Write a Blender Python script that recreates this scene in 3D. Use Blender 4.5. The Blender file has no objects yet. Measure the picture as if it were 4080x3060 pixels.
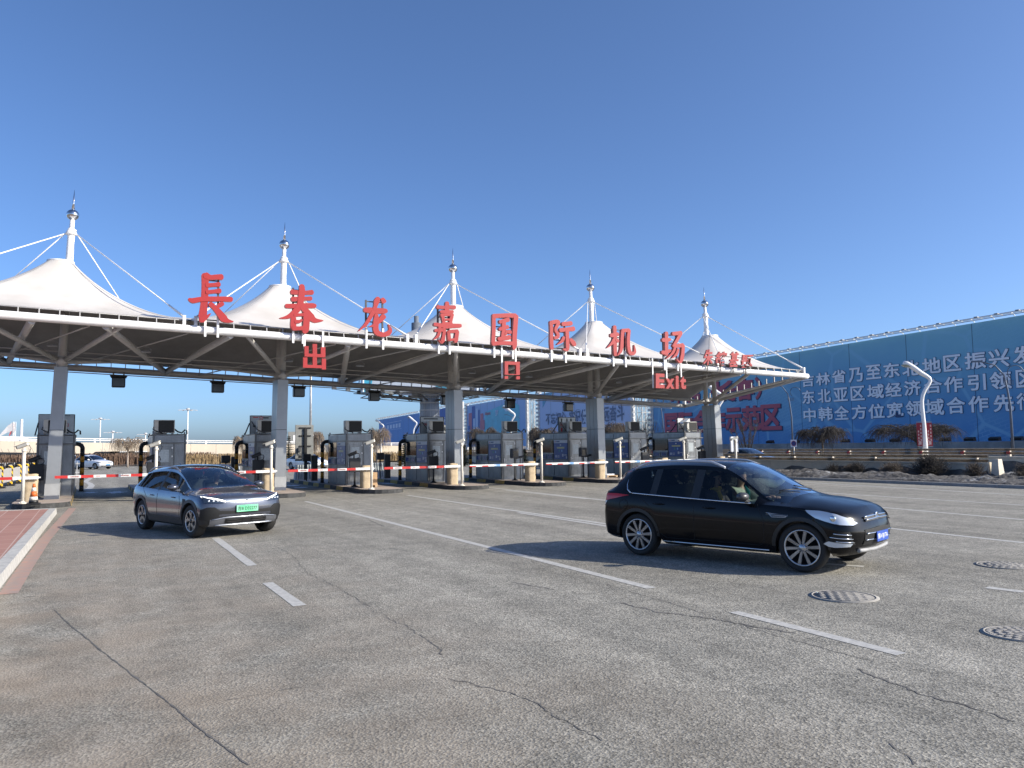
import bpy, math, random
from mathutils import Vector, Matrix
from mathutils.geometry import tessellate_polygon
R = math.radians
random.seed(7)
scene = bpy.context.scene
COL = scene.collection
# ------------------------------------------------------------------ camera
F, IW, IH, CH = 3077.36, 4080.0, 3060.0, 1.85
YAW, PIT, ROL = R(28.7084), R(4.5371), R(-.7729)
FW = Vector((math.sin(YAW)*math.cos(PIT), math.cos(YAW)*math.cos(PIT), math.sin(PIT)))
_r = Vector((math.cos(YAW), -math.sin(YAW), 0)); _u = _r.cross(FW)
RT = _r*math.cos(ROL)+_u*math.sin(ROL); UP = _u*math.cos(ROL)-_r*math.sin(ROL)
CAM = Vector((0, 0, CH))
cd = bpy.data.cameras.new('camera'); cam = bpy.data.objects.new('camera', cd); COL.objects.link(cam)
cd.sensor_width = 36; cd.lens = 36*F/IW; cd.clip_start = .1; cd.clip_end = 6000
m = Matrix((RT, UP, -FW)).transposed().to_4x4(); m.translation = CAM; cam.matrix_world = m
scene.camera = cam
# surveying helpers: a sight line from the camera cut by a known plane of the place
def ray(x, y): return FW+RT*((x-IW/2)/F)+UP*((IH/2-y)/F)
def at_z(x, y, z=0): d = ray(x, y); return CAM+d*((z-CH)/d.z)
def at_y(x, y, Y): d = ray(x, y); return CAM+d*(Y/d.y)
def at_x(x, y, X): d = ray(x, y); return CAM+d*(X/d.x)
def crop(x0, y0, w): return lambda x, y: (x0+x*w/2212, y0+y*w/2212)
# ------------------------------------------------------------------ sky, sun, exposure
SUN = Vector((1.40, -1.22, 1.0)).normalized()
w = bpy.data.worlds.new('World'); scene.world = w; w.use_nodes = True
n = w.node_tree.nodes; bg = n['Background']
sky = n.new('ShaderNodeTexSky'); sky.sky_type = 'NISHITA'; sky.sun_disc = False
sky.sun_elevation = math.asin(SUN.z); sky.sun_rotation = math.atan2(SUN.x, SUN.y)
sky.altitude = 200; sky.air_density = .7; sky.dust_density = 1.7; sky.ozone_density = 6.6
w.node_tree.links.new(sky.outputs[0], bg.inputs[0]); bg.inputs[1].default_value = .145
sd = bpy.data.lights.new('sun', 'SUN'); so = bpy.data.objects.new('sun', sd); COL.objects.link(so)
sd.energy = 4.6; sd.angle = R(.5); sd.color = (1, .925, .79)
so.rotation_euler = SUN.to_track_quat('Z', 'Y').to_euler()
vs = scene.view_settings; scene.display_settings.display_device = 'sRGB'
vs.view_transform = 'Standard'; vs.look = 'None'; vs.exposure = .55; vs.gamma = 1; vs.use_curve_mapping = False
scene.cycles.max_bounces = 6; scene.cycles.transparent_max_bounces = 24
# ------------------------------------------------------------------ materials
MATS = {}
def mat(name, col, rough=.6, metal=0, var=.12, scale=6, bump=0, bscale=40, coat=0, spec=.5, streak=None, col2=None, emit=0):
    if name in MATS: return MATS[name]
    m = bpy.data.materials.new(name); m.use_nodes = True; t = m.node_tree; N, L = t.nodes, t.links
    b = N['Principled BSDF']; b.inputs['Roughness'].default_value = rough; b.inputs['Metallic'].default_value = metal
    b.inputs['Coat Weight'].default_value = coat; b.inputs['Coat Roughness'].default_value = .04
    b.inputs['Specular IOR Level'].default_value = spec
    c = (*col, 1)
    tc = N.new('ShaderNodeTexCoord'); src = tc.outputs['Object']
    if streak:
        mp = N.new('ShaderNodeMapping'); mp.inputs['Scale'].default_value = streak; L.new(src, mp.inputs[0]); src2 = mp.outputs[0]
    else: src2 = src
    if var or col2:
        no = N.new('ShaderNodeTexNoise'); no.inputs['Scale'].default_value = scale; no.inputs['Detail'].default_value = 5
        no.inputs['Roughness'].default_value = .65; L.new(src2, no.inputs['Vector'])
        rp = N.new('ShaderNodeValToRGB'); L.new(no.outputs['Fac'], rp.inputs[0])
        a = col2 if col2 else tuple(x*(1-var) for x in col); d = col if col2 else tuple(min(1, x*(1+var)) for x in col)
        rp.color_ramp.elements[0].position = .35; rp.color_ramp.elements[1].position = .65
        rp.color_ramp.elements[0].color = (*a, 1); rp.color_ramp.elements[1].color = (*d, 1)
        L.new(rp.outputs[0], b.inputs['Base Color'])
        mr = N.new('ShaderNodeMapRange'); mr.inputs['To Min'].default_value = max(.02, rough*.8); mr.inputs['To Max'].default_value = min(1, rough*1.2)
        L.new(no.outputs['Fac'], mr.inputs[0]); L.new(mr.outputs[0], b.inputs['Roughness'])
    else: b.inputs['Base Color'].default_value = c
    if bump:
        n2 = N.new('ShaderNodeTexNoise'); n2.inputs['Scale'].default_value = bscale; n2.inputs['Detail'].default_value = 4; L.new(src, n2.inputs['Vector'])
        bp = N.new('ShaderNodeBump'); bp.inputs['Strength'].default_value = bump; bp.inputs['Distance'].default_value = .02
        L.new(n2.outputs['Fac'], bp.inputs['Height']); L.new(bp.outputs[0], b.inputs['Normal'])
    if emit: b.inputs['Emission Color'].default_value = c; b.inputs['Emission Strength'].default_value = emit
    MATS[name] = m; return m
def glass_mat(name, tint, rough=.0, refl=1.0):
    if name in MATS: return MATS[name]
    m = bpy.data.materials.new(name); m.use_nodes = True; t = m.node_tree; N, L = t.nodes, t.links
    N.remove(N['Principled BSDF']); o = N['Material Output']
    tr = N.new('ShaderNodeBsdfTransparent'); tr.inputs[0].default_value = (*tint, 1)
    gl = N.new('ShaderNodeBsdfGlossy'); gl.inputs['Roughness'].default_value = rough; gl.inputs[0].default_value = (.9, .95, 1, 1)
    fr = N.new('ShaderNodeFresnel'); fr.inputs[0].default_value = 1.5
    mu = N.new('ShaderNodeMath'); mu.operation = 'MULTIPLY'; mu.inputs[1].default_value = refl; L.new(fr.outputs[0], mu.inputs[0])
    mx = N.new('ShaderNodeMixShader'); L.new(mu.outputs[0], mx.inputs[0]); L.new(tr.outputs[0], mx.inputs[1]); L.new(gl.outputs[0], mx.inputs[2])
    L.new(mx.outputs[0], o.inputs[0]); MATS[name] = m; return m
# ------------------------------------------------------------------ mesh builder
class MB:
    def __init__(s): s.v = []; s.f = []; s.mi = []; s.sm = []; s.T = None
    def add(s, vs, fs, mi=0, sm=False):
        o = len(s.v)
        s.v += [tuple(s.T @ Vector(p)) for p in vs] if s.T else [tuple(p) for p in vs]
        s.f += [tuple(i+o for i in f) for f in fs]; s.mi += [mi]*len(fs); s.sm += [sm]*len(fs); return s
    def bx(s, x0, x1, y0, y1, z0, z1, mi=0):
        return s.add([(x0,y0,z0),(x1,y0,z0),(x1,y1,z0),(x0,y1,z0),(x0,y0,z1),(x1,y0,z1),(x1,y1,z1),(x0,y1,z1)],
                     [(3,2,1,0),(4,5,6,7),(0,1,5,4),(1,2,6,5),(2,3,7,6),(3,0,4,7)], mi)
    def rbx(s, x0, x1, y0, y1, z0, z1, b, mi=0):   # box with chamfered upright and top edges
        def ring(d, z): 
            return [(x0+d+b,y0+d,z),(x1-d-b,y0+d,z),(x1-d,y0+d+b,z),(x1-d,y1-d-b,z),(x1-d-b,y1-d,z),(x0+d+b,y1-d,z),(x0+d,y1-d-b,z),(x0+d,y0+d+b,z)]
        vs = ring(b*.6, z0)+ring(0, z0+b)+ring(0, z1-b)+ring(b*.6, z1); fs = [tuple(range(7,-1,-1)), tuple(range(24,32))]
        for k in range(3):
            for i in range(8): j = (i+1) % 8; fs.append((k*8+i, k*8+j, k*8+8+j, k*8+8+i))
        return s.add(vs, fs, mi)
    def bar(s, p0, p1, w, h, mi=0, up=(0,0,1)):
        p0, p1 = Vector(p0), Vector(p1); d = (p1-p0).normalized(); a = d.cross(Vector(up))
        if a.length < 1e-4: a = d.cross(Vector((0,1,0)))
        a.normalize(); b = a.cross(d); a *= w/2; b *= h/2
        vs = [p+q for p in (p0, p1) for q in (-a-b, a-b, a+b, -a+b)]
        return s.add(vs, [(3,2,1,0),(4,5,6,7),(0,1,5,4),(1,2,6,5),(2,3,7,6),(3,0,4,7)], mi)
    def path(s, pts, rad, n=8, mi=0, cap=True, sm=True, closed=False):
        pts = [Vector(p) for p in pts]; k = len(pts)
        if not hasattr(rad, '__len__'): rad = [rad]*k
        vs = []; fs = []; ref = None
        for i, p in enumerate(pts):
            if closed: d = pts[(i+1) % k]-pts[i-1]
            else: d = pts[min(i+1, k-1)]-pts[max(i-1, 0)]
            d = d.normalized() if d.length > 1e-9 else Vector((0,0,1))
            if ref is None:
                ref = Vector((0,0,1)) if abs(d.z) < .95 else Vector((1,0,0))
            a = (ref-d*ref.dot(d)).normalized(); ref = a; b = d.cross(a)
            vs += [p+(a*math.cos(2*math.pi*j/n)+b*math.sin(2*math.pi*j/n))*rad[i] for j in range(n)]
        for i in range(k if closed else k-1):
            o, q = i*n, ((i+1) % k)*n
            fs += [(o+j, o+(j+1) % n, q+(j+1) % n, q+j) for j in range(n)]
        s.add(vs, fs, mi, sm)
        if cap and not closed:
            o = len(s.v)-len(vs); s.f += [tuple(o+j for j in range(n-1,-1,-1)), tuple(o+(k-1)*n+j for j in range(n))]; s.mi += [mi]*2; s.sm += [False]*2
        return s
    def tube(s, p0, p1, r0, r1=None, n=10, mi=0, cap=True): return s.path([p0, p1], [r0, r0 if r1 is None else r1], n, mi, cap)
    def lathe(s, prof, n=16, o=(0,0,0), axis='z', mi=0, sm=True, cap=True):
        vs = []; fs = []; o = Vector(o)
        for r, z in prof:
            for j in range(n):
                a = 2*math.pi*j/n; p = (r*math.cos(a), r*math.sin(a), z)
                vs.append(o+Vector(p if axis == 'z' else (p[0], z, p[1]) if axis == 'y' else (z, p[0], p[1])))
        for i in range(len(prof)-1): fs += [(i*n+j, i*n+(j+1) % n, (i+1)*n+(j+1) % n, (i+1)*n+j) for j in range(n)]
        if cap: fs += [tuple(range(n-1,-1,-1)), tuple((len(prof)-1)*n+j for j in range(n))]
        return s.add(vs, fs, mi, sm)
    def sphere(s, o, rx, ry=None, rz=None, n=14, mi=0):
        ry = rx if ry is None else ry; rz = rx if rz is None else rz; k = n//2+1
        vs = []; fs = []
        for i in range(k+1):
            t = math.pi*i/k
            for j in range(n):
                a = 2*math.pi*j/n; vs.append((o[0]+rx*math.sin(t)*math.cos(a), o[1]+ry*math.sin(t)*math.sin(a), o[2]-rz*math.cos(t)))
        for i in range(k): fs += [(i*n+j, i*n+(j+1) % n, (i+1)*n+(j+1) % n, (i+1)*n+j) for j in range(n)]
        return s.add(vs, fs, mi, True)
    def prism(s, loops, fn, d, mi=0, mis=None):      # polygon (with holes) pushed from w=0 to w=d; fn(u,v,w)->point
        flat = [p for l in loops for p in l]
        tri = tessellate_polygon([[Vector((p[0], p[1], 0)) for p in l] for l in loops])
        n = len(flat); vs = [fn(u, v, 0) for u, v in flat]+[fn(u, v, d) for u, v in flat]
        s.add(vs, [t for t in tri]+[tuple(i+n for i in reversed(t)) for t in tri], mi)
        o = len(s.v)-2*n; k = 0; fs = []
        for l in loops:
            for i in range(len(l)): a, b = k+i, k+(i+1) % len(l); fs.append((o+a, o+b, o+b+n, o+a+n))
            k += len(l)
        s.f += fs; s.mi += [mi if mis is None else mis]*len(fs); s.sm += [False]*len(fs); return s
    def build(s, name, mats, parent=None, shade=None):
        me = bpy.data.meshes.new(name); me.from_pydata(s.v, [], s.f)
        for q in (mats if isinstance(mats, (list, tuple)) else [mats]): me.materials.append(q)
        me.polygons.foreach_set('material_index', s.mi); me.polygons.foreach_set('use_smooth', s.sm if shade is None else [shade]*len(s.f))
        me.update(); o = bpy.data.objects.new(name, me); COL.objects.link(o)
        if parent is not None: o.parent = parent
        return o
def tag(o, label=None, cat=None, group=None, kind=None):
    if label: o['label'] = label
    if cat: o['category'] = cat
    if group: o['group'] = group
    if kind: o['kind'] = kind
    return o
def empty(name, loc, label, cat, group=None, rz=0):
    o = bpy.data.objects.new(name, None); COL.objects.link(o); o.location = loc; o.rotation_euler = (0, 0, rz); o.empty_display_size = .2
    return tag(o, label, cat, group)
def copy_tree(o, parent=None):
    c = o.copy(); COL.objects.link(c); c.parent = parent
    for ch in list(o.children): copy_tree(ch, c)
    return c
GLY = {}
def glyph(txt, off=0.0, res=3):        # flat outline of a text: verts, faces, bounds
    k = (txt, off)
    if k in GLY: return GLY[k]
    cu = bpy.data.curves.new('t', 'FONT'); cu.body = txt; cu.offset = off; cu.resolution_u = res; cu.fill_mode = 'FRONT'
    o = bpy.data.objects.new('t', cu); COL.objects.link(o); dg = bpy.context.evaluated_depsgraph_get()
    me = bpy.data.meshes.new_from_object(o.evaluated_get(dg))
    vs = [tuple(v.co) for v in me.vertices]; fs = [tuple(p.vertices) for p in me.polygons]
    bpy.data.objects.remove(o); bpy.data.meshes.remove(me); bpy.data.curves.remove(cu)
    if not vs: GLY[k] = ([], [], (0, 1, 0, 1)); return GLY[k]
    xs = [v[0] for v in vs]; ys = [v[1] for v in vs]
    GLY[k] = (vs, fs, (min(xs), max(xs), min(ys), max(ys))); return GLY[k]
def text_rect(mb, txt, tl, tr, bl, depth=0, off=0.0, mi=0, mis=None, lift=0.0, bold=0.0):
    if bold:      # heavier weight: the same outline laid down five times, each a hair in front of the last
        tl, tr, bl = Vector(tl), Vector(tr), Vector(bl); ex, ey = (tr-tl)*bold, (bl-tl)*bold
        for k, (a, b_) in enumerate(((1, 1), (-1, 1), (1, -1), (-1, -1), (0, 0))): s_ = ex*a+ey*b_; text_rect(mb, txt, tl+s_, tr+s_, bl+s_, 0, off, mi, mis, lift+.004*k)
        return mb
    # text stretched over the parallelogram tl-tr-bl; depth pushes it back
    vs, fs, (x0, x1, y0, y1) = glyph(txt, off); tl, tr, bl = Vector(tl), Vector(tr), Vector(bl)
    ex, ey = tr-tl, bl-tl; nrm = ey.cross(ex).normalized()   # towards the reader
    P = [tl+ex*((v[0]-x0)/(x1-x0))+ey*((y1-v[1])/(y1-y0))+nrm*lift for v in vs]
    mb.add(P, fs, mi)
    if depth:
        n = len(P); mb.add([p-nrm*depth for p in P], [tuple(reversed(f)) for f in fs], mi)
        ed = {}
        for f in fs:
            for i in range(len(f)): a, b = f[i], f[(i+1) % len(f)]; ed[(a, b)] = ed.get((a, b), 0)+1
        side = [(a, b) for (a, b) in ed if (b, a) not in ed]
        o = len(mb.v)-2*n
        for a, b in side: mb.f.append((o+b, o+a, o+n+a, o+n+b)); mb.mi.append(mi if mis is None else mis); mb.sm.append(False)
    return mb
# ------------------------------------------------------------------ layout constants (metres)
X0, S, YP = -1.084, 7.91, 32.51          # first column, column spacing, column line
YF, YB, XR, XL = 27.6, 37.0, 32.55, -5.6  # canopy edges
def isl(i): return X0+S/2*i              # traffic island axis, i = 0..8
def zf(x): return 5.95-.0223*(x+.86)     # front edge tube height
def zb(x): return 5.28-.0356*(x-.93)     # rear edge tube height
# ------------------------------------------------------------------ ground
def asphalt():
    m = bpy.data.materials.new('asphalt'); m.use_nodes = True; t = m.node_tree; N, L = t.nodes, t.links
    b = N['Principled BSDF']; b.inputs['Roughness'].default_value = .88; b.inputs['Specular IOR Level'].default_value = .3
    tc = N.new('ShaderNodeTexCoord'); O = tc.outputs['Object']
    def noise(sc, det=4, map_=None, rough=.6):
        n = N.new('ShaderNodeTexNoise'); n.inputs['Scale'].default_value = sc; n.inputs['Detail'].default_value = det; n.inputs['Roughness'].default_value = rough
        if map_:
            mp = N.new('ShaderNodeMapping'); mp.inputs['Scale'].default_value = map_; L.new(O, mp.inputs[0]); L.new(mp.outputs[0], n.inputs['Vector'])
        else: L.new(O, n.inputs['Vector'])
        return n.outputs['Fac']
    def ramp(s, p0, p1, c0, c1):
        r = N.new('ShaderNodeValToRGB'); L.new(s, r.inputs[0]); e = r.color_ramp.elements
        e[0].position, e[1].position = p0, p1; e[0].color = (*c0, 1); e[1].color = (*c1, 1); return r.outputs[0]
    def mix(a, bb, fac, mode='MIX'):
        x = N.new('ShaderNodeMix'); x.data_type = 'RGBA'; x.blend_type = mode
        if hasattr(fac, 'links'): L.new(fac, x.inputs['Factor'])
        else: x.inputs['Factor'].default_value = fac
        L.new(a, x.inputs['A']); L.new(bb, x.inputs['B']); return x.outputs['Result']
    c = ramp(noise(.35, 6), .3, .7, (.285, .272, .236), (.355, .340, .298))
    c = mix(c, ramp(noise(1.0, 5, (1.3, .07, 1)), .35, .7, (.62, .62, .62), (1.06, 1.06, 1.06)), .75, 'MULTIPLY')   # wheel tracks along the lanes
    c = mix(c, ramp(noise(2.3, 5), .38, .62, (.8, .8, .8), (1.08, 1.07, 1.06)), .8, 'MULTIPLY')
    vo = N.new('ShaderNodeTexVoronoi'); vo.inputs['Scale'].default_value = 52; L.new(O, vo.inputs['Vector'])
    c = mix(c, ramp(vo.outputs['Color'], .15, .85, (.52, .52, .52), (1.42, 1.41, 1.40)), .9, 'MULTIPLY')         # stones in the binder
    c = mix(c, ramp(noise(38, 2), .58, .68, (1, 1, 1), (.25, .24, .23)), .75, 'MULTIPLY')                        # open pits
    # brown grit washed to the kerb side
    gx = N.new('ShaderNodeSeparateXYZ'); L.new(O, gx.inputs[0])
    a = N.new('ShaderNodeMapRange'); a.inputs[1].default_value = 4.6; a.inputs[2].default_value = -.6; L.new(gx.outputs[0], a.inputs[0])
    a2 = N.new('ShaderNodeMapRange'); a2.inputs[1].default_value = 26; a2.inputs[2].default_value = 6; L.new(gx.outputs[1], a2.inputs[0])
    mu = N.new('ShaderNodeMath'); mu.operation = 'MULTIPLY'; L.new(a.outputs[0], mu.inputs[0]); L.new(a2.outputs[0], mu.inputs[1])
    mu2 = N.new('ShaderNodeMath'); mu2.operation = 'MULTIPLY'; L.new(mu.outputs[0], mu2.inputs[0]); L.new(ramp(noise(.9, 6), .3, .65, (0, 0, 0), (1, 1, 1)), mu2.inputs[1])
    br = N.new('ShaderNodeRGB'); br.outputs[0].default_value = (.33, .275, .215, 1)
    c = mix(c, br.outputs[0], mu2.outputs[0])
    gr = N.new('ShaderNodeMix'); gr.data_type = 'RGBA'; gr.blend_type = 'MULTIPLY'; L.new(mu.outputs[0], gr.inputs['Factor']); L.new(c, gr.inputs['A']); L.new(ramp(noise(1.7, 6), .40, .60, (.76, .75, .73), (1.04, 1.04, 1.03)), gr.inputs['B']); c = gr.outputs['Result']
    L.new(c, b.inputs['Base Color'])
    h = N.new('ShaderNodeMath'); h.operation = 'ADD'; L.new(noise(55, 5, None, .7), h.inputs[0]); L.new(vo.outputs['Distance'], h.inputs[1])
    bp = N.new('ShaderNodeBump'); bp.inputs['Strength'].default_value = .6; bp.inputs['Distance'].default_value = .010
    L.new(h.outputs[0], bp.inputs['Height']); L.new(bp.outputs[0], b.inputs['Normal'])
    return m
ASPH = asphalt()
M_soil = mat('dry_soil', (.26, .215, .16), .95, scale=.6, var=.3, bump=.3, bscale=6)
def sheet(name, pts, z, m, cuts=None):
    return tag(MB().add([(x, y, z) for x, y in pts], [tuple(range(len(pts)))]).build(name, m), kind='structure')
sheet('ground', [(-2500, -600), (2500, -600), (2500, 4200), (-2500, 4200)], -.012, M_soil)
sheet('road', [(-60, -14), (44.9, -14), (44.9, 70), (110, 112), (-60, 112)], 0, ASPH)
# painted lines
M_line = mat('worn_paint', (.50, .49, .46), .8, scale=14, col2=(.34, .335, .32))
M_redline = mat('faded_red_paint', (.40, .24, .19), .85, scale=5, col2=(.29, .235, .205))
def line_px(a, b, wd=.15, m=None, z=.004, name='lane_marking'):
    p, q = at_z(*a), at_z(*b); return line(p, q, wd, m, z, name)
def line(p, q, wd=.15, m=None, z=.004, name='lane_marking'):
    p, q = Vector((p[0], p[1], 0)), Vector((q[0], q[1], 0)); d = (q-p).normalized(); s = Vector((-d.y, d.x, 0))*wd/2; k = max(2, int((q-p).length/.5))
    mb = MB(); rr = random.Random(int(p.x*100)); vs = []
    for i in range(k+1):
        c = p.lerp(q, i/k); e = 1+rr.uniform(-.07, .07); vs += [(*(c+s*e).xy, z), (*(c-s*e).xy, z)]
    mb.add(vs, [(2*i, 2*i+1, 2*i+3, 2*i+2) for i in range(k)])
    return tag(mb.build(name, m or M_line), kind='structure')
K = 4080/2212
k4 = crop(3300, 1650, 780); g2 = crop(2040, 1900, 2040); z3c = crop(1400, 1500, 800); z4c = crop(2100, 1500, 800)
for a, b in [((660*K,1083*K),(1408*K,1271*K)), ((1585*K,1322*K),(1948*K,1414*K)), ((465*K,1162*K),(545*K,1222*K)), ((578*K,1259*K),(648*K,1309*K)),
             ((880*K,1070*K),(1330*K,1135*K)), (z3c(1700,1255),z3c(2600,1350)), (z4c(-1100,1150),z4c(960,1376)), (z4c(-100,1500),z4c(1000,1668)),
             (k4(-700,745),k4(2212,918)), (k4(-700,850),k4(2212,1030)), (k4(-300,975),k4(2212,1195)), (k4(-200,1195),k4(2212,1455)), (g2(2050,478),g2(2212,498)),
             (g2(1360,377),g2(1520,388))]:
    line_px(a, b)
for y in (66, 78): line((-12, y), (26, y), .2)                       # lines of the cross road beyond the gates
z1c = crop(0, 1480, 800)
cv = [z1c(1030,1150), z1c(940,1215), z1c(985,1232), z1c(1010,1255), z1c(990,1285), z1c(960,1300)]
for a, b in zip(cv, cv[1:]): line_px(a, b, .3, name='arrow_marking')
# red edge line beside the kerb, faint
pts = [(0, 1285*K), (40*K, 1228*K), (85*K, 1168*K), (120*K, 1130*K), (150*K, 1098*K)]
mb = MB(); vs = []
for x, y in pts:
    p = at_z(x, y); vs += [(p.x-.02, p.y, .004), (p.x+.20, p.y, .004)]
mb.add(vs, [(2*i, 2*i+1, 2*i+3, 2*i+2) for i in range(len(pts)-1)]); tag(mb.build('red_edge_line', M_redline), kind='structure')
# cracks and seams
M_crack = mat('crack_dark', (.12, .113, .105), .95, var=.4, scale=9)
def crack(px, wd=.02, seed=1, jit=.05, name='road_crack'):
    rr = random.Random(seed); P = [at_z(*p) for p in px]; mb = MB(); vs = []; c = 0; wob = 0
    for a, b in zip(P, P[1:]):
        d = b-a; nrm = Vector((-d.y, d.x, 0)).normalized(); k = max(2, int(d.length/.045))
        for i in range(k):
            wob = .5*wob+rr.uniform(-jit, jit)*.55; q = a+d*(i/k)+nrm*wob; ww = wd*rr.uniform(.12, .85)
            vs += [(*(q+nrm*ww/2).xy, .003), (*(q-nrm*ww/2).xy, .003)]; c += 1
    mb.add(vs, [(2*i, 2*i+1, 2*i+3, 2*i+2) for i in range(c-1)]); return tag(mb.build(name, M_crack), kind='structure')
g1 = crop(0, 1900, 2040)
crack([g1(235,575), g1(300,640), g1(520,815), g1(690,945), g1(880,1100), g1(1085,1258)], .025, 2, .008)
crack([g1(1170,290), g1(1270,345), g1(1330,420), g1(1480,485), g1(1620,580), g1(1760,650), g1(1880,720), g1(1910,775)], .016, 3, .05)
crack([g1(1940,870), g1(2080,905), g1(2212,940), (2110,2795), (2300,2900), (2430,2960)], .022, 4, .04)
crack([g2(405,465), g2(700,550), g2(930,620), g2(1150,690), g2(1340,738), g2(1560,800)], .014, 5, .03)
crack([g2(1490,830), g2(1640,890), g2(1780,945), g2(1960,990), g2(2212,1070)], .035, 6, .04)
crack([g2(1560,350), g2(1870,405)], .018, 7, .02)
crack([g2(1640,1150), g2(1700,1200), g2(1760,1258)], .02, 8, .03)
crack([g1(970,965), g1(1120,940), g1(1310,905)], .012, 9, .03)
crack([g1(0,595), g1(240,570), g1(480,530)], .012, 10, .02)
crack([g2(470,545), g2(640,585), g2(900,620), g2(1250,680)], .06, 11, .05, 'tar_stain')
crack([g2(0,455), g2(200,490)], .05, 12, .03, 'tar_stain')
crack([g1(1590,185), g1(1660,215)], .06, 13, .01, 'tar_stain')
crack([g1(1680,308), g1(1800,325)], .05, 14, .04, 'tar_stain')
for a in [(75,400,.10),(85,430,.12),(70,462,.10),(140,518,.05),(110,490,.04),(120,415,.05)]:
    crack([g1(a[0]-28,a[1]+2), g1(a[0]+30,a[1]-2)], a[2], int(a[1]), .05, 'tar_stain')
# manhole covers
M_iron = mat('cast_iron', (.36, .335, .30), .75, 0, scale=30, col2=(.27, .255, .23)); M_irond = mat('cast_iron_dark', (.19, .182, .17), .8, var=.2)
def manhole(c, r, style, label):
    e = empty('manhole_cover', (c.x, c.y, .002), label, 'manhole cover', None if style < 2 else None)
    MB().lathe([(r*1.06, 0), (r*1.06, .004)], 40).build('frame_ring', mat('concrete_ring', (.31, .295, .27), .9, scale=20), e)
    mb = MB().lathe([(r, .004), (r, .0065)], 40, mi=1)
    if style == 0:
        st = r/5.5
        for i in range(-6, 7):
            for j in range(-6, 7):
                x, y = i*st, j*st
                if math.hypot(x, y) < r*.88 and (i+j) % 2: mb.bx(x-st*.36, x+st*.36, y-st*.36, y+st*.36, .0065, .011)
    else:
        for q in (.82, .55, .28):
            for a in range(int(26*q)):
                t = a*2*math.pi/int(26*q); x, y = r*q*math.cos(t), r*q*math.sin(t); mb.bx(x-.028, x+.028, y-.02, y+.02, .0065, .011)
    mb.lathe([(r*.99, .0066), (r*.99, .011), (r*.93, .011), (r*.93, .0066)], 40, cap=False)
    mb.build('lid', [M_iron, M_irond], e)
manhole(at_z(*g2(1433,518)), .37, 0, 'round iron manhole cover with square studs, nearest the black car')
manhole(at_z(*g2(2125,383)), .36, 1, 'flat ringed manhole cover right of the black car bumper')
manhole(at_z(*g2(2190,681)), .30, 1, 'small manhole cover cut by the right edge of the photo')
# ------------------------------------------------------------------ brick pavement with kerb at the left
M_kerb = mat('kerb_stone', (.50, .485, .45), .85, scale=9, col2=(.36, .35, .33), bump=.3)
M_pave = bpy.data.materials.new('red_paving'); M_pave.use_nodes = True
t = M_pave.node_tree; b = t.nodes['Principled BSDF']; b.inputs['Roughness'].default_value = .9
bk = t.nodes.new('ShaderNodeTexBrick'); tc = t.nodes.new('ShaderNodeTexCoord'); mp = t.nodes.new('ShaderNodeMapping'); mp.inputs['Rotation'].default_value = (0, 0, R(90))
t.links.new(tc.outputs['Object'], mp.inputs[0]); t.links.new(mp.outputs[0], bk.inputs['Vector'])
for k_, v_ in (('Scale', 1), ('Mortar Size', .012), ('Brick Width', .8), ('Row Height', .4)): bk.inputs[k_].default_value = v_
bk.inputs['Color1'].default_value = (.36, .185, .145, 1); bk.inputs['Color2'].default_value = (.32, .16, .125, 1); bk.inputs['Mortar'].default_value = (.46, .33, .28, 1)
t.links.new(bk.outputs['Color'], b.inputs['Base Color'])
XK = -.93
def kerb_out(y): return -1.02+.016*(y-12)
mb = MB(); ys = [-3+1.0*i for i in range(31)]; n0 = len(ys)
for y0, y1 in zip(ys, ys[1:]):
    a0, a1 = kerb_out(y0), kerb_out(y1); g = .008
    mb.add([(a0-.2,y0+g,0),(a0,y0+g,0),(a1,y1-g,0),(a1-.2,y1-g,0),(a0-.2,y0+g,.165),(a0-.02,y0+g,.165),(a1-.02,y1-g,.165),(a1-.2,y1-g,.165)],
           [(4,5,6,7),(0,1,5,4),(1,2,6,5),(2,3,7,6),(3,0,4,7)])
ye = ys[-1]; a0 = kerb_out(ye)
for i in range(12): mb.bx(a0-.2-1*(i+1)+.008, a0-.2-1*i, ye-.2, ye, 0, .165)
tag(mb.build('kerb', M_kerb), kind='structure')
sheet('pavement', [(-14, -3), (kerb_out(-3)-.2, -3), (kerb_out(ye)-.2, ye-.2), (-14, ye-.2)], .158, M_pave)
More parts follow.
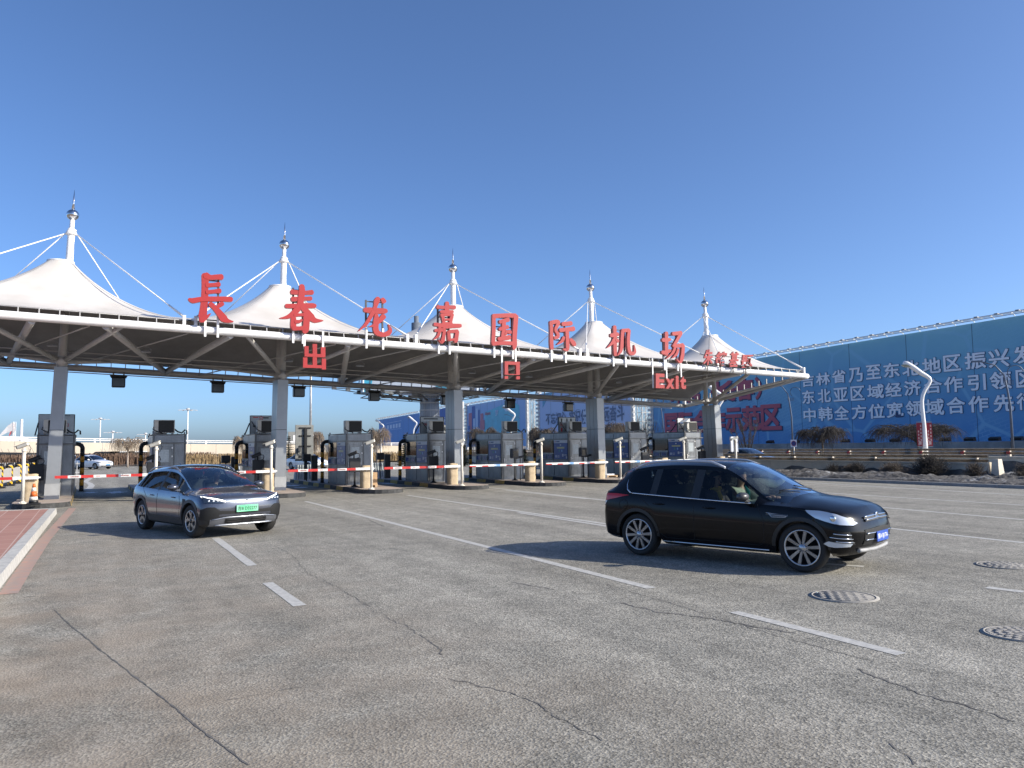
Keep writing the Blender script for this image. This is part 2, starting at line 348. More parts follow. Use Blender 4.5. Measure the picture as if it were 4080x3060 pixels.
# ------------------------------------------------------------------ traffic islands with yellow and black kerbs
M_kyel = mat('kerb_yellow', (.50, .33, .07), .85, scale=8, col2=(.30, .22, .09)); M_kblk = mat('kerb_black', (.045, .045, .045), .8, scale=7, var=.5)
M_itop = mat('island_paving', (.40, .33, .28), .9, scale=3, col2=(.30, .25, .215), bump=.2)
def island(i):
    x = isl(i); x0, x1, y0, y1 = x-1.12, x+.62, 29.9, 43.0; cx, rr = (x0+x1)/2, (x1-x0)/2
    out = [(x1, y1), (x0, y1)]
    ysl = [y1-1*k for k in range(1, 13)]
    P = [(x1, y0+rr*.55)]
    front = [(cx+rr*math.cos(a), y0+rr*.55-rr*.9*math.sin(a)) for a in [math.pi*k/10 for k in range(1, 10)]]
    loop = [(x1, y1)]+[(x1, y) for y in ysl]+[(x1, y0+rr*.55)]+front+[(x0, y0+rr*.55)]+[(x0, y) for y in reversed(ysl)]+[(x0, y1)]
    mb = MB(); n = len(loop)
    mb.add([(px_, py_, 0) for px_, py_ in loop]+[(px_+(cx-px_)*.03, py_, .165) for px_, py_ in loop], [], 0)
    for a in range(n):
        c = (a+1) % n; front_ = 13 <= a <= 24
        mb.f.append((c, a, a+n, c+n)); mb.mi.append(0 if front_ or (a % 2) else 1); mb.sm.append(False)
    mb.f.append(tuple(reversed(range(n, 2*n)))); mb.mi.append(2); mb.sm.append(False)
    return tag(mb.build('traffic_island', [M_kblk, M_kyel, M_itop]), kind='structure')
for i in range(9): island(i)
# ice and trodden snow left in the shade of the lanes
M_snow = mat('old_snow', (.72, .74, .77), .8, scale=8, col2=(.42, .42, .43), bump=.4, bscale=30)
rr = random.Random(5)
def blob(cx, cy, rx, ry, z=.004, name='ice_patch'):
    n_ = 22; P = [(cx+rx*math.cos(t)*k, cy+ry*math.sin(t)*k, z) for t, k in [(2*math.pi*j/n_, rr.uniform(.55, 1.15)) for j in range(n_)]]
    return tag(MB().add(P, [tuple(range(n_))]).build(name, M_snow), kind='structure')
for i in range(8):
    for k_ in range(2): blob(isl(i)+2.0+rr.uniform(-.8, .8), rr.uniform(35.5, 40), rr.uniform(.2, .5), rr.uniform(.4, .9))
# ------------------------------------------------------------------ tensile canopy
M_mem = bpy.data.materials.new('white_membrane'); M_mem.use_nodes = True
t = M_mem.node_tree; b = t.nodes['Principled BSDF']; b.inputs['Roughness'].default_value = .55
no = t.nodes.new('ShaderNodeTexNoise'); no.inputs['Scale'].default_value = .7; no.inputs['Detail'].default_value = 6
rp = t.nodes.new('ShaderNodeValToRGB'); rp.color_ramp.elements[0].color = (.50, .465, .42, 1); rp.color_ramp.elements[1].color = (.62, .585, .545, 1)
rp.color_ramp.elements[0].position = .3; rp.color_ramp.elements[1].position = .62
tc = t.nodes.new('ShaderNodeTexCoord'); t.links.new(tc.outputs['Object'], no.inputs['Vector']); t.links.new(no.outputs[0], rp.inputs[0]); t.links.new(rp.outputs[0], b.inputs['Base Color'])
M_white = mat('white_steel', (.80, .79, .77), .4, scale=3, var=.06); M_chrome = mat('mirror_steel', (.62, .62, .63), .06, 1, var=.05)
M_grey = mat('grey_cladding', (.27, .285, .30), .35, .35, scale=1.2, var=.07); M_seam = mat('seam_dark', (.05, .055, .06), .7, var=0)
M_dsteel = mat('dull_white_steel', (.40, .39, .38), .5, scale=4, var=.08)
can = empty('toll_canopy', (X0+2*S, YP, 0), 'long white tent roof on grey columns spanning all the toll lanes', 'toll canopy')
def CB(): q = MB(); q.T = Matrix.Translation((-(X0+2*S), -YP, 0)); return q
def hm(i): return 8.80-.242*i
def hp(i): return 4.888-.242*i
def ht(i): return 11.58-.242*i
def hball(i): return 10.62-.242*i
def lean(i): return -.035*(2-i)/2*-1*-1
XM = [X0+S*i for i in range(5)]
edges = [XL]+[X0+S*(i+.5) for i in range(4)]+[XR]
SAGV = .30
def rim(x, y):                     # height of the membrane at the bay boundary
    v = (y-YF)/(YB-YF); return zf(x)*(1-v)+zb(x)*v+SAGV+.85*math.sin(math.pi*v)
for i in range(5):
    mb = CB(); xm, x0, x1 = XM[i], edges[i], edges[i+1]; NA, NR, r0 = 64, 16, .42
    bd = []
    for j in range(NA):
        a = 2*math.pi*j/NA; dx, dy = math.cos(a), math.sin(a)
        tx = ((x1-xm) if dx > 0 else (x0-xm))/dx if abs(dx) > 1e-6 else 1e9
        ty = ((YB-.05-YP) if dy > 0 else (YF+.10-YP))/dy if abs(dy) > 1e-6 else 1e9
        bd.append((dx, dy, min(tx, ty)))
    # keep the true corners
    for cx, cy in ((x0, YF+.10), (x1, YF+.10), (x0, YB-.05), (x1, YB-.05)):
        d = math.hypot(cx-xm, cy-YP); a = math.atan2(cy-YP, cx-xm) % (2*math.pi); bd[round(a/(2*math.pi)*NA) % NA] = ((cx-xm)/d, (cy-YP)/d, d)
    vs = []
    for k in range(NR+1):
        for dx, dy, Rr in bd:
            f = (k/NR)**1.7; r = r0+(Rr-r0)*f; bx_, by_ = xm+dx*Rr, YP+dy*Rr
            zr = rim(bx_, by_); u_ = (r-r0)/(Rr-r0); ph = .80*(1-u_)**1.75+.20*math.log(Rr/r)/math.log(Rr/r0)
            vs.append((xm+dx*r, YP+dy*r, zr+(hm(i)-zr)*ph))
    fs = [(k*NA+j, k*NA+(j+1) % NA, (k+1)*NA+(j+1) % NA, (k+1)*NA+j) for k in range(NR) for j in range(NA)]
    mb.add(vs, fs, 0, True)
    mo = mb.build('membrane', M_mem, can)
    # added layer under the fabric, underside shade put into its grey
    lb = CB(); lb.add([(x_, y_, z_-.04) for x_, y_, z_ in vs], [tuple(reversed(f)) for f in fs], 0, True); lb.build('membrane_shade_layer', mat('underside_shade_grey', (.25, .245, .24), .8, scale=1.5, var=.1), mo)
    # seam ropes lying on the fabric
    sb = CB()
    for j in (8, 24, 40, 56):
        sb.path([vs[k*NA+j] for k in range(NR+1)], .012, 4)
    sb.build('seam_rope', mat('rope_grey', (.25, .25, .25), .7), mo)
    # snow resting in the valley on the right of each cone
    # clamp ring at the top
    CB().lathe([(r0+.03, hm(i)-.03), (r0+.03, hm(i)+.03), (.2, hm(i)+.05)], 24, (xm, YP, 0)).build('clamp_ring', M_white, can)
# edge tubes
fx = [XL+.6*k for k in range(int((XR-XL)/.6)+1)]+[XR]
CB().path([(x, YF, zf(x)) for x in fx], .135, 14).build('front_tube', M_white, can)
CB().path([(x, YB, zb(x)) for x in fx], .125, 14).build('rear_tube', M_dsteel, can)
CB().path([(XR, YF+(YB-YF)*k/8, zf(XR)+(zb(XR)-zf(XR))*k/8) for k in range(9)], .12, 14).build('side_tube', M_white, can)
CB().path([(XL, YF+(YB-YF)*k/8, zf(XL)+(zb(XL)-zf(XL))*k/8) for k in range(9)], .12, 14).build('side_tube', M_white, can)
for nm, Y, fz, sg in (('front', YF, zf, 1), ('rear', YB, zb, -1)):
    for i in range(5):
        mb = CB(); x = edges[i]+.3
        mb.path([(q, Y+sg*.10, fz(q)+SAGV) for q in (edges[i]+.06, (edges[i]+edges[i+1])/2, edges[i+1]-.06)], .016, 6)
        while x < edges[i+1]-.1: mb.bar((x, Y+sg*.03, fz(x)+.10), (x, Y+sg*.10, fz(x)+SAGV), .03, .07); x += .55
        mb.build('edge_rail', M_dsteel, can)
mb = CB()
for k in range(1, 17):
    y = YF+(YB-YF)*k/17; z = zf(XR)+(zb(XR)-zf(XR))*k/17; mb.bar((XR, y, z+.1), (XR, y, z+SAGV+.1), .05, .05)
mb.build('edge_rail', M_dsteel, can)
# columns, masts, stays, struts
for i in range(5):
    x = XM[i]; zt = hp(i); le = .035*(2-i)/2
    def lx(z, x=x, le=le): return x+le*(z-1)
    mb = CB()
    def slab(q, x0, x1, y0, y1, z0, z1, mi=0):
        d0, d1 = lx(z0)-x, lx(z1)-x
        q.add([(x0+d0,y0,z0),(x1+d0,y0,z0),(x1+d0,y1,z0),(x0+d0,y1,z0),(x0+d1,y0,z1),(x1+d1,y0,z1),(x1+d1,y1,z1),(x0+d1,y1,z1)],
              [(3,2,1,0),(4,5,6,7),(0,1,5,4),(1,2,6,5),(2,3,7,6),(3,0,4,7)], mi)
    W, D = .42, 1.02; ty = [YP-D/2, YP-D/6, YP+D/6, YP+D/2]
    slab(mb, x-W/2+.012, x+W/2-.012, YP-D/2+.012, YP+D/2-.012, .165, zt-.01, 1)
    for z0, z1 in ((.72, 2.60), (2.62, zt)):
        for y0, y1 in zip(ty, ty[1:]): slab(mb, x-W/2, x+W/2, y0+.010, y1-.010, z0, z1)
    co = mb.build('column', [M_grey, M_seam], can)
    pl = CB(); slab(pl, x-W/2-.02, x+W/2+.02, YP-D/2-.02, YP+D/2+.02, .165, .715); pl.build('plinth', mat('plinth_grey', (.34, .35, .36), .5, .2, scale=2), co)
    for dy in (-.36, .36): CB().tube((lx(zt), YP+dy, zt), (lx(zt+2.6), YP+dy*.85, zt+2.6), .13, .12, 12).build('post', M_dsteel, co)
    nb = CB(); nb.sphere((lx(zt), YP-.36, zt+.22), .2); nb.sphere((lx(zt), YP+.36, zt+.22), .2); nb.bar((lx(zt), YP-.36, zt+.15), (lx(zt), YP+.36, zt+.15), .14, .14); nb.build('joint', M_dsteel, co)
    # mast
    zm = hm(i)-.1; zbl = hball(i); za = zm+1.15
    mb = CB(); mb.path([(lx(hm(i)-2.0), YP, hm(i)-2.0), (lx(zm), YP, zm), (lx(za), YP, za), (lx(za)+0, YP, za+.06), (lx(zbl-.7), YP, zbl-.66), (lx(zbl), YP, zbl-.1)], [.13, .13, .12, .085, .08, .08], 14)
    ms = mb.build('mast', M_white, can)
    mb = CB(); mb.lathe([(.12, za), (.2, za+.02), (.2, za+.05), (.1, za+.26)], 12, (lx(za), YP, 0)); mb.lathe([(.09, zbl-.62), (.15, zbl-.61), (.15, zbl-.57), (.09, zbl-.56)], 14, (lx(zbl), YP, 0))
    mb.build('collar', M_white, ms)
    CB().sphere((lx(zbl), YP, zbl), .215, .215, .20, 24).build('ball', M_chrome, ms)
    CB().path([(lx(zbl+.17), YP, zbl+.17), (lx(zbl+.5), YP, zbl+.5), (lx(ht(i)), YP, ht(i))], [.055, .035, .004], 10).build('spike', M_chrome, ms)
    # stay rods to the four corners of the bay
    for xv in (edges[i], edges[i+1]):
        sgn = 1 if xv > x else -1
        for Y, fz in ((YF, zf), (YB, zb)):
            end = Vector((xv-sgn*.18, Y+(.12 if Y == YF else -.12), fz(xv)+.42)); st = Vector((lx(za)+sgn*.2, YP, za+.03))
            CB().tube(st, end, .022, .022, 6).build('stay_rod', M_white, can)
            d = (end-st).normalized(); q = CB(); q.tube(end-d*.9, end, .035, .045, 6); q.bx(end.x-.05, end.x+.05, end.y-.12, end.y+.12, fz(xv)+.08, fz(xv)+.46); q.build('stay_anchor', M_white, can)
    # raking struts from the column head
    nz = zt+.24
    for dx in (-2.1, 1.9):
        if XL < x+dx < XR: CB().tube((lx(zt)+(.1 if dx > 0 else -.1), YP-.36, nz), (x+dx, YF+.05, zf(x+dx)-.08), .085, n=10).build('strut', M_dsteel, can)
    for dx in (-3.0, 3.0):
        xx = min(max(x+dx, XL), XR); CB().tube((lx(zt)+(.1 if dx > 0 else -.1), YP+.30, nz), (xx, YB-1.6, zb(xx)+.30), .07, n=10).build('strut', M_dsteel, can)
for xv in [X0-S*.5+2.1]+[X0+S*(k+.5) for k in range(4)]:
    for dx in (-2.5, 1.3): CB().tube((xv, YB-.05, zb(xv)+.05), (xv+dx, YF+.05, zf(xv+dx)-.10), .115, n=12).build('raking_beam', M_dsteel, can)
for dz, Y in ((.0, 33.0), (-.16, 33.3), (-.06, 34.2)):
    CB().path([(q, Y, 5.55+dz-.0290*(q-X0)) for q in (XL+.4, 5, 15, 24, XR-4.5)], .022, 6).build('service_pipe', M_dsteel, can)
for dz in (-.10, -.17):
    CB().path([(q, YB-.12, zb(q)+dz-.04) for q in (XL+.2, 5, 15, 24, XR-1.2)], .02, 6).build('service_pipe', M_dsteel, can)
# lamp rods crossing each bay, with floodlights hung from them
M_lampb = mat('lamp_grey', (.30, .30, .30), .5, .4); M_black = mat('black_plastic', (.014, .014, .015), .45, var=.2); M_pane = mat('lamp_pane', (.62, .60, .54), .25, var=.05)
fl0 = None
def flood(p, rz, lab):
    global fl0
    if fl0 is None:
        e = fl0 = empty('floodlight', p, None, 'floodlight', 'floodlights under the canopy', rz)
        q = MB(); q.add([(-.14,-.09,-.02),(.14,-.09,-.02),(.14,.09,-.02),(-.14,.09,-.02),(-.26,-.17,-.12),(.26,-.17,-.12),(.26,.17,-.12),(-.26,.17,-.12)],
            [(3,2,1,0),(0,1,5,4),(1,2,6,5),(2,3,7,6),(3,0,4,7)]); q.bx(-.26,.26,-.17,.17,-.15,-.121); q.build('housing', M_lampb, e)
        MB().bx(-.23,.23,-.145,.145,-.156,-.150).build('lamp_pane', M_lampb, e); e.scale = (.62, .62, .62)
        q = MB(); q.path([(-.27,0,-.10),(-.27,0,.06),(-.12,0,.16),(.12,0,.16),(.27,0,.06),(.27,0,-.10)], .014, 6); q.tube((0,0,.15),(0,0,.26),.02,n=6); q.build('bracket', M_lampb, e)
    else: e = copy_tree(fl0); e.location = p; e.rotation_euler = (0, 0, rz)
    e['label'] = lab
OR = ['first', 'second', 'third', 'fourth', 'fifth']
for i in range(5):
    for s, (xa, xb) in enumerate(((XM[i]+1.0, XM[i]-2.6), (XM[i]+3.9, XM[i]+.2))):
        if xa > XR-1 or xb < XL+1: continue
        a, b_ = Vector((xa, YF+.1, zf(xa)-.14)), Vector((xb, YB-.2, zb(xb)-.02))
        CB().tube(a, b_, .025, n=6).build('lamp_rod', M_dsteel, can)
        for k, f in enumerate((.3, .62)):
            p = a.lerp(b_, f); p.z -= .17
            flood(p, .3*(k-.5), 'grey floodlight on the %s lamp rod under the %s mast, %s half' % (('left', 'right')[s], OR[i], ('front', 'rear')[k]))
pj0 = None
pjs = [crop(0, 700, 1100)(955, 1590), crop(1000, 800, 1100)(385, 1450), (1650*.0+1485, 1535), (1772, 1560), (2030, 1567), (2262, 1577)]
pjs = [(473, 1490), (868, 1510), (1190, 1525), (1489, 1543), (1775, 1560), (2030, 1567), (2262, 1577)]
names_ = ['leftmost, over the first barrier', 'between the first and second columns', 'just right of the second column', 'over the wide tower billboard', 'just left of the third column', 'right of the third column', 'left of the fourth column']
for (x, y), nm in zip(pjs, names_):
    p = at_y(x, y, YB-.1); p.z = zb(p.x)-.22
    if pj0 is None:
        e = pj0 = empty('signal_lamp', p, None, 'lamp', 'black lane signal lamps on the rear tube')
        q = MB(); q.bx(-.33,.33,-.1,.1,-.06,.0); q.rbx(-.26,.26,-.2,.14,-.52,-.08,.04); q.add([(-.3,-.22,-.14),(.3,-.22,-.14),(.3,-.02,-.02),(-.3,-.02,-.02)],[(0,1,2,3)]); q.build('housing', M_black, e)
        q = MB(); q.bx(-.22,.22,-.212,-.203,-.48,-.14); q.build('lamp_face', mat('dark_lens', (.02,.02,.022), .15, var=0), e)
        q = MB(); q.tube((-.2,0,0),(-.2,0,.12),.03); q.tube((.2,0,0),(.2,0,.12),.03); q.build('bracket', M_black, e)
    else: e = copy_tree(pj0); e.location = p
    e['label'] = 'black box lamp under the rear roof tube, '+nm
# ------------------------------------------------------------------ red letters on the front tube
M_red = bpy.data.materials.new('red_sign_face'); M_red.use_nodes = True
t = M_red.node_tree; b = t.nodes['Principled BSDF']; b.inputs['Roughness'].default_value = .5
vo = t.nodes.new('ShaderNodeTexVoronoi'); vo.inputs['Scale'].default_value = 22; vo.inputs['Randomness'].default_value = 0
tc = t.nodes.new('ShaderNodeTexCoord'); t.links.new(tc.outputs['Object'], vo.inputs['Vector'])
rp = t.nodes.new('ShaderNodeValToRGB'); rp.color_ramp.elements[0].position = .16; rp.color_ramp.elements[1].position = .26
rp.color_ramp.elements[0].color = (.16, .012, .012, 1); rp.color_ramp.elements[1].color = (.37, .018, .018, 1)
t.links.new(vo.outputs['Distance'], rp.inputs[0]); t.links.new(rp.outputs[0], b.inputs['Base Color'])
M_reds = mat('red_sign_edge', (.40, .12, .10), .5, var=.1); M_frame = mat('sign_frame', (.09, .085, .085), .6, .5)
YS = YF-.30
def stroke(mb, pts, cr, w_scale, k):
    P = [(at_y(*cr(x, y), YS), w*w_scale/2) for x, y, w in pts]; C = [p for p, _ in P]; n = len(P)
    # smooth the polyline
    Q = []
    for i in range(n-1):
        p0, p1, p2, p3 = C[max(i-1, 0)], C[i], C[i+1], C[min(i+2, n-1)]
        for j in range(4):
            u = j/4; q = .5*((2*p1)+(p2-p0)*u+(2*p0-5*p1+4*p2-p3)*u*u+(-p0+3*p1-3*p2+p3)*u**3); Q.append((q, P[i][1]*(1-u)+P[i+1][1]*u))
    Q.append((C[-1], P[-1][1])); Lp, Rp = [], []
    for i, (q, w_) in enumerate(Q):
        d = (Q[min(i+1, len(Q)-1)][0]-Q[max(i-1, 0)][0]); d.y = 0; d.normalize(); nn = Vector((-d.z, 0, d.x)); Lp.append(q+nn*w_); Rp.append(q-nn*w_)
    def cap(q, w_, d):
        nn = Vector((-d.z, 0, d.x)); return [q+nn*(w_*math.cos(a))+d*(w_*.75*math.sin(a)) for a in (R(35), R(70), R(110), R(145))]
    d0 = (Q[0][0]-Q[1][0]).normalized(); d1 = (Q[-1][0]-Q[-2][0]).normalized()
    out = Lp+[p for p in cap(Q[-1][0], Q[-1][1], d1)]+list(reversed(Rp))+[p for p in cap(Q[0][0], Q[0][1], d0)]
    yo = -.0035*k; N_ = len(Lp); n_ = len(out)
    vs = [(p.x, YS+yo, p.z) for p in out]+[(p.x, YS+.13+yo*.3, p.z) for p in out]
    fs = [(i, i+1, n_-5-i-1, n_-5-i) for i in range(N_-1)]
    fs = [(i, 2*N_+4-1-i, 2*N_+4-2-i, i+1) for i in range(N_-1)]
    fs.append(tuple([N_-1]+[N_+4]+[N_+3, N_+2, N_+1, N_])[::1]); e = 2*N_+4
    fs.append(tuple([0]+[e+3, e+2, e+1, e]+[e-1])[::1])
    fs[-2] = (N_-1, N_+4, N_+3, N_+2, N_+1, N_); fs[-1] = (0, e+3, e+2, e+1, e, e-1)
    mb.add(vs, fs, 0); o = len(mb.v)-2*n_
    for i in range(n_): j = (i+1) % n_; mb.f.append((o+i, o+j, o+j+n_, o+i+n_)); mb.mi.append(1); mb.sm.append(False)
def letter(name, strokes, cr, wpx, label, posts, back=None, group='red roof characters'):
    sc = wpx/2212/F
    mb = MB(); mb_pts = [at_y(*cr(x, y), YS) for s in strokes for x, y, _ in s]
    cx = sum(p.x for p in mb_pts)/len(mb_pts); z0 = min(p.z for p in mb_pts); z1 = max(p.z for p in mb_pts)
    dep = (Vector((cx, YS, 6))-CAM).dot(FW)
    e = empty(name, (cx, YS, zf(cx)), label, 'sign letter', group); off = Matrix.Translation((-cx, -YS, -zf(cx)))
    for k, s in enumerate(strokes): stroke(mb, s, cr, sc*dep*1.15, k+1)
    mb.v = [tuple(off @ Vector(p)) for p in mb.v]; mb.build('letter_face', [M_red, M_reds], e)
    q = MB(); q.T = off; r_ = MB(); r_.T = off
    for px_ in posts:
        p = at_y(*cr(*px_), YS); xx = p.x; lo = zf(xx)-.24
        r_ = MB(); r_.T = off; r_.bx(xx-.035, xx+.035, YS+.10, YS+.16, lo, z0+.25); r_.build('mounting_post', M_white, e)
        q.bx(xx-.03, xx+.03, YS+.17, YS+.23, z0+.02, z1-.05)
    if len(posts) == 2:
        xa, xb = sorted(at_y(*cr(*px_), YS).x for px_ in posts)
        for f in (.06, .36, .66, .93): q.bx(xa, xb, YS+.235, YS+.265, z0+(z1-z0)*f-.02, z0+(z1-z0)*f+.02)
    q.build('back_frame', M_frame, e)
    return e
c1 = crop(700, 1050, 640); c2 = crop(1300, 1100, 640); c3 = crop(1900, 1200, 640); c4 = crop(2500, 1250, 640); cq = crop(1000, 1280, 400)
letter('sign_character', [[(410,165,88),(405,300,75),(400,480,80),(385,620,82),(372,720,95),(352,795,40)], [(365,775,70),(420,740,45),(482,688,8)], [(420,165,80),(480,190,58),(560,185,60),(630,185,70)],
  [(430,300,50),(520,293,45),(595,287,58)], [(430,395,45),(530,384,46),(605,376,58)], [(185,490,30),(235,510,62),(330,495,58),(450,488,58),(600,488,58),(700,490,62),(762,493,60)],
  [(640,552,55),(595,582,48),(562,608,22)], [(478,556,56),(540,612,62),(600,680,76),(660,755,92),(720,790,45),(790,800,12)]], c1, 640, 'red ladder shaped roof character with two splayed feet, leftmost large one', [(415,800), (590,800)])
letter('sign_character', [[(1605,390,62),(1680,398,52),(1800,400,48),(1878,395,60)], [(1610,490,58),(1700,487,50),(1800,482,45),(1862,480,50)], [(1525,585,50),(1620,585,55),(1760,580,58),(1880,580,62),(1918,583,50)],
  [(1738,310,62),(1740,400,76),(1725,480,72),(1715,590,75)], [(1700,600,72),(1650,660,72),(1580,718,58),(1500,745,30),(1430,752,6)], [(1750,600,72),(1810,670,76),(1860,735,90),(1920,783,60),(2030,788,8)],
  [(1622,750,60),(1620,830,70),(1620,890,62)], [(1640,712,40),(1720,706,35),(1790,705,48)], [(1798,700,70),(1800,800,75),(1790,900,80),(1775,940,60)], [(1650,800,45),(1700,800,40),(1735,778,26)], [(1620,893,52),(1700,893,45),(1775,888,58)]],
  c1, 640, 'red roof character with three bars over a box, second of the large ones', [(1630,940), (1765,950)])
letter('sign_character', [[(535,465,55),(600,470,70),(700,478,70),(800,480,65),(828,480,48)], [(715,310,58),(695,350,70),(680,410,46),(665,450,44)], [(650,490,52),(600,580,45),(540,670,38),(490,715,24),(440,760,5)], [(775,318,48),(795,350,62)],
  [(688,535,44),(690,600,68),(680,700,70),(695,770,70),(745,800,58),(800,805,55),(860,782,60),(882,735,42),(855,668,8)], [(788,555,66),(740,610,55),(680,655,48),(640,685,28),(585,695,5)]],
  c2, 640, 'red roof character with a dot and a sweeping hook, third of the large ones', [(568,800), (797,830)])
letter('sign_character', [[(1535,425,46),(1600,430,40),(1700,428,40),(1768,430,50)], [(1665,370,50),(1665,430,60),(1660,510,58)], [(1580,490,35),(1660,490,35),(1740,490,38)], [(1585,538,38),(1660,530,34),(1742,535,38)],
  [(1600,540,42),(1620,640,36)], [(1732,540,42),(1710,640,36)], [(1620,600,26),(1715,600,26)], [(1600,650,28),(1725,650,28)], [(1492,665,42),(1560,675,45),(1650,690,58),(1750,685,52),(1846,685,44)],
  [(1500,750,36),(1560,745,40),(1625,740,44)], [(1625,740,40),(1615,820,40),(1600,890,50),(1580,918,22),(1545,880,8)], [(1560,710,38),(1555,770,40),(1530,830,34),(1470,878,6)], [(1680,770,40),(1690,880,44)], [(1690,765,38),(1800,760,44)], [(1798,768,48),(1782,880,52),(1772,903,38)], [(1692,880,28),(1770,872,28)]],
  c2, 640, 'dense red roof character in front of the middle mast', [(1565,930), (1715,910)])
letter('sign_character', [[(235,205,48),(235,350,48),(230,480,50),(225,588,48)], [(230,205,52),(350,198,50),(460,195,50),(530,202,58)], [(540,208,62),(530,350,60),(520,500,60),(520,600,65),(514,655,35)], [(225,585,48),(350,575,45),(480,580,45)],
  [(320,285,46),(380,267,45),(432,255,52)], [(315,385,42),(380,366,45),(424,355,48)], [(370,270,52),(370,400,55),(360,500,58)], [(300,520,46),(370,515,50),(448,497,56)], [(440,420,50),(460,430,42)], [(395,458,28),(412,410,28)]],
  c3, 640, 'square framed red roof character with strokes inside', [(258,640), (515,690)])
letter('sign_character', [[(1025,288,46),(1030,400,45),(1030,550,50),(1035,648,48)], [(1040,292,48),(1100,280,45),(1128,290,48)], [(1125,300,45),(1090,370,40),(1080,405,28)], [(1085,410,33),(1115,450,45),(1115,490,42),(1075,505,36)],
  [(1185,315,50),(1250,310,50),(1298,305,52)], [(1150,400,50),(1230,390,45),(1330,380,58)], [(1240,400,50),(1245,500,50),(1248,620,50),(1240,668,42),(1190,660,14)], [(1195,500,38),(1170,550,38),(1100,600,6)], [(1290,530,42),(1330,580,60),(1345,602,44)]],
  c3, 640, 'red roof character with two bars and a hook, left of the fourth mast', [(1048,700), (1245,710)])
letter('sign_character', [[(1900,352,48),(1905,500,50),(1905,650,50),(1910,738,44)], [(1850,470,46),(1900,465,50),(1942,455,48)], [(1890,530,40),(1860,580,38),(1790,645,5)], [(1925,530,38),(1943,552,42)],
  [(2010,402,48),(2000,500,45),(1995,620,48),(1980,690,38),(1935,750,6)], [(2010,405,44),(2090,400,44)], [(2095,405,44),(2085,520,45),(2090,640,45),(2110,710,48),(2150,720,44),(2175,690,34),(2165,605,6)]],
  c3, 640, 'red roof character with a tall hooked frame, right of the fourth mast', [(1903,780), (2072,760)])
letter('sign_character', [[(540,265,48),(540,400,50),(540,560,50)], [(490,360,46),(540,365,45),(588,355,38)], [(480,530,42),(530,535,50),(590,505,32)], [(630,275,46),(690,270,45),(738,265,52)], [(735,275,44),(690,350,40),(650,420,38),(630,445,32)],
  [(640,450,38),(700,440,45),(760,435,52)], [(765,440,48),(760,540,50),(745,620,54),(720,668,28),(675,625,10)], [(655,460,34),(620,540,35),(530,620,6)], [(695,490,34),(670,560,38),(605,615,6)]],
  c4, 640, 'last large red roof character, above the word Exit', [(535,660), (717,690)])
def flat_sign(name, polys, cr, label, posts, group='red characters hung under the front tube'):
    P = [[at_y(*cr(x, y), YS) for x, y in l] for l in polys[0]]; allp = [p for pl in polys for l in pl for p in [at_y(*cr(*q), YS) for q in l]]
    cx = sum(p.x for p in allp)/len(allp); e = empty(name, (cx, YS, zf(cx)), label, 'sign letter', group); off = Matrix.Translation((-cx, -YS, -zf(cx)))
    mb = MB(); mb.T = off
    for k, pl in enumerate(polys):
        loops = [[(lambda p: (p.x, p.z))(at_y(*cr(x, y), YS)) for x, y in l] for l in pl]
        mb.prism(loops, lambda u, v, w_, k=k: Vector((u, YS-.003*k+w_, v)), .13, 0, 1)
    mb.build('letter_face', [M_red, M_reds], e)
    q = MB(); q.T = off
    for px_ in posts:
        p = at_y(*cr(*px_), YS); q = MB(); q.T = off; q.bx(p.x-.035, p.x+.035, YS+.135, YS+.165, p.z, zf(p.x)+.26); q.build('mounting_post', M_white, e)
    return e
def rect(x0, y0, x1, y1, s=0): return [(x0, y0), (x1, y0+s*(x1-x0)), (x1, y1+s*(x1-x0)), (x0, y1)]
flat_sign('sign_character', [[rect(1362,500,1455,965)], [rect(1180,545,1272,770,.05)], [rect(1180,708,1632,776,.045)], [rect(1542,568,1640,790,.03)], [rect(1150,795,1242,1015,.04)], [rect(1148,958,1650,1022,.03)], [rect(1560,822,1650,1062,.03)]],
  cq, 'red character like two stacked forks hanging below the front tube', [(1200,600), (1610,600)])
flat_sign('sign_character', [[rect(385,828,592,1010,.03), [(430,873),(432,1000),(543,1005),(541,877)]], [rect(384,1030,430,1070,.02)], [rect(543,1034,592,1075,.02)]], c3, 'red open square character hanging below the front tube', [(372,1060), (560,850)])
pw = [at_y(*c4(x, y), YS) for x, y in ((390,825),(500,825),(808,860))]; ce = at_y(*c4(600,930), YS)
e = empty('exit_sign', (ce.x, YS, zf(ce.x)), 'red English word Exit hanging below the front tube', 'sign', 'red characters hung under the front tube'); off = Matrix.Translation((-ce.x, -YS, -zf(ce.x)))
for ch, (xa, ya, xb, yb) in (('E', (392,822,512,1028)), ('x', (530,890,648,1035)), ('i', (664,852,708,1035)), ('t', (728,860,808,1040))):
    mb = MB(); mb.T = off; sl = .04*(xb-xa)
    text_rect(mb, ch, at_y(*c4(xa, ya), YS), at_y(*c4(xb, ya+sl), YS), at_y(*c4(xa, yb-sl), YS), .12, .045, 0, 1); mb.build('letter', [M_red, M_reds], e)
q = MB(); q.T = off
for x, y in ((382,1020), (570,890), (770,870)): p = at_y(*c4(x, y), YS); q.bx(p.x-.03, p.x+.03, YS+.13, YS+.16, p.z, zf(p.x)+.25)
p, p2 = at_y(*c4(400,960), YS), at_y(*c4(800,985), YS); q.bar((p.x, YS+.15, p.z), (p2.x, YS+.15, p2.z), .03, .04); q.build('mounting_post', M_white, e)
SMALL = (('\u6731', (1050,492,1185,712), 'first, left'), ('\u9394', (1212,520,1378,722), 'second'), ('\u57fa', (1405,525,1540,738), 'third'), ('\u9898', (1563,566,1732,752), 'fourth, right'))
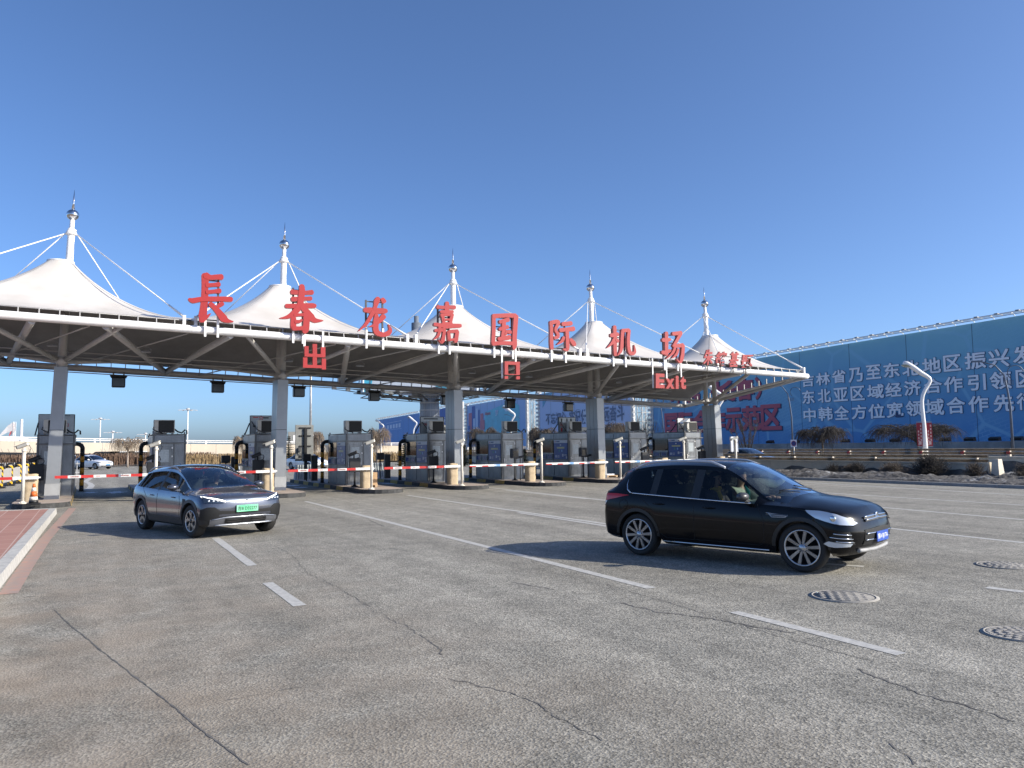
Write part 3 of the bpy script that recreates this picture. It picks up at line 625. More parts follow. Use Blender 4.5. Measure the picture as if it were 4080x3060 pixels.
for ch, (xa, ya, xb, yb), nm in SMALL:
    c_ = at_y(*c4((xa+xb)/2, (ya+yb)/2), YS); e = empty('inscription_character', (c_.x, YS, zf(c_.x)), 'small red brush character near the right end of the roof, %s of four' % nm, 'sign letter', 'small red inscription characters')
    mb = MB(); mb.T = Matrix.Translation((-c_.x, -YS, -zf(c_.x))); sl = .04*(xb-xa)
    text_rect(mb, ch, at_y(*c4(xa+14, ya), YS), at_y(*c4(xb+6, ya+sl-8), YS), at_y(*c4(xa-6, yb-sl), YS), .08, .028, 0, 1); mb.build('letter_face', [M_red, M_reds], e)
    q = MB(); q.T = mb.T; x_ = c_.x; zt_ = at_y(*c4((xa+xb)/2, yb), YS).z; q.bx(x_-.03, x_+.03, YS+.09, YS+.12, zf(x_)-.15, zt_+.2); q.bx(x_-.42, x_+.42, YS+.125, YS+.15, zt_+.03, zt_+.07); q.bx(x_-.42, x_+.42, YS+.125, YS+.15, zt_+.5, zt_+.53); q.build('mounting_post', M_frame, e)
# ------------------------------------------------------------------ toll booths
M_st = mat('brushed_steel', (.25, .255, .26), .34, .75, scale=3, var=.18, streak=(1, 1, .25)); M_std = mat('steel_frame', (.13, .13, .13), .4, .7, scale=4, var=.15)
M_stp = mat('booth_panel', (.22, .23, .24), .38, .55, scale=2.2, var=.22, streak=(1, 1, .4))
M_wing = mat('booth_glass', (.018, .02, .022), .06, 0, var=.1, spec=.8); M_blue = mat('poster_blue', (.028, .075, .30), .35, scale=2, var=.12)
M_pwhite = mat('poster_white', (.60, .62, .68), .4, var=.05); M_pyel = mat('poster_yellow', (.55, .52, .26), .4, var=.05); M_pgreen = mat('poster_green', (.05, .28, .20), .4, var=0); M_plb = mat('poster_pale_blue', (.25, .45, .75), .4, var=0)
M_scr = mat('screen_blue', (.03, .07, .22), .2, var=.1); M_door = mat('door_steel', (.21, .215, .22), .3, .7, scale=5, var=.22, streak=(1, 1, .5)); M_frost = mat('frosted_pane', (.38, .42, .44), .25, .1, scale=12, var=.15)
BW, BD, BZ0, BZ1 = 1.25, 2.95, .166, 2.46
def booth():
    e = empty('toll_booth', (0, 0, 0), None, 'toll booth', 'steel toll booths on the islands')
    x0, x1, y0, y1 = 0, BW, 0, BD
    mb = MB(); mb.bx(x0+.03, x1-.03, y0+.03, y1-.03, BZ0, BZ1-.02, 1)
    for x in (x0, x1-.07):
        for y in (y0, y1-.07): mb.rbx(x, x+.07, y, y+.07, BZ0, BZ1, .015)
    # panels of the left (lane) side and right side
    for sx, xa, xb in ((0, x0+.005, x0+.028), (1, x1-.028, x1-.005)):
        for ya, yb in ((.09, 1.42), (1.48, 2.86)): mb.bx(xa, xb, ya, yb, BZ0+.06, 1.02, 2); mb.bx(xa, xb, ya, yb, 2.18, 2.40, 2)
        mb.bx(xa-.012 if sx == 0 else xa+.012, xb-.012 if sx == 0 else xb+.012, .08, 2.88, 1.03, 1.07)
        mb.bx(xa-.01 if sx == 0 else xa+.01, xb-.01 if sx == 0 else xb+.01, .08, 2.88, 2.11, 2.17)
    mb.bx(x1-.028, x1-.005, .09, 1.42, 1.08, 2.10, 2)
    # front: fascia with two frames, right hand panel
    mb.bx(.09, x1-.09, .003, .028, 2.20, 2.41, 2); mb.bx(.84, x1-.08, .005, .028, BZ0+.06, 1.02, 2); mb.bx(.84, x1-.08, .005, .028, 1.05, 2.08, 2); mb.bx(.77, .82, -.004, .03, BZ0, 2.10)
    mb.bx(-.03, x1+.03, -.10, -.002, 2.115, 2.16)
    mb.build('booth_shell', [M_std, M_st, M_stp], e)
    r = MB(); r.bx(-.02, x1+.02, -.02, y1+.02, BZ1+.001, BZ1+.03)
    for x in (.04, x1-.09):
        for y in (.04, y1-.09): r.bx(x, x+.05, y, y+.05, BZ1+.03, BZ1+.11)
    r.build('roof', M_std, e)
    d = MB(); d.bx(.10, .76, -.006, .02, BZ0+.04, 2.07); d.rbx(.16, .70, -.018, -.0065, 1.22, 2.0, .01); d.rbx(.16, .70, -.018, -.0065, .27, 1.08, .01); dd = d.build('door', M_door, e)
    MB().bx(.25, .61, -.024, -.019, 1.36, 1.86).build('door_window', M_frost, dd)
    h = MB(); h.bx(.112, .15, -.03, -.0065, .98, 1.20); h.tube((.13, -.05, 1.12), (.25, -.05, 1.12), .012, n=6); h.tube((.13, -.05, 1.12), (.13, -.02, 1.12), .012, n=6)
    h.build('handle', M_white, dd)
    for z in (1.90, 1.55, .75): MB().bx(.705, .755, -.03, -.0065, z, z+.07).build('hinge', M_white, dd)
    for ya, yb, nm in ((1.50, 2.84, 'window'),):
        w_ = MB().bx(-.006, .004, ya, yb, 1.42, 2.09).build('window', M_wing, e)
        MB().bx(-.012, .002, ya-.02, yb+.02, 1.36, 1.415).build('sill', M_st, w_)
    MB().bx(x1-.004, x1+.006, .12, 2.84, 1.10, 2.09).build('window', M_wing, e)
    for ya, yb in ((1.52, 2.10), (2.16, 2.82)):
        k_ = MB(); k_.bx(-.05, .004, ya, yb, 1.075, 1.355); ko = k_.build('kiosk', mat('kiosk_grey', (.22, .24, .28), .5), e)
        MB().bx(-.058, -.051, ya+.1, yb-.1, 1.12, 1.31).build('screen', M_scr, ko)
    # poster between window and door corner
    p = MB(); p.bx(-.010, .004, .10, 1.42, 1.08, 1.93); po = p.build('poster', M_blue, e)
    q = MB(); q.bx(-.012, .004, .10, 1.42, 1.935, 2.09, 0)
    q.add([(-.0145, 1.27+.045*math.cos(a), 2.01+.045*math.sin(a)) for a in [k*math.pi/8 for k in range(16)]], [tuple(range(15,-1,-1))], 3)
    q.bx(-.015, -.0125, .85, 1.17, 1.985, 2.045, 4)
    q.bx(-.013, -.0105, .70, .82, 1.80, 1.86, 0); q.bx(-.013, -.0105, .38, 1.12, 1.64, 1.73, 1)
    q.bx(-.013, -.0105, .84, .94, 1.47, 1.58, 2); q.bx(-.013, -.0105, .58, .68, 1.47, 1.58, 5)
    for y, z, w_, h_ in ((1.16, 1.17, .13, .13), (.48, 1.22, .14, .14), (.14, 1.12, .10, .13)): q.bx(-.013, -.0105, y, y+w_, z, z+h_, 0)
    for y, z, w_ in ((.88, 1.27, .2), (.88, 1.22, .24), (.88, 1.17, .2), (.14, 1.31, .26), (.14, 1.28, .3)): q.bx(-.013, -.0105, y, y+w_, z, z+.018, 0)
    q.build('poster_print', [M_pwhite, M_pyel, M_pgreen, mat('poster_red', (.45, .08, .08), .4, var=0), mat('poster_ink', (.06, .09, .2), .4, var=0), M_plb], po)
    s_ = MB(); s_.bx(-.06, .75, -.35, -.012, .1655, .20); s_.build('step', M_st, e)
    return e
BL = ['steel toll booth behind the leftmost grey column, its lane side facing left', 'steel toll booth directly behind the grey car, with a grey box on its roof', 'steel toll booth just left of the second column',
      'steel toll booth with a cardboard box in front of it', 'steel toll booth half hidden by the third column, at its left', 'steel toll booth under the red open square character',
      'steel toll booth half hidden by the fourth column, at its left', 'sunlit steel toll booth just right of the fourth column', 'bright sunlit toll booth left of the fifth column, a white board on top']
b0 = booth()
for i in range(9):
    o = b0 if i == 0 else copy_tree(b0); o.location = (isl(i)-.63, 34.15, 0); o['label'] = BL[i]
# air conditioners on the booth roofs
M_acw = mat('ac_beige', (.50, .49, .45), .5, scale=6, var=.12); M_acg = mat('ac_grille', (.008, .008, .008), .6, var=0)
def ac():
    e = empty('air_conditioner', (0, 0, 0), None, 'air conditioner', 'air conditioner units on the booth roofs')
    MB().rbx(0, .78, 0, .32, .04, .58, .02).build('casing', M_acw, e)
    q = MB(); q.bx(.17, .75, -.008, -.001, .07, .55, 0)
    for k in range(10): q.bx(.18, .74, -.014, -.009, .095+.045*k, .101+.045*k, 0)
    q.build('grille', M_acg, e)
    q = MB(); q.path([(.78,.1,.2),(.9,.08,.1),(1.05,.05,.05),(1.18,.05,.18),(1.24,.05,.14),(1.25,.05,.0)], .03, 8); q.path([(0,.05,.3),(-.04,-.03,.2),(.1,-.05,.12),(.35,-.05,.03)], .018, 6); q.build('hose', M_black, e)
    q = MB(); q.bx(.05, .1, -.05, .37, 0, .04); q.bx(.68, .73, -.05, .37, 0, .04); q.build('foot', M_std, e); return e
a0 = ac(); AX = [.42, .30, .38, .28, .42, .52, .48, .38, .62]
AL = ['half hidden behind the leftmost column', 'beside a grey box above the parked grey car', 'against the second column', 'alone above the booth with the cardboard box', 'against the grey notice board left of the third column',
      'above the booth under the red open square character', 'beside a small white case left of the fourth column', 'just right of the fourth column', 'pale and sunlit left of the fifth column']
for i in range(9):
    o = a0 if i == 0 else copy_tree(a0); o.location = (isl(i)-.63+AX[i]-.25, 34.35, BZ1+.031); o['label'] = 'roof air conditioner with black grille, '+AL[i]
# notice boards standing on the booth roofs
M_board = mat('board_grey', (.36, .40, .43), .4, .2, scale=1.5, var=.15); M_boardw = mat('board_white', (.70, .71, .71), .4, var=.05); M_rstar = mat('red_print', (.45, .06, .07), .5, var=0); M_ink = mat('dark_print', (.03, .04, .045), .5, var=0)
def star(mb, cx, cz, r, y, mi, hollow=True):
    P = [(cx+(r if k % 2 == 0 else r*.42)*math.sin(k*math.pi/5), cz+(r if k % 2 == 0 else r*.42)*math.cos(k*math.pi/5)) for k in range(10)]
    Q = [(cx+(u-cx)*.55, cz+(v-cz)*.55) for u, v in P]
    mb.prism([P, Q] if hollow else [P], lambda u, v, w_: Vector((u, y+w_, v)), .004, mi)
def board(i, x0, x1, dy, h, m_, lab, style):
    e = empty('notice_board', (isl(i)-.63+x0, 34.15+dy, BZ1+.031), lab, 'board', 'notice boards on the booth roofs'); w_ = x1-x0
    q = MB(); q.bx(0, w_, 0, .06, 0, h); q.build('panel', m_, e)
    q = MB()
    for a in ((-.02, 0, -.012, .08, 0, h+.02), (w_, w_+.03, -.012, .14, 0, h+.02), (0, w_, -.012, .08, h, h+.025)): q.bx(*a)
    q.bar((-.02, .1, h*.6), (-.14, .5, 0), .04, .04)
    if style != 0: q.bar((.05, -.02, h*.7), (.32*w_, -.25, .0), .03, .03)
    if style == 3: q.bar((w_-.03, -.02, h*.72), (.62*w_, -.25, .0), .03, .03)
    q.build('frame', M_black, e)
    q = MB(); y = -.006
    if style == 0:
        star(q, w_*.80, h*.42, .0, y, 0) if 0 else None
        q.bx(w_*.55, w_*.84, y, -.001, h*.42, h*.435, 0); q.bx(w_*.55, w_*.84, y, -.001, h*.555, h*.57, 0); q.bx(w_*.835, w_*.85, y, -.001, h*.42, h*.57, 0); q.bx(w_*.57, w_*.8, y, -.001, h*.46, h*.50, 0)
        q.bx(w_*.5, w_*.88, y, -.001, h*.95, h*.975, 1); q.bx(w_*.55, w_*.85, y, -.001, h*.08, h*.16, 1)
    elif style == 1:
        star(q, w_*.42, h*.90, .13, y, 0); q.bx(w_*.5, w_*.72, y, -.001, h*.86, h*.94, 1); q.bx(w_*.10, w_*.3, y, -.001, h*.90, h*.96, 0); q.bx(w_*.10, w_*.35, y, -.001, h*.40, h*.48, 1)
    elif style == 2:
        q.bx(w_*.12, w_*.75, y, -.001, h*.86, h*.94, 1); star(q, w_*.5, h*.58, .12, y, 0); q.bx(w_*.14, w_*.36, y, -.001, h*.48, h*.50, 0); q.bx(w_*.14, w_*.36, y, -.001, h*.60, h*.62, 0); q.bx(w_*.17, w_*.33, y, -.001, h*.53, h*.575, 0); q.bx(w_*.2, w_*.9, y, -.001, .02, h*.06, 1)
    elif style == 4:
        for u in (.10, .68): q.bx(w_*u, w_*(u+.10), y, -.001, h*.66, h*.95, 1); star(q, w_*(u+.04), h*.52, .11, y, 0); q.bx(w_*u, w_*(u+.09), y, -.001, h*.06, h*.32, 0)
        q.bx(w_*.44, w_*.52, y, -.001, h*.1, h*.95, 1)
    else:
        star(q, w_*.5, h*.93, .07, y, 0, False); q.bx(w_*.2, w_*.9, y, -.001, h*.62, h*.70, 2); q.bx(w_*.14, w_*.2, y, -.001, h*.62, h*.70, 1); star(q, w_*.52, h*.2, .09, y, 0, False); q.bx(w_*.25, w_*.42, y, -.001, h*.2, h*.27, 1)
        q.add([(w_*.16+.05*math.cos(a), y, h*.22+.05*math.sin(a)) for a in [k*math.pi/8 for k in range(16)]], [tuple(range(16))], 0)
    q.build('print', [M_rstar, M_ink, M_plb], e); return e
board(0, -.02, 1.18, 1.2, .80, M_board, 'dark framed grey board on the roof of the leftmost booth', 0)
board(2, .02, 1.10, 1.2, .80, M_board, 'grey board with a red star at its top, left of the second column', 1)
board(4, .02, 1.20, .9, .78, M_board, 'grey board with one red star in its middle, left of the third column', 2)
board(6, .02, 1.05, .9, .80, M_board, 'grey board with two columns of red stars, left of the fourth column', 4)
board(8, .12, 1.05, .7, .80, M_boardw, 'white sunlit board with small coloured marks on the rightmost booth', 3)
q = MB(); q.bx(0, .52, 0, .35, 0, .15); q.bx(.08, .42, .02, .33, .15, .33); q.bx(.2, .33, .01, .02, .18, .23)
tag(q.build('control_box', mat('pale_grey_box', (.28, .30, .32), .6)), 'low grey stepped box left of the air conditioner above the grey car', 'box').location = (isl(1)-.60, 34.5, BZ1+.031)
q = MB(); q.rbx(0, .42, 0, .25, .02, .27, .02); q.bx(.08, .34, -.006, -.001, .12, .16)
tag(q.build('control_box', M_acw), 'small white case right of the air conditioner near the fourth column', 'box').location = (isl(6)+.40, 34.4, BZ1+.031)
# ------------------------------------------------------------------ barrier gates
M_wrap = mat('tan_canvas', (.52, .41, .27), .85, scale=3.5, col2=(.40, .31, .20), bump=.9, bscale=5); M_bred = mat('boom_red', (.52, .035, .03), .4, var=.08); M_bwhite = mat('boom_white', (.74, .73, .71), .4, var=.06); M_bblue = mat('boom_blue', (.18, .35, .62), .4, var=.1); M_bpr = mat('boom_print', (.55, .30, .28), .5, var=0)
def barrier(i, ln, style, lab):
    e = empty('barrier_gate', (isl(i)-.62, 31.35, .166), lab, 'barrier gate', 'red and white barrier gates across the lanes')
    rr = random.Random(40+i); q = MB(); nx, nz = 20, 12; vs = []
    for k in range(nz+1):
        z = .92*k/nz
        for j in range(nx):
            a = 2*math.pi*j/nx; c_, s_ = math.cos(a), math.sin(a); sq = 1/max(abs(c_), abs(s_)); r_ = .205*min(sq, 1.22)*(1+rr.uniform(-.035, .035)+.02*math.sin(z*21+a))
            vs.append((r_*c_, r_*s_*.95, z+(rr.uniform(-.02, .02) if 0 < k else 0)))
    fs = [(k*nx+j, k*nx+(j+1) % nx, (k+1)*nx+(j+1) % nx, (k+1)*nx+j) for k in range(nz) for j in range(nx)]; fs.append(tuple(nz*nx+j for j in range(nx)))
    q.add(vs, fs, 0, True); q.build('wrapped_housing', M_wrap, e)
    q = MB(); zb_ = .80; y = -.27
    q.bx(-.52, .23, y-.035, y+.035, zb_-.05, zb_+.05); q.tube((.0, y, zb_), (.0, -.1, zb_), .05); q.bx(.23, .29, y-.015, y+.015, zb_-.015, zb_+.03); q.build('boom_clamp', M_bwhite, e)
    q = MB(); x = -.50; n = 7 if style == 0 else 9; seg = (ln-.5)/n
    for k in range(n):
        xa, xb = x-seg*(k+1), x-seg*k
        if style == 0: q.bx(xa, xb, y-.03, y+.03, zb_-.05, zb_+.045, 1 if k % 2 == 0 else 0)
        else: q.bx(xa, xb, y-.03, y+.03, zb_-.0, zb_+.045, 2 if k == 4 else 0); q.bx(xa, xb, y-.032, y+.032, zb_-.05, zb_-.0005, 2 if k == 4 else (1 if k % 2 == 0 else 0))
    bo = q.build('boom', [M_bwhite, M_bred, M_bblue], e)
    q = MB()
    if style == 0:
        for k in (1, 5):
            for j in range(5): xx = x-seg*(k+.2+.13*j); q.bx(xx-.04, xx+.03, y-.034, y-.0305, zb_-.025, zb_+.02)
        xx = x-seg*3.5; q.bx(xx-.12, xx+.02, y-.034, y-.0305, zb_-.02, zb_+.02)
    else:
        xx = x-seg*4.5; q.bx(xx-.3, xx-.05, y-.036, y-.0325, zb_-.02, zb_+.025)
    q.build('boom_print', M_bpr if style == 0 else M_bwhite, bo)
    return e
BG = ['barrier gate at the left edge of the photo, beside the leftmost column and traffic cone', 'closed barrier gate behind the grey car, nearest to its left side', 'closed barrier gate at the second column, right of the grey car',
      'closed barrier gate with a cardboard box beside its tan housing', 'closed barrier gate whose tan housing stands against the third column', 'half white barrier gate between the third and fourth columns',
      'half white barrier gate with a blue band at the fourth column', 'barrier gate hidden behind the rear of the black car', 'barrier gate hidden behind the middle of the black car']
for i in range(9): barrier(i, 3.25, 0 if i < 5 else 1, BG[i])
# ------------------------------------------------------------------ camera posts, plate readers, bollards
M_postw = mat('post_cream', (.66, .61, .53), .5, scale=4, var=.08); M_camc = mat('camera_cream', (.70, .66, .56), .4, var=.06); M_camd = mat('camera_shade', (.25, .25, .25), .5, var=.1)
def campost():
    e = empty('camera_post', (0, 0, 0), None, 'camera post', 'camera posts at the island tips')
    q = MB(); q.tube((0,0,.03), (0,0,1.72), .052, n=14); q.lathe([(.13,0),(.13,.02),(.07,.03),(.06,.08)], 14); q.lathe([(.06,1.68),(.075,1.70),(.075,1.74),(.05,1.76),(.05,1.82)], 14)
    for k in range(4): a = k*math.pi/2+.5; q.tube((.1*math.cos(a), .1*math.sin(a), .02), (.1*math.cos(a), .1*math.sin(a), .05), .014, n=6)
    q.build('post', M_postw, e)
    q = MB(); q.T = Matrix.Translation((0, 0, 1.90)) @ Matrix.Rotation(R(152), 4, 'Z') @ Matrix.Rotation(R(20), 4, 'Y')
    q.rbx(-.14, .24, -.055, .055, -.05, .055, .02); q.rbx(-.16, .32, -.068, .068, .056, .07, .012); c_ = q.build('camera', M_camc, e)
    q = MB(); q.T = Matrix.Translation((0, 0, 1.90)) @ Matrix.Rotation(R(152), 4, 'Z') @ Matrix.Rotation(R(20), 4, 'Y'); q.tube((.24, 0, 0), (.26, 0, 0), .045, n=12); q.build('lens', M_black, c_)
    q = MB(); q.path([(.12, -.05, 1.93), (.19, -.03, 1.80), (.13, .02, 1.64), (.05, .03, 1.60)], .010, 5); q.build('cable', M_black, e); return e
p0 = campost()
PL = ['beside the traffic cone at the left edge', 'hidden partly by the roof of the grey car', 'in front of the second column', 'beside the cardboard box', 'in front of the third column', 'between the third and fourth columns, on a curved island tip', 'right of the fourth column', 'above the rear roof of the black car', 'above the front of the black car, beside the fifth column']
for i in range(9):
    o = p0 if i == 0 else copy_tree(p0); o.location = (isl(i)-.77 if i != 3 else isl(3)-.95+.15, 30.05, .166); o['label'] = 'cream camera post '+PL[i]
    if i in (6,7): o.location.x = isl(i)-.35
def reader(i, lab, style):
    x, y = isl(i)-.66, 32.75
    if i in (0, 2, 4): x = isl(i)-.58; y = 33.6
    e = empty('plate_reader', (x, y, .166), lab, 'plate reader', 'black number plate readers on the islands')
    q = MB(); q.lathe([(.16,0),(.16,.02),(.08,.05),(.04,.12)], 12); q.bx(-.035, .035, -.03, .03, .08, .80 if style == 0 else 1.1); q.build('stand', M_black, e)
    if style == 0:
        q = MB(); q.rbx(-.24, .24, -.07, .07, .62, 1.22, .012); q.build('display', M_black, e)
        q = MB(); q.T = Matrix.Translation((-.04, 0, 1.42)) @ Matrix.Rotation(R(160), 4, 'Z') @ Matrix.Rotation(R(22), 4, 'Y')
        q.rbx(-.16, .24, -.07, .07, -.06, .06, .02); q.rbx(-.17, .28, -.08, .08, .062, .078, .01); q.build('camera', M_black, e)
        q = MB(); q.tube((-.03, 0, 1.21), (-.03, 0, 1.36), .03, n=8); q.path([(.08,0,1.42),(.2,0,1.42),(.23,0,1.33),(.2,0,1.24),(.12,0,1.22)], .016, 6); q.build('cable_arch', M_black, e)
    else:
        q = MB(); q.rbx(-.20, .16, -.14, .14, 1.06, 1.52, .03); q.add([(-.26,-.2,1.56),(.2,-.2,1.56),(.2,.16,1.54),(-.26,.16,1.54)], [(0,1,2,3),(3,2,1,0)]); q.build('hood', mat('hood_grey', (.05, .05, .055), .5), e)
        q = MB(); q.bx(-.15, .1, -.15, -.141, 1.12, 1.42); q.build('display', M_wing, e)
        q = MB(); q.tube((.30, 0, 0), (.30, 0, 1.05), .02, n=8); q.T = Matrix.Translation((.34, 0, 1.12)) @ Matrix.Rotation(R(170), 4, 'Z') @ Matrix.Rotation(R(12), 4, 'Y'); q.rbx(-.16, .24, -.06, .06, -.05, .05, .02); q.build('camera', M_black, e)
    return e
RL = ['left of the leftmost column', 'behind the roof of the grey car', 'against the second column, above its tan barrier housing', 'in front of the booth door, beside the cardboard box', 'left of the third column', 'boxy hooded one between the third and fourth columns', 'boxy hooded one against the fourth column', 'hidden behind the black car, right of the fourth column', 'beside the fifth column above the black car']
for i in range(9): reader(i, 'black plate reader '+RL[i], 1 if i in (5, 6) else 0)
M_byel = mat('bollard_yellow', (.60, .27, .02), .5, scale=5, var=.15); M_bblk = mat('bollard_black', (.022, .021, .02), .55, scale=5, var=.3)
def bollard(i, sx, lab):
    x = isl(i)-.63+(-.24 if sx > 0 else BW+.24); e = empty('guard_pipe', (x, 37.25, .166), lab, 'guard pipe', 'yellow and black hooked guard pipes by the booths')
    q = MB(); n = 7; h = 1.72
    for k in range(n): q.tube((0, 0, h*k/n), (0, 0, h*(k+1)/n), .085, n=14, mi=(k+1) % 2)
    q.path([(0, 0, h), (0, 0, h+.10), (.04*sx, 0, h+.19), (.12*sx, 0, h+.25), (.22*sx, 0, h+.27), (.5*sx, 0, h+.27)], .086, 14, 1); q.build('pipe', [M_byel, M_bblk], e)
    MB().lathe([(.14, 0), (.14, .015), (.09, .02)], 14).build('base_plate', M_bblk, e)
GL = ['', 'left of the booth behind the grey car', 'left of the booth next to the second column', 'left of the booth with the cardboard box', 'left of the booth next to the third column', 'left of the booth under the red open square character', 'left of the booth next to the fourth column', 'behind the fourth column', 'left of the white sunlit booth']
bollard(0, -1, 'hooked yellow and black guard pipe at the right rear of the leftmost booth')
for i in range(1, 9): bollard(i, 1, 'hooked yellow and black guard pipe '+GL[i])
# ------------------------------------------------------------------ loose things round the islands
M_card = mat('cardboard', (.44, .29, .16), .85, scale=6, var=.1); M_wood = mat('pallet_wood', (.46, .32, .19), .85, scale=8, var=.2)
bp_ = at_z(1478, 1941, .166)
e = empty('cardboard_box', (bp_.x, bp_.y+.25, .166), 'brown cardboard box on a small pallet, right of a tan barrier housing', 'box')
q = MB(); q.rbx(-.28, .28, -.25, .25, .11, .62, .006); q.build('carton', M_card, e)
q = MB(); q.bx(-.09, .01, -.2525, -.2505, .25, .41); q.build('shipping_label', M_pwhite, e); q = MB(); q.bx(-.16, -.14, -.254, -.25, .11, .62); q.bx(.13, .15, -.254, -.25, .11, .62); q.build('strap', mat('strap_tan', (.36, .24, .13), .6), e)
q = MB(); q.bx(-.3, .3, -.27, .27, .08, .1095)
for x in (-.28, -.05, .18): q.bx(x, x+.1, -.27, .27, 0, .08)
q.build('pallet', M_wood, e)
bp_ = at_z(2428, 1901, .166)
e = empty('pallet', (bp_.x, bp_.y, .166), 'small wooden pallet with a flat white parcel on it, right of the fourth column', 'pallet'); q = MB(); q.bx(-.36, .36, -.25, .25, .07, .10)
for x in (-.34, .22): q.bx(x, x+.12, -.25, .25, 0, .0695)
q.build('deck', M_wood, e)
pk = MB(); pk.rbx(-.27, .2, -.18, .18, 0, .07, .01); o = pk.build('parcel', M_pwhite); o.location = (bp_.x, bp_.y, .267); tag(o, 'flat white parcel lying on the small wooden pallet', 'parcel')
# traffic cones
def cone(p, lab, m1, m2, h=.66):
    e = empty('traffic_cone', p, lab, 'traffic cone'); q = MB(); q.rbx(-.2, .2, -.2, .2, 0, .045, .02); q.build('base', M_black, e)
    q = MB(); zs = [.045, .12, .26, .36, .50, .58, .66]; ra = lambda z: .15-.115*(z/.66); q.lathe([(ra(.045), .045), (ra(.14), .14)], 20, mi=2)
    for k, (za, zb_) in enumerate(((.14, .25), (.25, .42), (.42, .54), (.54, .66))): q.lathe([(ra(za), za), (ra(zb_), zb_)], 20, mi=k % 2)
    q.build('cone_body', [m2, m1, M_black], e); return e
M_cor = mat('cone_orange', (.62, .13, .025), .5, scale=9, var=.2); M_cwh = mat('cone_white', (.66, .62, .55), .5, scale=9, var=.15)
cp = at_z(133, 2010, .166); cone((cp.x, cp.y, .166), 'orange and cream striped traffic cone at the left island tip', M_cor, M_cwh)
cp = at_z(1525, 1900, 0); cone((cp.x, cp.y, .0), 'dark grimy traffic cone beside a grey ribbed barrier behind the lanes', mat('cone_grimy', (.10, .07, .06), .7), mat('cone_grimy_dark', (.035, .032, .03), .7))
# big traffic signs seen from behind, ribbed barriers, lane terminals
M_sback = mat('sign_back', (.24, .245, .235), .5, .3, var=.1); M_rib = mat('ribbed_plastic', (.33, .36, .37), .6, scale=5, var=.2)
for i, lab in ((3, 'back of a tall grey traffic sign left of the booth with the cardboard box'), (5, 'back of a tall grey traffic sign just right of the third column')):
    e = empty('traffic_sign', (isl(i)-.62, 41.6, .166), lab, 'traffic sign'); x = 0
    q = MB(); q.rbx(-.55, .42, -.02, .02, 1.0, 2.92, .015); q.build('sign_plate', M_sback, e)
    q = MB(); q.bx(-.09, .05, -.13, -.03, 0, 2.75); 
    for z in (1.2, 1.75, 2.3, 2.72): q.bx(-.35, .28, -.06, -.022, z, z+.07)
    q.build('sign_post', M_black, e); q = MB(); q.rbx(-.42, -.28, -.16, -.05, 1.5, 1.72, .01); q.path([(-.35,-.1,1.5),(-.3,-.1,1.38),(-.1,-.1,1.3)], .014, 6); q.build('junction_box', M_std, e)
for i in range(2, 9):
    e = empty('ribbed_barrier', (isl(i)-1.0, 42.2, 0), 'grey ribbed crash barrier at the far end of %s island from the left' % ['', '', 'the third', 'the fourth', 'the fifth', 'the sixth', 'the seventh', 'the eighth', 'the ninth'][i], 'crash barrier', 'ribbed crash barriers behind the booths')
    q = MB(); n = 16; P = []
    for k in range(n+1): P.append((.0+1.2*k/n, -.03 if k % 2 else .03))
    vs = [(x_, y_, .166) for x_, y_ in P]+[(x_+.08*(1-2*x_/1.2), y_+.14, .95) for x_, y_ in P]+[(x_+.08*(1-2*x_/1.2), y_+.34, .95) for x_, y_ in P]+[(x_, .5-y_, .166) for x_, y_ in P]
    m_ = n+1; fs = [(r_*m_+k, r_*m_+k+1, (r_+1)*m_+k+1, (r_+1)*m_+k) for r_ in range(3) for k in range(n)]+[(0, m_, 2*m_, 3*m_), (m_-1, 4*m_-1, 3*m_-1, 2*m_-1)]
    q.add(vs, fs); q.build('barrier_body', M_rib, e)
    e = empty('lane_terminal', (isl(i)-.55, 40.2, .166), 'dark ticket terminal on a stand behind %s island from the left' % ['', '', 'the third', 'the fourth', 'the fifth', 'the sixth', 'the seventh', 'the eighth', 'the ninth'][i], 'terminal', 'dark ticket terminals behind the booths')
    q = MB(); q.tube((-.35, 0, 0), (-.35, 0, 1.1), .03, n=8); q.rbx(-.55, -.15, -.1, .1, 1.0, 1.38, .02); q.build('stand_box', M_black, e); q = MB(); q.rbx(-.1, .2, -.12, .12, 0, 1.3, .02); q.build('cabinet', M_black, e)
# far left: striped water barriers in a row and a picket fence
M_hz = bpy.data.materials.new('hazard_stripe'); M_hz.use_nodes = True; t = M_hz.node_tree; b = t.nodes['Principled BSDF']
wv = t.nodes.new('ShaderNodeTexWave'); wv.inputs['Scale'].default_value = 2.2; wv.bands_direction = 'DIAGONAL'; tc = t.nodes.new('ShaderNodeTexCoord'); rp = t.nodes.new('ShaderNodeValToRGB'); rp.color_ramp.interpolation = 'CONSTANT'
rp.color_ramp.elements[0].color = (.02, .02, .02, 1); rp.color_ramp.elements[1].position = .5; rp.color_ramp.elements[1].color = (.75, .45, .02, 1)
t.links.new(tc.outputs['Object'], wv.inputs['Vector']); t.links.new(wv.outputs['Fac'], rp.inputs[0]); t.links.new(rp.outputs[0], b.inputs['Base Color'])
M_gb = mat('barrier_grey', (.40, .38, .35), .7, var=.12)
e0 = None
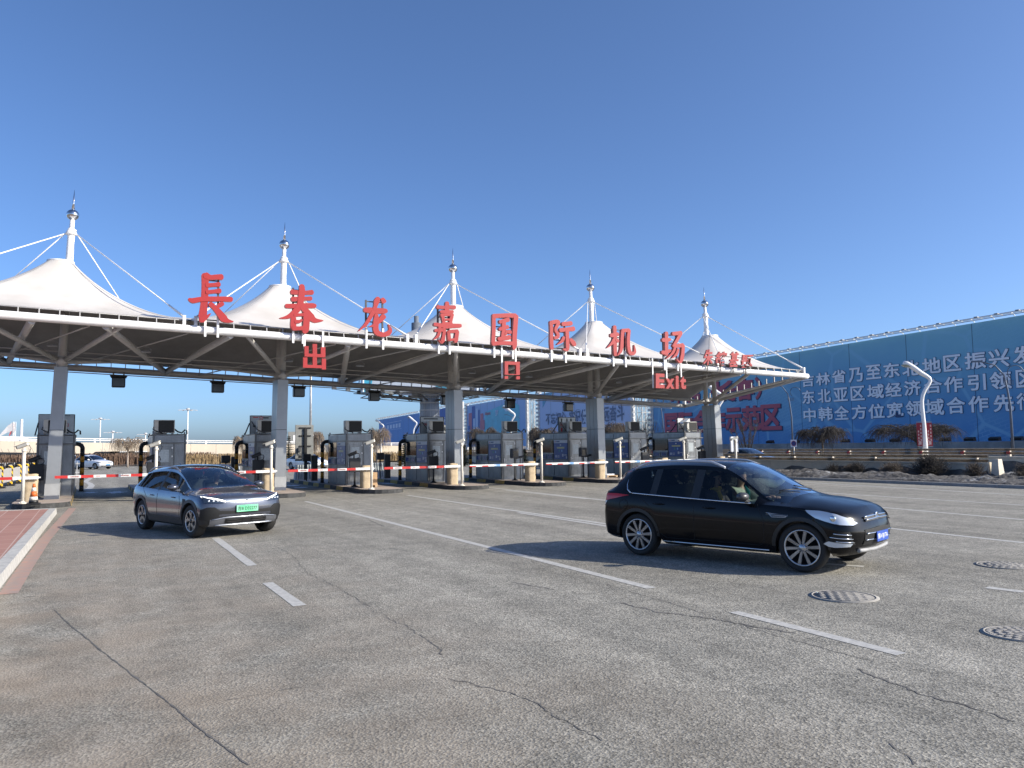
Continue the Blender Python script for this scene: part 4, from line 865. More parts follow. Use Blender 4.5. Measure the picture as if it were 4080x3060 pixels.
for k in range(7):
    y = 41.5+3.1*k; x = -4.35+.20*k
    if e0 is None:
        o = e0 = empty('striped_bollard', (x, y, 0), None, 'bollard', 'black and yellow striped bollards at the left edge')
        MB().rbx(-.13, .13, -.13, .13, .08, 1.12, .04).build('striped_post', M_hz, o); MB().path([(-.16,0,.98),(-.16,0,1.15),(-.08,0,1.21),(.08,0,1.21),(.16,0,1.15),(.16,0,.98)], .055, 8).build('cap', M_black, o); MB().rbx(-.25, .25, -.25, .25, 0, .09, .03).build('base', M_black, o)
    else: o = copy_tree(e0); o.location = (x, y, 0)
    o['label'] = 'black and yellow striped bollard, number %d counting from the nearest at the left edge' % (k+1)
    o['label'] = ['nearest', 'second nearest', 'third', 'middle', 'fifth', 'second farthest', 'farthest'][k]+' striped bollard of the row left of the leftmost booth'
    if k < 6:
        q = MB(); q.rbx(-.05, .05, .26, 2.84, .25, .98, .02); o = q.build('barrier_fence', M_gb); o.location = (x+.05, y, 0); o.rotation_euler.z = -.064; tag(o, ['nearest', 'second nearest', 'third', 'fourth', 'second farthest', 'farthest'][k]+' grey panel strung between the striped bollards at left', 'barrier', 'grey panels between the striped bollards')
e = empty('picket_fence', (-5, 66, 0), 'low grey picket fence beyond the striped bollards at the far left', 'fence'); q = MB()
for k in range(60): q.bx(-4+.14*k, -4+.14*k+.05, -.015, .015, .1, 1.1)
q.build('picket', mat('fence_grey', (.42, .42, .42), .5), e); q = MB(); q.bx(-4, 4.5, -.04, -.0155, .25, .31); q.bx(-4, 4.5, -.04, -.0155, .9, .96); q.build('fence_rail', mat('fence_grey', (.42, .42, .42), .5), e)
# ------------------------------------------------------------------ cars (x forward from the rear axle, y left, z up)
def interp(tab, x):
    if x <= tab[0][0]: return tab[0][1]
    for i in range(len(tab)-1):
        (xa, va), (xb, vb) = tab[i], tab[i+1]
        if x <= xb:
            t_ = (x-xa)/(xb-xa); sl = (vb-va)/(xb-xa)
            s0 = (tab[i][1]-tab[i-1][1])/(tab[i][0]-tab[i-1][0]) if i > 0 else sl
            s1 = (tab[i+2][1]-tab[i+1][1])/(tab[i+2][0]-tab[i+1][0]) if i+2 < len(tab) else sl
            m0, m1 = (s0+sl)/2*(xb-xa), (s1+sl)/2*(xb-xa); t2, t3 = t_*t_, t_*t_*t_
            return (2*t3-3*t2+1)*va+(t3-2*t2+t_)*m0+(-2*t3+3*t2)*vb+(t3-t2)*m1
    return tab[-1][1]
M_tyre = mat('tyre_rubber', (.022, .021, .020), .85, scale=20, var=.2); M_alloy = mat('alloy', (.50, .50, .51), .28, .85, var=.08); M_alloyd = mat('alloy_dark', (.035, .035, .037), .35, .5, var=0)
M_trim = mat('car_black_trim', (.018, .018, .019), .5, scale=8, var=.2); M_gapm = mat('panel_gap', (.004, .004, .004), .6, var=0); M_chr = mat('chrome', (.70, .71, .72), .1, 1, var=0)
M_int = mat('car_interior', (.025, .025, .027), .8, var=.1); M_lamp = mat('lamp_clear', (.60, .64, .68), .08, .25, var=0, spec=.8); M_tail = mat('tail_red', (.50, .012, .012), .12, var=0, spec=.7); M_drl = mat('lamp_lit', (1, .98, .94), .3, var=0, emit=2.2)
G_dark = glass_mat('tinted_glass', (.50, .56, .55), 0, .8); G_clear = glass_mat('windscreen_glass', (.66, .74, .76), 0, 1.9); G_priv = glass_mat('privacy_glass', (.34, .39, .39), 0, .8)
class Car:
    # spec: dims and the curves of the body; see the three makers below
    def __init__(c, sp):
        sp = dict(sp); zk, sx, df, dr = sp.pop('fit', (1, 1, 0, 0)); cz = lambda z: z if z < .6 else .6+(z-.6)*zk
        for t_ in ('zbot', 'zbelt', 'zside', 'ztop'): sp[t_] = [(x*sx, cz(z)) for x, z in sp[t_]]
        for t_ in ('wid', 'wtop'): sp[t_] = [(x*sx, v) for x, v in sp[t_]]
        sp['flim'] = [(cz(z), x*sx+df) for z, x in sp['flim']]; sp['rlim'] = [(cz(z), x*sx+dr) for z, x in sp['rlim']]
        for t_ in ('wb', 'x1r', 'x1f', 'cowl', 'seatx'): sp[t_] *= sx
        for t_ in ('dlo', 'wsx', 'rsx'): sp[t_] = tuple(x*sx for x in sp[t_])
        sp['pillars'] = [(a*sx, b_*sx) for a, b_ in sp['pillars']]; sp['extra'] = [x*sx for x in sp['extra']]
        c.__dict__.update(sp); c.zk = zk; c.sx = sx; c.cz = cz; c.df = df; c.dr = dr
        c.icz = lambda z: z if z < .6 else .6+(z-.6)/zk; c.bz = lambda x: c.icz(interp(c.zbelt, x*sx)); c.Lf = max(v for _, v in c.flim); c.Lr = min(v for _, v in c.rlim)
    def ax(c, x):
        x *= c.sx
        if x > c.x1f: return c.x1f+(x-c.x1f)*(c.Lf-c.x1f)/(c.Lf-c.df-c.x1f)
        if x < c.x1r: return c.x1r+(x-c.x1r)*(c.Lr-c.x1r)/(c.Lr-c.dr-c.x1r)
        return x
    def sec(c, x):       # 12 points of the half section at x
        zb_ = interp(c.zbot, x); w_ = interp(c.wid, x); zB = interp(c.zbelt, x); zS = interp(c.zside, x); zT = interp(c.ztop, x); wt = interp(c.wtop, x)
        zS = max(zS, zB+.004); zT = max(zT, zS+.004); wb = w_*c.belt_in; g = max(0, min(1, (zS-zB)/.25))
        wg = wb+(wt-wb)*.93 if zS-zB > .05 else wb+(wt-wb)*.5
        zg = zB+(zS-zB)*(.5+.38*g)
        P = [(0, zb_+.03), (w_*.85, zb_), (w_*.955, zb_+.05), (w_*.985, zb_+.20), (w_, (zb_+zB)*.52), (w_*.995, zB-.20), (w_*.975, zB-.06), (wb, zB), (wg, zg), (wt, zS), (wt*.72, zS+(zT-zS)*.72), (0, zT)]
        P.insert(11, (wt*.36, zS+(zT-zS)*.94)); return P
    def sta(c):
        xs = [c.x1r+(c.x1f-c.x1r)*k/46 for k in range(47)]
        for ax_ in (0, c.wb):
            for k in range(17): xs.append(ax_+c.ra*math.cos(math.pi*k/16))
        xs += c.extra
        xs = sorted(x for x in xs if c.x1r <= x <= c.x1f); out = [xs[0]]
        for x in xs[1:]:
            if x-out[-1] > .018: out.append(x)
        return out
    def loft(c):         # list of stations: each 13 points (x, y, z)
        out = []
        def limit(tab, z): return interp(tab, z)
        TT = [1, .985, .95, .90, .83, .74, .63, .5, .35, .18]
        def capst(t_, x1, lim):
            P = c.sec(x1); Q = []
            for (y, z) in P:
                xl = limit(lim, z); x = x1+(xl-x1)*t_; y2 = interp_y(x, y, z); k = max(0.0, 1-t_**c.nose_n)**(1/c.nose_m); Q.append((x, y*k, z))
            return Q
        def interp_y(x, y, z): return y
        def capst2(t_, x1, lim):
            Q = []; P0 = c.sec(x1)
            for r_ in range(len(P0)):
                z0 = P0[r_][1]; xl = limit(lim, z0); x = x1+(xl-x1)*t_; P = c.sec(x); z = P[r_][1]; xl = limit(lim, z); x = x1+(xl-x1)*t_
                k = max(0.0, 1-t_**c.nose_n)**(1/c.nose_m); Q.append((x, c.sec(x1)[r_][0]*k*(c.sec(x)[r_][0]/max(.01, c.sec(x1)[r_][0])) if P0[r_][0] > .01 else 0, c.sec(x)[r_][1]))
            return Q
        for t_ in TT: out.append(capst2(t_, c.x1r, c.rlim))
        for x in c.sta():
            Q = []
            for y, z in c.sec(x):
                Q.append((x, y, z))
            for ax_ in (0, c.wb):
                if abs(x-ax_) < c.ra:
                    za = c.rw+math.sqrt(max(0, c.ra**2-(x-ax_)**2)); Q2 = []
                    for r_, (xx, y, z) in enumerate(Q):
                        if r_ <= 5 and z < za: Q2.append((xx, y if r_ == 0 else interp(c.wid, x)*.992, za))
                        else: Q2.append((xx, y, z))
                    Q = Q2
            out.append(Q)
        for t_ in reversed(TT): out.append(capst2(t_, c.x1f, c.flim))
        return out
    def side(c, x, z, eps=.004, sgn=-1):   # point on the body side
        x, z = c.ax(x), c.cz(z)
        if x < c.x1r or x > c.x1f:
            x1, lim = (c.x1r, c.rlim) if x < c.x1r else (c.x1f, c.flim); xl = interp(lim, z); t_ = min(.999, max(0, (x-x1)/(xl-x1))); k = (1-t_**c.nose_n)**(1/c.nose_m)
        else: k = 1
        P = c.sec(x)[1:10]; y = P[0][0]
        for (ya, za), (yb, zb_) in zip(P, P[1:]):
            if za <= z <= zb_: y = ya+(yb-ya)*(z-za)/max(1e-6, zb_-za); break
        else: y = P[-1][0] if z > P[-1][1] else P[0][0]
        n_ = Vector((.0 if k == 1 else (.7 if x > 0 else -.7), 1, 0)).normalized()
        return Vector((x+n_.x*eps, sgn*(y*k+n_.y*eps), z))
    def front(c, y, z, eps=.006, f=True):   # point on the nose (or tail)
        z = c.cz(z)
        x1, lim = (c.x1f, c.flim) if f else (c.x1r, c.rlim); xl = interp(lim, z); x = xl
        for _ in range(4):
            P = c.sec(x)[1:10]; w_ = P[-1][0]
            for (ya, za), (yb, zb_) in zip(P, P[1:]):
                if za <= z <= zb_: w_ = ya+(yb-ya)*(z-za)/max(1e-6, zb_-za); break
            q = min(.999, abs(y)/w_); t_ = (1-q**c.nose_m)**(1/c.nose_n); x = x1+(xl-x1)*t_
        return Vector((x+(eps if f else -eps)*(1 if q < .8 else .8), y*(1+(eps/w_ if q > .6 else 0)), z))
    def patch(c, mb, loop, fn, mi=0, step=.06):      # a polygon laid on the surface: subdivided edges, fan of thin triangles by ear cut
        us = [p[0] for p in loop]; ua, ub = min(us), max(us); ED = list(zip(loop, loop[1:]+loop[:1]))
        def span(u):
            V_ = []
            for (u0, v0), (u1, v1) in ED:
                if min(u0, u1) <= u <= max(u0, u1): V_.append(v0+(v1-v0)*((u-u0)/(u1-u0) if abs(u1-u0) > 1e-9 else 0)); V_.append(v1 if abs(u1-u0) <= 1e-9 else V_[-1])
            return min(V_), max(V_)
        e_ = (ub-ua)*1e-4; return c.grid(mb, ua+e_, ub-e_, lambda u: span(u)[0], lambda u: span(u)[1], fn, max(8, int((ub-ua)/.035)), 4, mi)
        P = []
        for (u0, v0), (u1, v1) in zip(loop, loop[1:]+loop[:1]):
            k = max(1, int(math.hypot(u1-u0, v1-v0)/step))
            P += [(u0+(u1-u0)*i/k, v0+(v1-v0)*i/k) for i in range(k)]
        tri = tessellate_polygon([[Vector((u, v, 0)) for u, v in P]]); vs = [fn(u, v) for u, v in P]
        mb.add(vs, [tuple(t_) for t_ in tri], mi, True)
    def grid(c, mb, u0, u1, vlo, vhi, fn, nu=12, nv=5, mi=0):   # quad strip between two curves vlo(u), vhi(u)
        vs = []
        for i in range(nu+1):
            u = u0+(u1-u0)*i/nu
            for j in range(nv+1): a, b_ = vlo(u), vhi(u); vs.append(fn(u, a+(b_-a)*j/nv))
        mb.add(vs, [(i*(nv+1)+j, (i+1)*(nv+1)+j, (i+1)*(nv+1)+j+1, i*(nv+1)+j+1) for i in range(nu) for j in range(nv)], mi, True)
    def build(c, root, paint):
        L_ = c.loft(); n = len(L_); k = len(L_[0]); body = MB(); wins = {'side': [], 'ws': [], 'rear': []}
        V = []
        for Q in L_:
            V += [(x, -y, z) for x, y, z in Q]+[(x, y, z) for x, y, z in Q]
        def idx(i, r_, s): return i*2*k+(k if s else 0)+r_
        faces = []; mi = []
        for i in range(n-1):
            xm = (L_[i][8][0]+L_[i+1][8][0])/2; xt = (L_[i][11][0]+L_[i+1][11][0])/2
            for r_ in range(k-1):
                kind = None
                if r_ == 7 and c.dlo[0] < xm < c.dlo[1]:
                    kind = 'side'
                    for a, b_ in c.pillars:
                        if a < xm < b_: kind = 'pil'
                if r_ >= 9 and c.wsx[0] < xt < c.wsx[1]: kind = 'ws' if r_ >= 10 or True else None
                if r_ == 9 and kind == 'ws': kind = 'ws'
                if r_ >= 9 and c.rsx[0] < xt < c.rsx[1]: kind = 'rear'
                for s in (0, 1):
                    a, b_, d, e_ = idx(i, r_, s), idx(i+1, r_, s), idx(i+1, r_+1, s), idx(i, r_+1, s); f = (a, b_, d, e_) if s == 0 else (e_, d, b_, a)
                    if kind in ('side', 'ws', 'rear'): wins[kind].append((f, s, xm))
                    else: faces.append(f); mi.append(1 if r_ == 0 or (r_ == 1 and c.clad) or kind == 'pil' or (c.clad and r_ == 2) else 0)
        body.v = V; body.f = faces; body.mi = mi; body.sm = [True]*len(faces)
        bo = body.build('body', [paint, M_trim], root)
        bo.data.set_sharp_from_angle(angle=R(38))
        def sub(fl): 
            m_ = MB(); us = sorted({i for f in fl for i in f}); mp_ = {u: j for j, u in enumerate(us)}; m_.v = [V[u] for u in us]; m_.f = [tuple(mp_[i] for i in f) for f in fl]; m_.mi = [0]*len(fl); m_.sm = [True]*len(fl); return m_
        cuts = [c.dlo[0]]+[(a+b_)/2 for a, b_ in c.pillars]+[c.dlo[1]]
        for s in (0, 1):
            for j, (a, b_) in enumerate(zip(cuts, cuts[1:])):
                fl = [f for f, s2, xm in wins['side'] if s2 == s and a < xm < b_]
                if fl: sub(fl).build('side_window', G_priv if j < len(cuts)-2 and c.priv else G_dark, root)
        if wins['ws']: sub([f for f, _, _ in wins['ws']]).build('windscreen', G_clear, root)
        if wins['rear']: sub([f for f, _, _ in wins['rear']]).build('rear_window', G_priv, root)
        # floor, dashboard, seats
        q = MB(); q.bx(-.55, c.wb-.75, -c.hw+.16, c.hw-.16, .30, .36); q.build('floor', M_int, root)
        q = MB(); xc = c.cowl; q.add([(xc-.05,-c.hw+.2,.55),(xc-.05,c.hw-.2,.55),(xc-.05,c.hw-.2,interp(c.zbelt,xc)-.02),(xc-.05,-c.hw+.2,interp(c.zbelt,xc)-.02),(xc-.48,-c.hw+.2,.5),(xc-.48,c.hw-.2,.5),(xc-.42,c.hw-.2,.86),(xc-.42,-c.hw+.2,.86)],
              [(0,1,2,3),(7,6,5,4),(3,2,6,7),(0,3,7,4),(1,5,6,2),(0,4,5,1)]); q.build('dashboard', M_int, root)
        for y in (-.37, .37):
            c.seat(root, c.seatx, y, .48)
        c.seat(root, c.seatx-.82, 0, 1.2)
        q = MB(); ang = R(62); q.T = Matrix.Translation((c.seatx+.55, .37, .86)) @ Matrix.Rotation(-ang+R(90), 4, 'Y') @ Matrix.Rotation(0, 4, 'Z')
        q.path([(.17*math.cos(a), .17*math.sin(a), 0) for a in [2*math.pi*j/18 for j in range(18)]], .016, 6, closed=True); q.bar((-.16,0,0), (.16,0,0), .05, .02); q.bar((0,0,0), (0,0,-.25), .05, .05); q.build('steering_wheel', c.wheel_m, root)
        for ax_ in (0, c.wb):
            for s in (-1, 1): c.wheel(root, ax_, s)
    def seat(c, root, x, y, w_):
        q = MB(); h = w_/2
        q.rbx(x-.05, x+.48, y-h, y+h, .36, .56, .05)
        q.T = Matrix.Translation((x, y, .52)) @ Matrix.Rotation(R(-14), 4, 'Y'); q.rbx(-.08, .06, -h, h, 0, .62, .05)
        for yy in ((0,) if w_ < .6 else (-.38, .38)): q.rbx(-.06, .05, yy-.13, yy+.13, .66, .85, .04); q.bx(-.02, .0, yy-.05, yy-.03, .6, .68); q.bx(-.02, .0, yy+.03, yy+.05, .6, .68)
        return q.build('seat', c.seat_m, root)
    def wheel(c, root, ax_, s):
        w_ = interp(c.wid, ax_); yo = s*(w_-.028); wd = .225; r_ = c.rw
        e = bpy.data.objects.new('wheel', None); COL.objects.link(e); e.parent = root; e.location = (ax_, yo, r_); e.empty_display_size = .1
        st = c.steer if ax_ > 0 else 0
        e.rotation_euler = (0, 0, st)
        q = MB(); o = lambda p: [(rr_, y*s) for rr_, y in p]
        q.lathe(o([(c.rr-.01, -.03), (c.rr+.012, -.008), (r_*.90, .0), (r_*.965, -.02), (r_, -.05), (r_, -wd+.05), (r_*.96, -wd+.015), (r_*.88, -wd), (c.rr, -wd)]), 40, axis='y', cap=False); q.build('tyre', M_tyre, e)
        q = MB()
        q.lathe(o([(c.rr-.004, -.022), (c.rr-.012, -.014), (c.rr-.03, -.022), (c.rr-.034, -.05), (c.rr-.05, -.15), (.001, -.152)]), 36, axis='y', mi=1, cap=False)
        q.lathe(o([(c.rr-.004, -.018), (c.rr-.010, -.008), (c.rr-.026, -.016), (c.rr-.028, -.03), (c.rr-.004, -.022)]), 36, axis='y', mi=0, cap=False)
        q.lathe(o([(.001, -.012), (.034, -.012), (.04, -.02), (.075, -.026), (.08, -.05)]), 20, axis='y', mi=c.hub_mi, cap=False)
        def spoke(a0, a1, w0, w1, r0=.05, r1=None, y0=-.022, y1=-.02, mi_=0):
            r1 = r1 or c.rr-.018; p0 = Vector((r0*math.cos(a0), 0, r0*math.sin(a0))); p1 = Vector((r1*math.cos(a1), 0, r1*math.sin(a1))); d = (p1-p0).normalized(); nn = Vector((-d.z, 0, d.x))
            F_ = [p0+nn*w0, p1+nn*w1, p1-nn*w1, p0-nn*w0]; ys_ = [y0*s, y1*s, y1*s, y0*s]
            vs = [(p.x, y, p.z) for p, y in zip(F_, ys_)]+[(p.x, y-.03*s, p.z) for p, y in zip(F_, ys_)]
            q.add(vs, [(0,1,2,3),(3,2,1,0),(0,4,5,1),(3,2,6,7),(0,3,7,4)], mi_)
        if c.spokes == 'ten':
            for j in range(10): a = 2*math.pi*j/10+.1; spoke(a, a, .016, .024)
            for j in range(5): a = 2*math.pi*j/5+.1+.31; q.lathe(o([(.009, -.018), (.009, -.03)]), 8, (.062*math.cos(a), 0, .062*math.sin(a)), 'y', 1)
        elif c.spokes == 'twist':
            for j in range(5):
                a = 2*math.pi*j/5+.2; spoke(a, a+.12, .030, .034, .04, c.rr*.55); spoke(a+.12, a+.48, .030, .026, c.rr*.52, c.rr-.014); spoke(a+.12, a-.16, .016, .010, c.rr*.56, c.rr-.014, mi_=0)
        else:
            for j in range(7): a = 2*math.pi*j/7; spoke(a, a, .03, .022)
        q.build('rim', [M_alloy, M_alloyd], e)
    # --- details
    def tubeside(c, root, name, pts, r_, m_, eps=.004, both=True, n=6):
        for s in ((-1, 1) if both else (-1,)):
            MB().path([c.side(x, z, eps, s) for x, z in pts], r_, n).build(name, m_, root)
    def panel(c, root, name, loop, m_, eps=.004, both=True, sides=(-1, 1)):
        out = []
        for s in (sides if both else (-1,)):
            q = MB(); c.patch(q, loop if s < 0 else list(reversed(loop)), lambda u, v, s=s: c.side(u, v, eps, s)); out.append(q.build(name, m_, root))
        return out
    def gaps(c, root, lines):
        q = MB()
        for s in (-1, 1):
            for pts in lines:
                P = []
                for (x0, z0), (x1, z1) in zip(pts, pts[1:]):
                    k = max(1, int(math.hypot(x1-x0, z1-z0)/.08)); P += [(x0+(x1-x0)*i/k, z0+(z1-z0)*i/k) for i in range(k)]
                P.append(pts[-1]); q.path([c.side(x, z, .0005, s) for x, z in P], .0042, 4, cap=False)
        q.build('door_gap', M_gapm, root)
    def handle(c, root, x, z, m_, ln=.20):
        for s in (-1, 1):
            q = MB(); pts = [c.side(x+ln*(t_-.5), z, .012+.018*math.sin(math.pi*t_), s) for t_ in (0, .25, .5, .75, 1)]; q.path(pts, [.008, .013, .014, .013, .008], 8); q.build('door_handle', m_, root)
    def mirror(c, root, x, z, m_, dy=.17):
        for s in (-1, 1):
            b_ = c.side(x, z-.06, 0, s); xx, zz = b_.x, b_.z+.06; q = MB(); q.sphere((xx-.0, b_.y+s*dy, zz+.03), .08, .125, .066, 16); q.bar((xx, b_.y-s*.02, zz-.045), (xx-.01, b_.y+s*dy*.8, zz-.01), .06, .04); mo = q.build('mirror', m_, root)
            q = MB(); q.sphere((xx-.02, b_.y+s*dy, zz+.03), .075, .113, .066, 14); q.build('mirror_glass', M_wing, mo)
    def arch(c, root, m_, w_=.055):
        for ax_ in (0, c.wb):
            for s in (-1, 1):
                q = MB(); vs = []; nA = 22
                for j in range(nA+1):
                    a = math.pi*j/nA; cs, sn = math.cos(a), math.sin(a)
                    for r_ in (c.ra-.006, c.ra+w_):
                        x, z = ax_+r_*cs, c.rw+r_*sn
                        if z < c.rw+.0: z = c.rw
                        p = c.side(x/c.sx, c.icz(max(z, interp(c.zbot, x)+.06)), .006, s); vs.append(p)
                q.add(vs, [(2*j, 2*j+1, 2*j+3, 2*j+2) if s < 0 else (2*j+2, 2*j+3, 2*j+1, 2*j) for j in range(nA)], 0, True); q.build('wheel_arch', m_, root)
    def plate(c, root, y, z, w_, h, txt, base, ink, f=True, tilt=0.0):
        p0 = c.front(y-w_/2, z, .02, f); p1 = c.front(y+w_/2, z, .02, f); x = max(p0.x, p1.x, c.front(y, z, .02, f).x) if f else min(p0.x, p1.x, c.front(y, z, .02, f).x)
        s = 1 if f else -1; q = MB(); q.bx(min(x, x+.012*s), max(x, x+.012*s), y-w_/2, y+w_/2, z-h/2, z+h/2); pl = q.build('number_plate', base, root)
        q = MB(); xx = x+.0135*s; m_ = .025
        tl, tr, bl = ((xx, y-s*(w_/2-m_), z+h/2-m_), (xx, y+s*(w_/2-m_), z+h/2-m_), (xx, y-s*(w_/2-m_), z-h/2+m_)); 
        text_rect(q, txt, tl, tr, bl, 0, .018); q.build('plate_number', ink, pl); return pl
def place(root, Pr, Pf, head, wb, half):
    h = R(head); c_ = (Vector(Pr)+Vector(Pf))/2; d = Vector((math.cos(h), math.sin(h), 0)); l = Vector((-d.y, d.x, 0))
    o = c_-d*(wb/2)+l*half; root.location = (o.x, o.y, 0.004); root.rotation_euler = (0, 0, h)
# --- black SUV at right
M_blackp = mat('black_car_paint', (.0035, .0035, .0045), .2, scale=3, var=.3, coat=.25, spec=.15); M_beige = mat('seat_dark', (.03, .03, .032), .8); M_wheelb = mat('wheel_black', (.02, .02, .02), .5)
SUV = dict(fit=(.895, 1.03, -.15, .12), wb=2.69, rw=.345, ra=.385, rr=.262, hw=.92, x1r=-.55, x1f=3.02, nose_n=3.2, nose_m=2.4, belt_in=.945, clad=False, priv=True, hub_mi=0, spokes='ten', steer=R(4), extra=[.97,1.04,1.11,.24,.295,.35,-.24,2.02,1.48,2.46],
  zbot=[(-.95,.36),(-.6,.27),(0,.235),(1.3,.225),(2.7,.235),(3.2,.26),(3.6,.30)], wid=[(-.95,.86),(-.5,.90),(0,.918),(1.3,.92),(2.7,.918),(3.2,.90),(3.6,.84)],
  zbelt=[(-.95,1.10),(-.5,1.085),(0,1.06),(.8,1.02),(1.6,.985),(2.2,.965),(2.6,.945),(3.0,.905),(3.3,.85),(3.6,.74)],
  zside=[(-.95,1.13),(-.66,1.19),(-.45,1.33),(-.25,1.475),(0,1.54),(.4,1.58),(.9,1.585),(1.3,1.56),(1.5,1.515),(1.75,1.365),(2.0,1.165),(2.18,1.035),(2.4,.995),(2.75,.975),(3.0,.94),(3.3,.875),(3.6,.76)],
  ztop=[(-.95,1.19),(-.72,1.34),(-.5,1.52),(-.25,1.60),(.3,1.655),(.8,1.67),(1.25,1.655),(1.5,1.615),(1.8,1.485),(2.1,1.315),(2.38,1.15),(2.56,1.085),(2.75,1.065),(3.0,1.02),(3.25,.955),(3.45,.875),(3.6,.79)],
  wtop=[(-.95,.60),(-.5,.575),(0,.595),(.8,.60),(1.3,.60),(1.8,.66),(2.3,.725),(2.6,.76),(3.0,.79),(3.6,.76)],
  flim=[(.22,3.42),(.36,3.53),(.50,3.585),(.66,3.585),(.80,3.53),(.90,3.46),(.98,3.40),(1.1,3.36)], rlim=[(.22,-.80),(.36,-.92),(.55,-.945),(.72,-.94),(.95,-.88),(1.1,-.84),(1.3,-.72),(1.5,-.58),(1.65,-.5)],
  dlo=(-.24, 2.02), pillars=[(.24,.35),(.97,1.11)], wsx=(1.48, 2.46), rsx=(-.80,-.50), cowl=2.42, seatx=1.10, seat_m=M_beige, wheel_m=M_wheelb)
c = Car(SUV)
suv = empty('suv_car', (0, 0, 0), 'black family SUV with silver alloy wheels and roof rails driving out at the right', 'car'); c.build(suv, M_blackp)
c.tubeside(suv, 'chrome_strip', [(x, c.bz(x)+.004) for x in [-.14+.1*k for k in range(22)]], .011, M_chr, .006)
for s in (-1, 1):      # kicked-up rear end of the chrome strip
    MB().path([c.side(-.14, c.bz(-.14)+.004, .006, s), c.side(-.22, 1.13, .01, s), c.side(-.27, 1.22, .01, s), c.side(-.29, 1.31, .008, s)], [.011, .011, .010, .004], 6).build('chrome_strip', M_chr, suv)
    P = []
    for k in range(15):
        x = -.22+1.70*k/14; lift = .055*min(1, min(k, 14-k)/2.0); S_ = c.sec(x); P.append((x, s*(S_[9][0]+.0), S_[9][1]+.015+lift))
    MB().path(P, .019, 8).build('roof_rail', mat('rail_alloy', (.50, .52, .56), .35, .3, var=0), suv)
c.gaps(suv, [[(1.04, 1.005), (1.04, .62), (1.04, .34)], [(2.06, .965), (2.16, .72), (2.16, .40), (2.10, .34)], [(1.04, .34), (2.10, .34)], [(-.02, 1.05), (.12, .95), (.30, .80)], [(.43, .40), (.55, .33), (1.04, .34)], [(2.55, .94), (3.02, .86), (3.28, .80)]])
c.handle(suv, .42, .90, M_blackp); c.handle(suv, 1.30, .875, M_blackp)
c.mirror(suv, 1.90, 1.05, mat('mirror_dark', (.05, .05, .052), .35, var=.1), .13)
c.arch(suv, mat('dusty_black', (.012, .0115, .011), .45, scale=8, var=.4), .05)
for s in (-1, 1):
    # sill strip
    MB().path([c.side(x, .275, .006, s) for x in (.48, .9, 1.4, 1.9, 2.22)], .012, 6).build('sill_strip', M_chr, suv)
hl = c.panel(suv, 'headlight', [(2.76,.915),(2.96,.912),(3.20,.870),(3.38,.80),(3.47,.725),(3.46,.695),(3.24,.712),(3.06,.745),(2.90,.80),(2.80,.87)], M_lamp, .016)
for s, hb in zip((-1, 1), hl):
    q = MB(); p = c.side(3.16, .80, .012, s); q.sphere((p.x, p.y, p.z), .045, .022, .045, 12); q.build('lamp_bulb', M_chr, hb)
    q = MB(); q.path([c.side(x, z, .018, s) for x, z in ((3.06,.742),(3.24,.709),(3.46,.692))], .006, 5); q.build('lamp_edge', M_trim, hb)
tl_ = c.panel(suv, 'tail_light', [(-.16,1.035),(-.42,1.055),(-.66,1.055),(-.80,1.0),(-.80,.92),(-.66,.915),(-.44,.965)], M_tail, .006)
for s in (-1, 1):
    q = MB(); c.patch(q, [(-.62,.912),(-.80,.915),(-.85,.86),(-.80,.81),(-.68,.84)], lambda u, v, s=s: c.side(u, v, .007, s)); q.build('reverse_lamp', M_lamp, tl_[0 if s < 0 else 1])
q = MB(); c.patch(q, [(2.24,.835),(2.52,.82),(2.48,.785),(2.30,.78)], lambda u, v: c.side(u, v, .005, -1)); q.build('side_vent', M_trim, suv)
for s in (-1, 1):
    q = MB(); q.path([c.side(u, v, .006, s) for u, v in ((2.20,.84),(2.24,.838),(2.52,.822),(2.49,.785),(2.29,.778),(2.24,.835))], .006, 5); q.path([c.side(2.20,.815,.006,s), c.side(2.50,.803,.006,s)], .005, 5); q.build('vent_trim', M_chr, suv)
    q = MB(); q.path([c.side(x, z, .003, s) for x, z in [(-.26+.085*math.cos(a), .86+.085*math.sin(a)) for a in [2*math.pi*j/20 for j in range(20)]]], .0035, 4, closed=True); q.build('fuel_flap', M_gapm, suv)
# nose: grille, intakes, bars, fog lamps, plate
q = MB(); c.grid(q, -.42, .42, lambda u: .745-.02*abs(u), lambda u: .835-.06*abs(u), lambda u, v: c.front(u, v, .006)); g_ = q.build('upper_grille', M_trim, suv)
q = MB()
for z in (.772, .815): q.path([c.front(y, z-.03*abs(y), .014) for y in [-.42+.06*k for k in range(15)]], .012, 6)
q.build('grille_bar', M_chr, g_)
q = MB(); q.T = Matrix.Translation(c.front(0, .795, .018)) @ Matrix.Rotation(R(90), 4, 'Y'); q.lathe([(.0, 0), (.05, .004), (.058, .0), (.058, -.02)], 24); q.T = None; q.build('badge', M_chr, g_)
q = MB(); c.grid(q, -.50, .50, lambda u: .40, lambda u: .64-.05*abs(u), lambda u, v: c.front(u, v, .005)); lg = q.build('lower_grille', mat('grille_dark', (.012, .012, .012), .6), suv)
q = MB()
for z in (.47, .56): q.path([c.front(y, z, .012) for y in [-.48+.06*k for k in range(17)]], .010, 6)
q.build('grille_bar', M_chr, lg)
q = MB(); q.path([c.front(y, .31+.03*abs(y), .01) for y in [-.55+.055*k for k in range(21)]], .028, 8); q.build('skid_lip', mat('lip_grey', (.33, .33, .33), .5), suv)
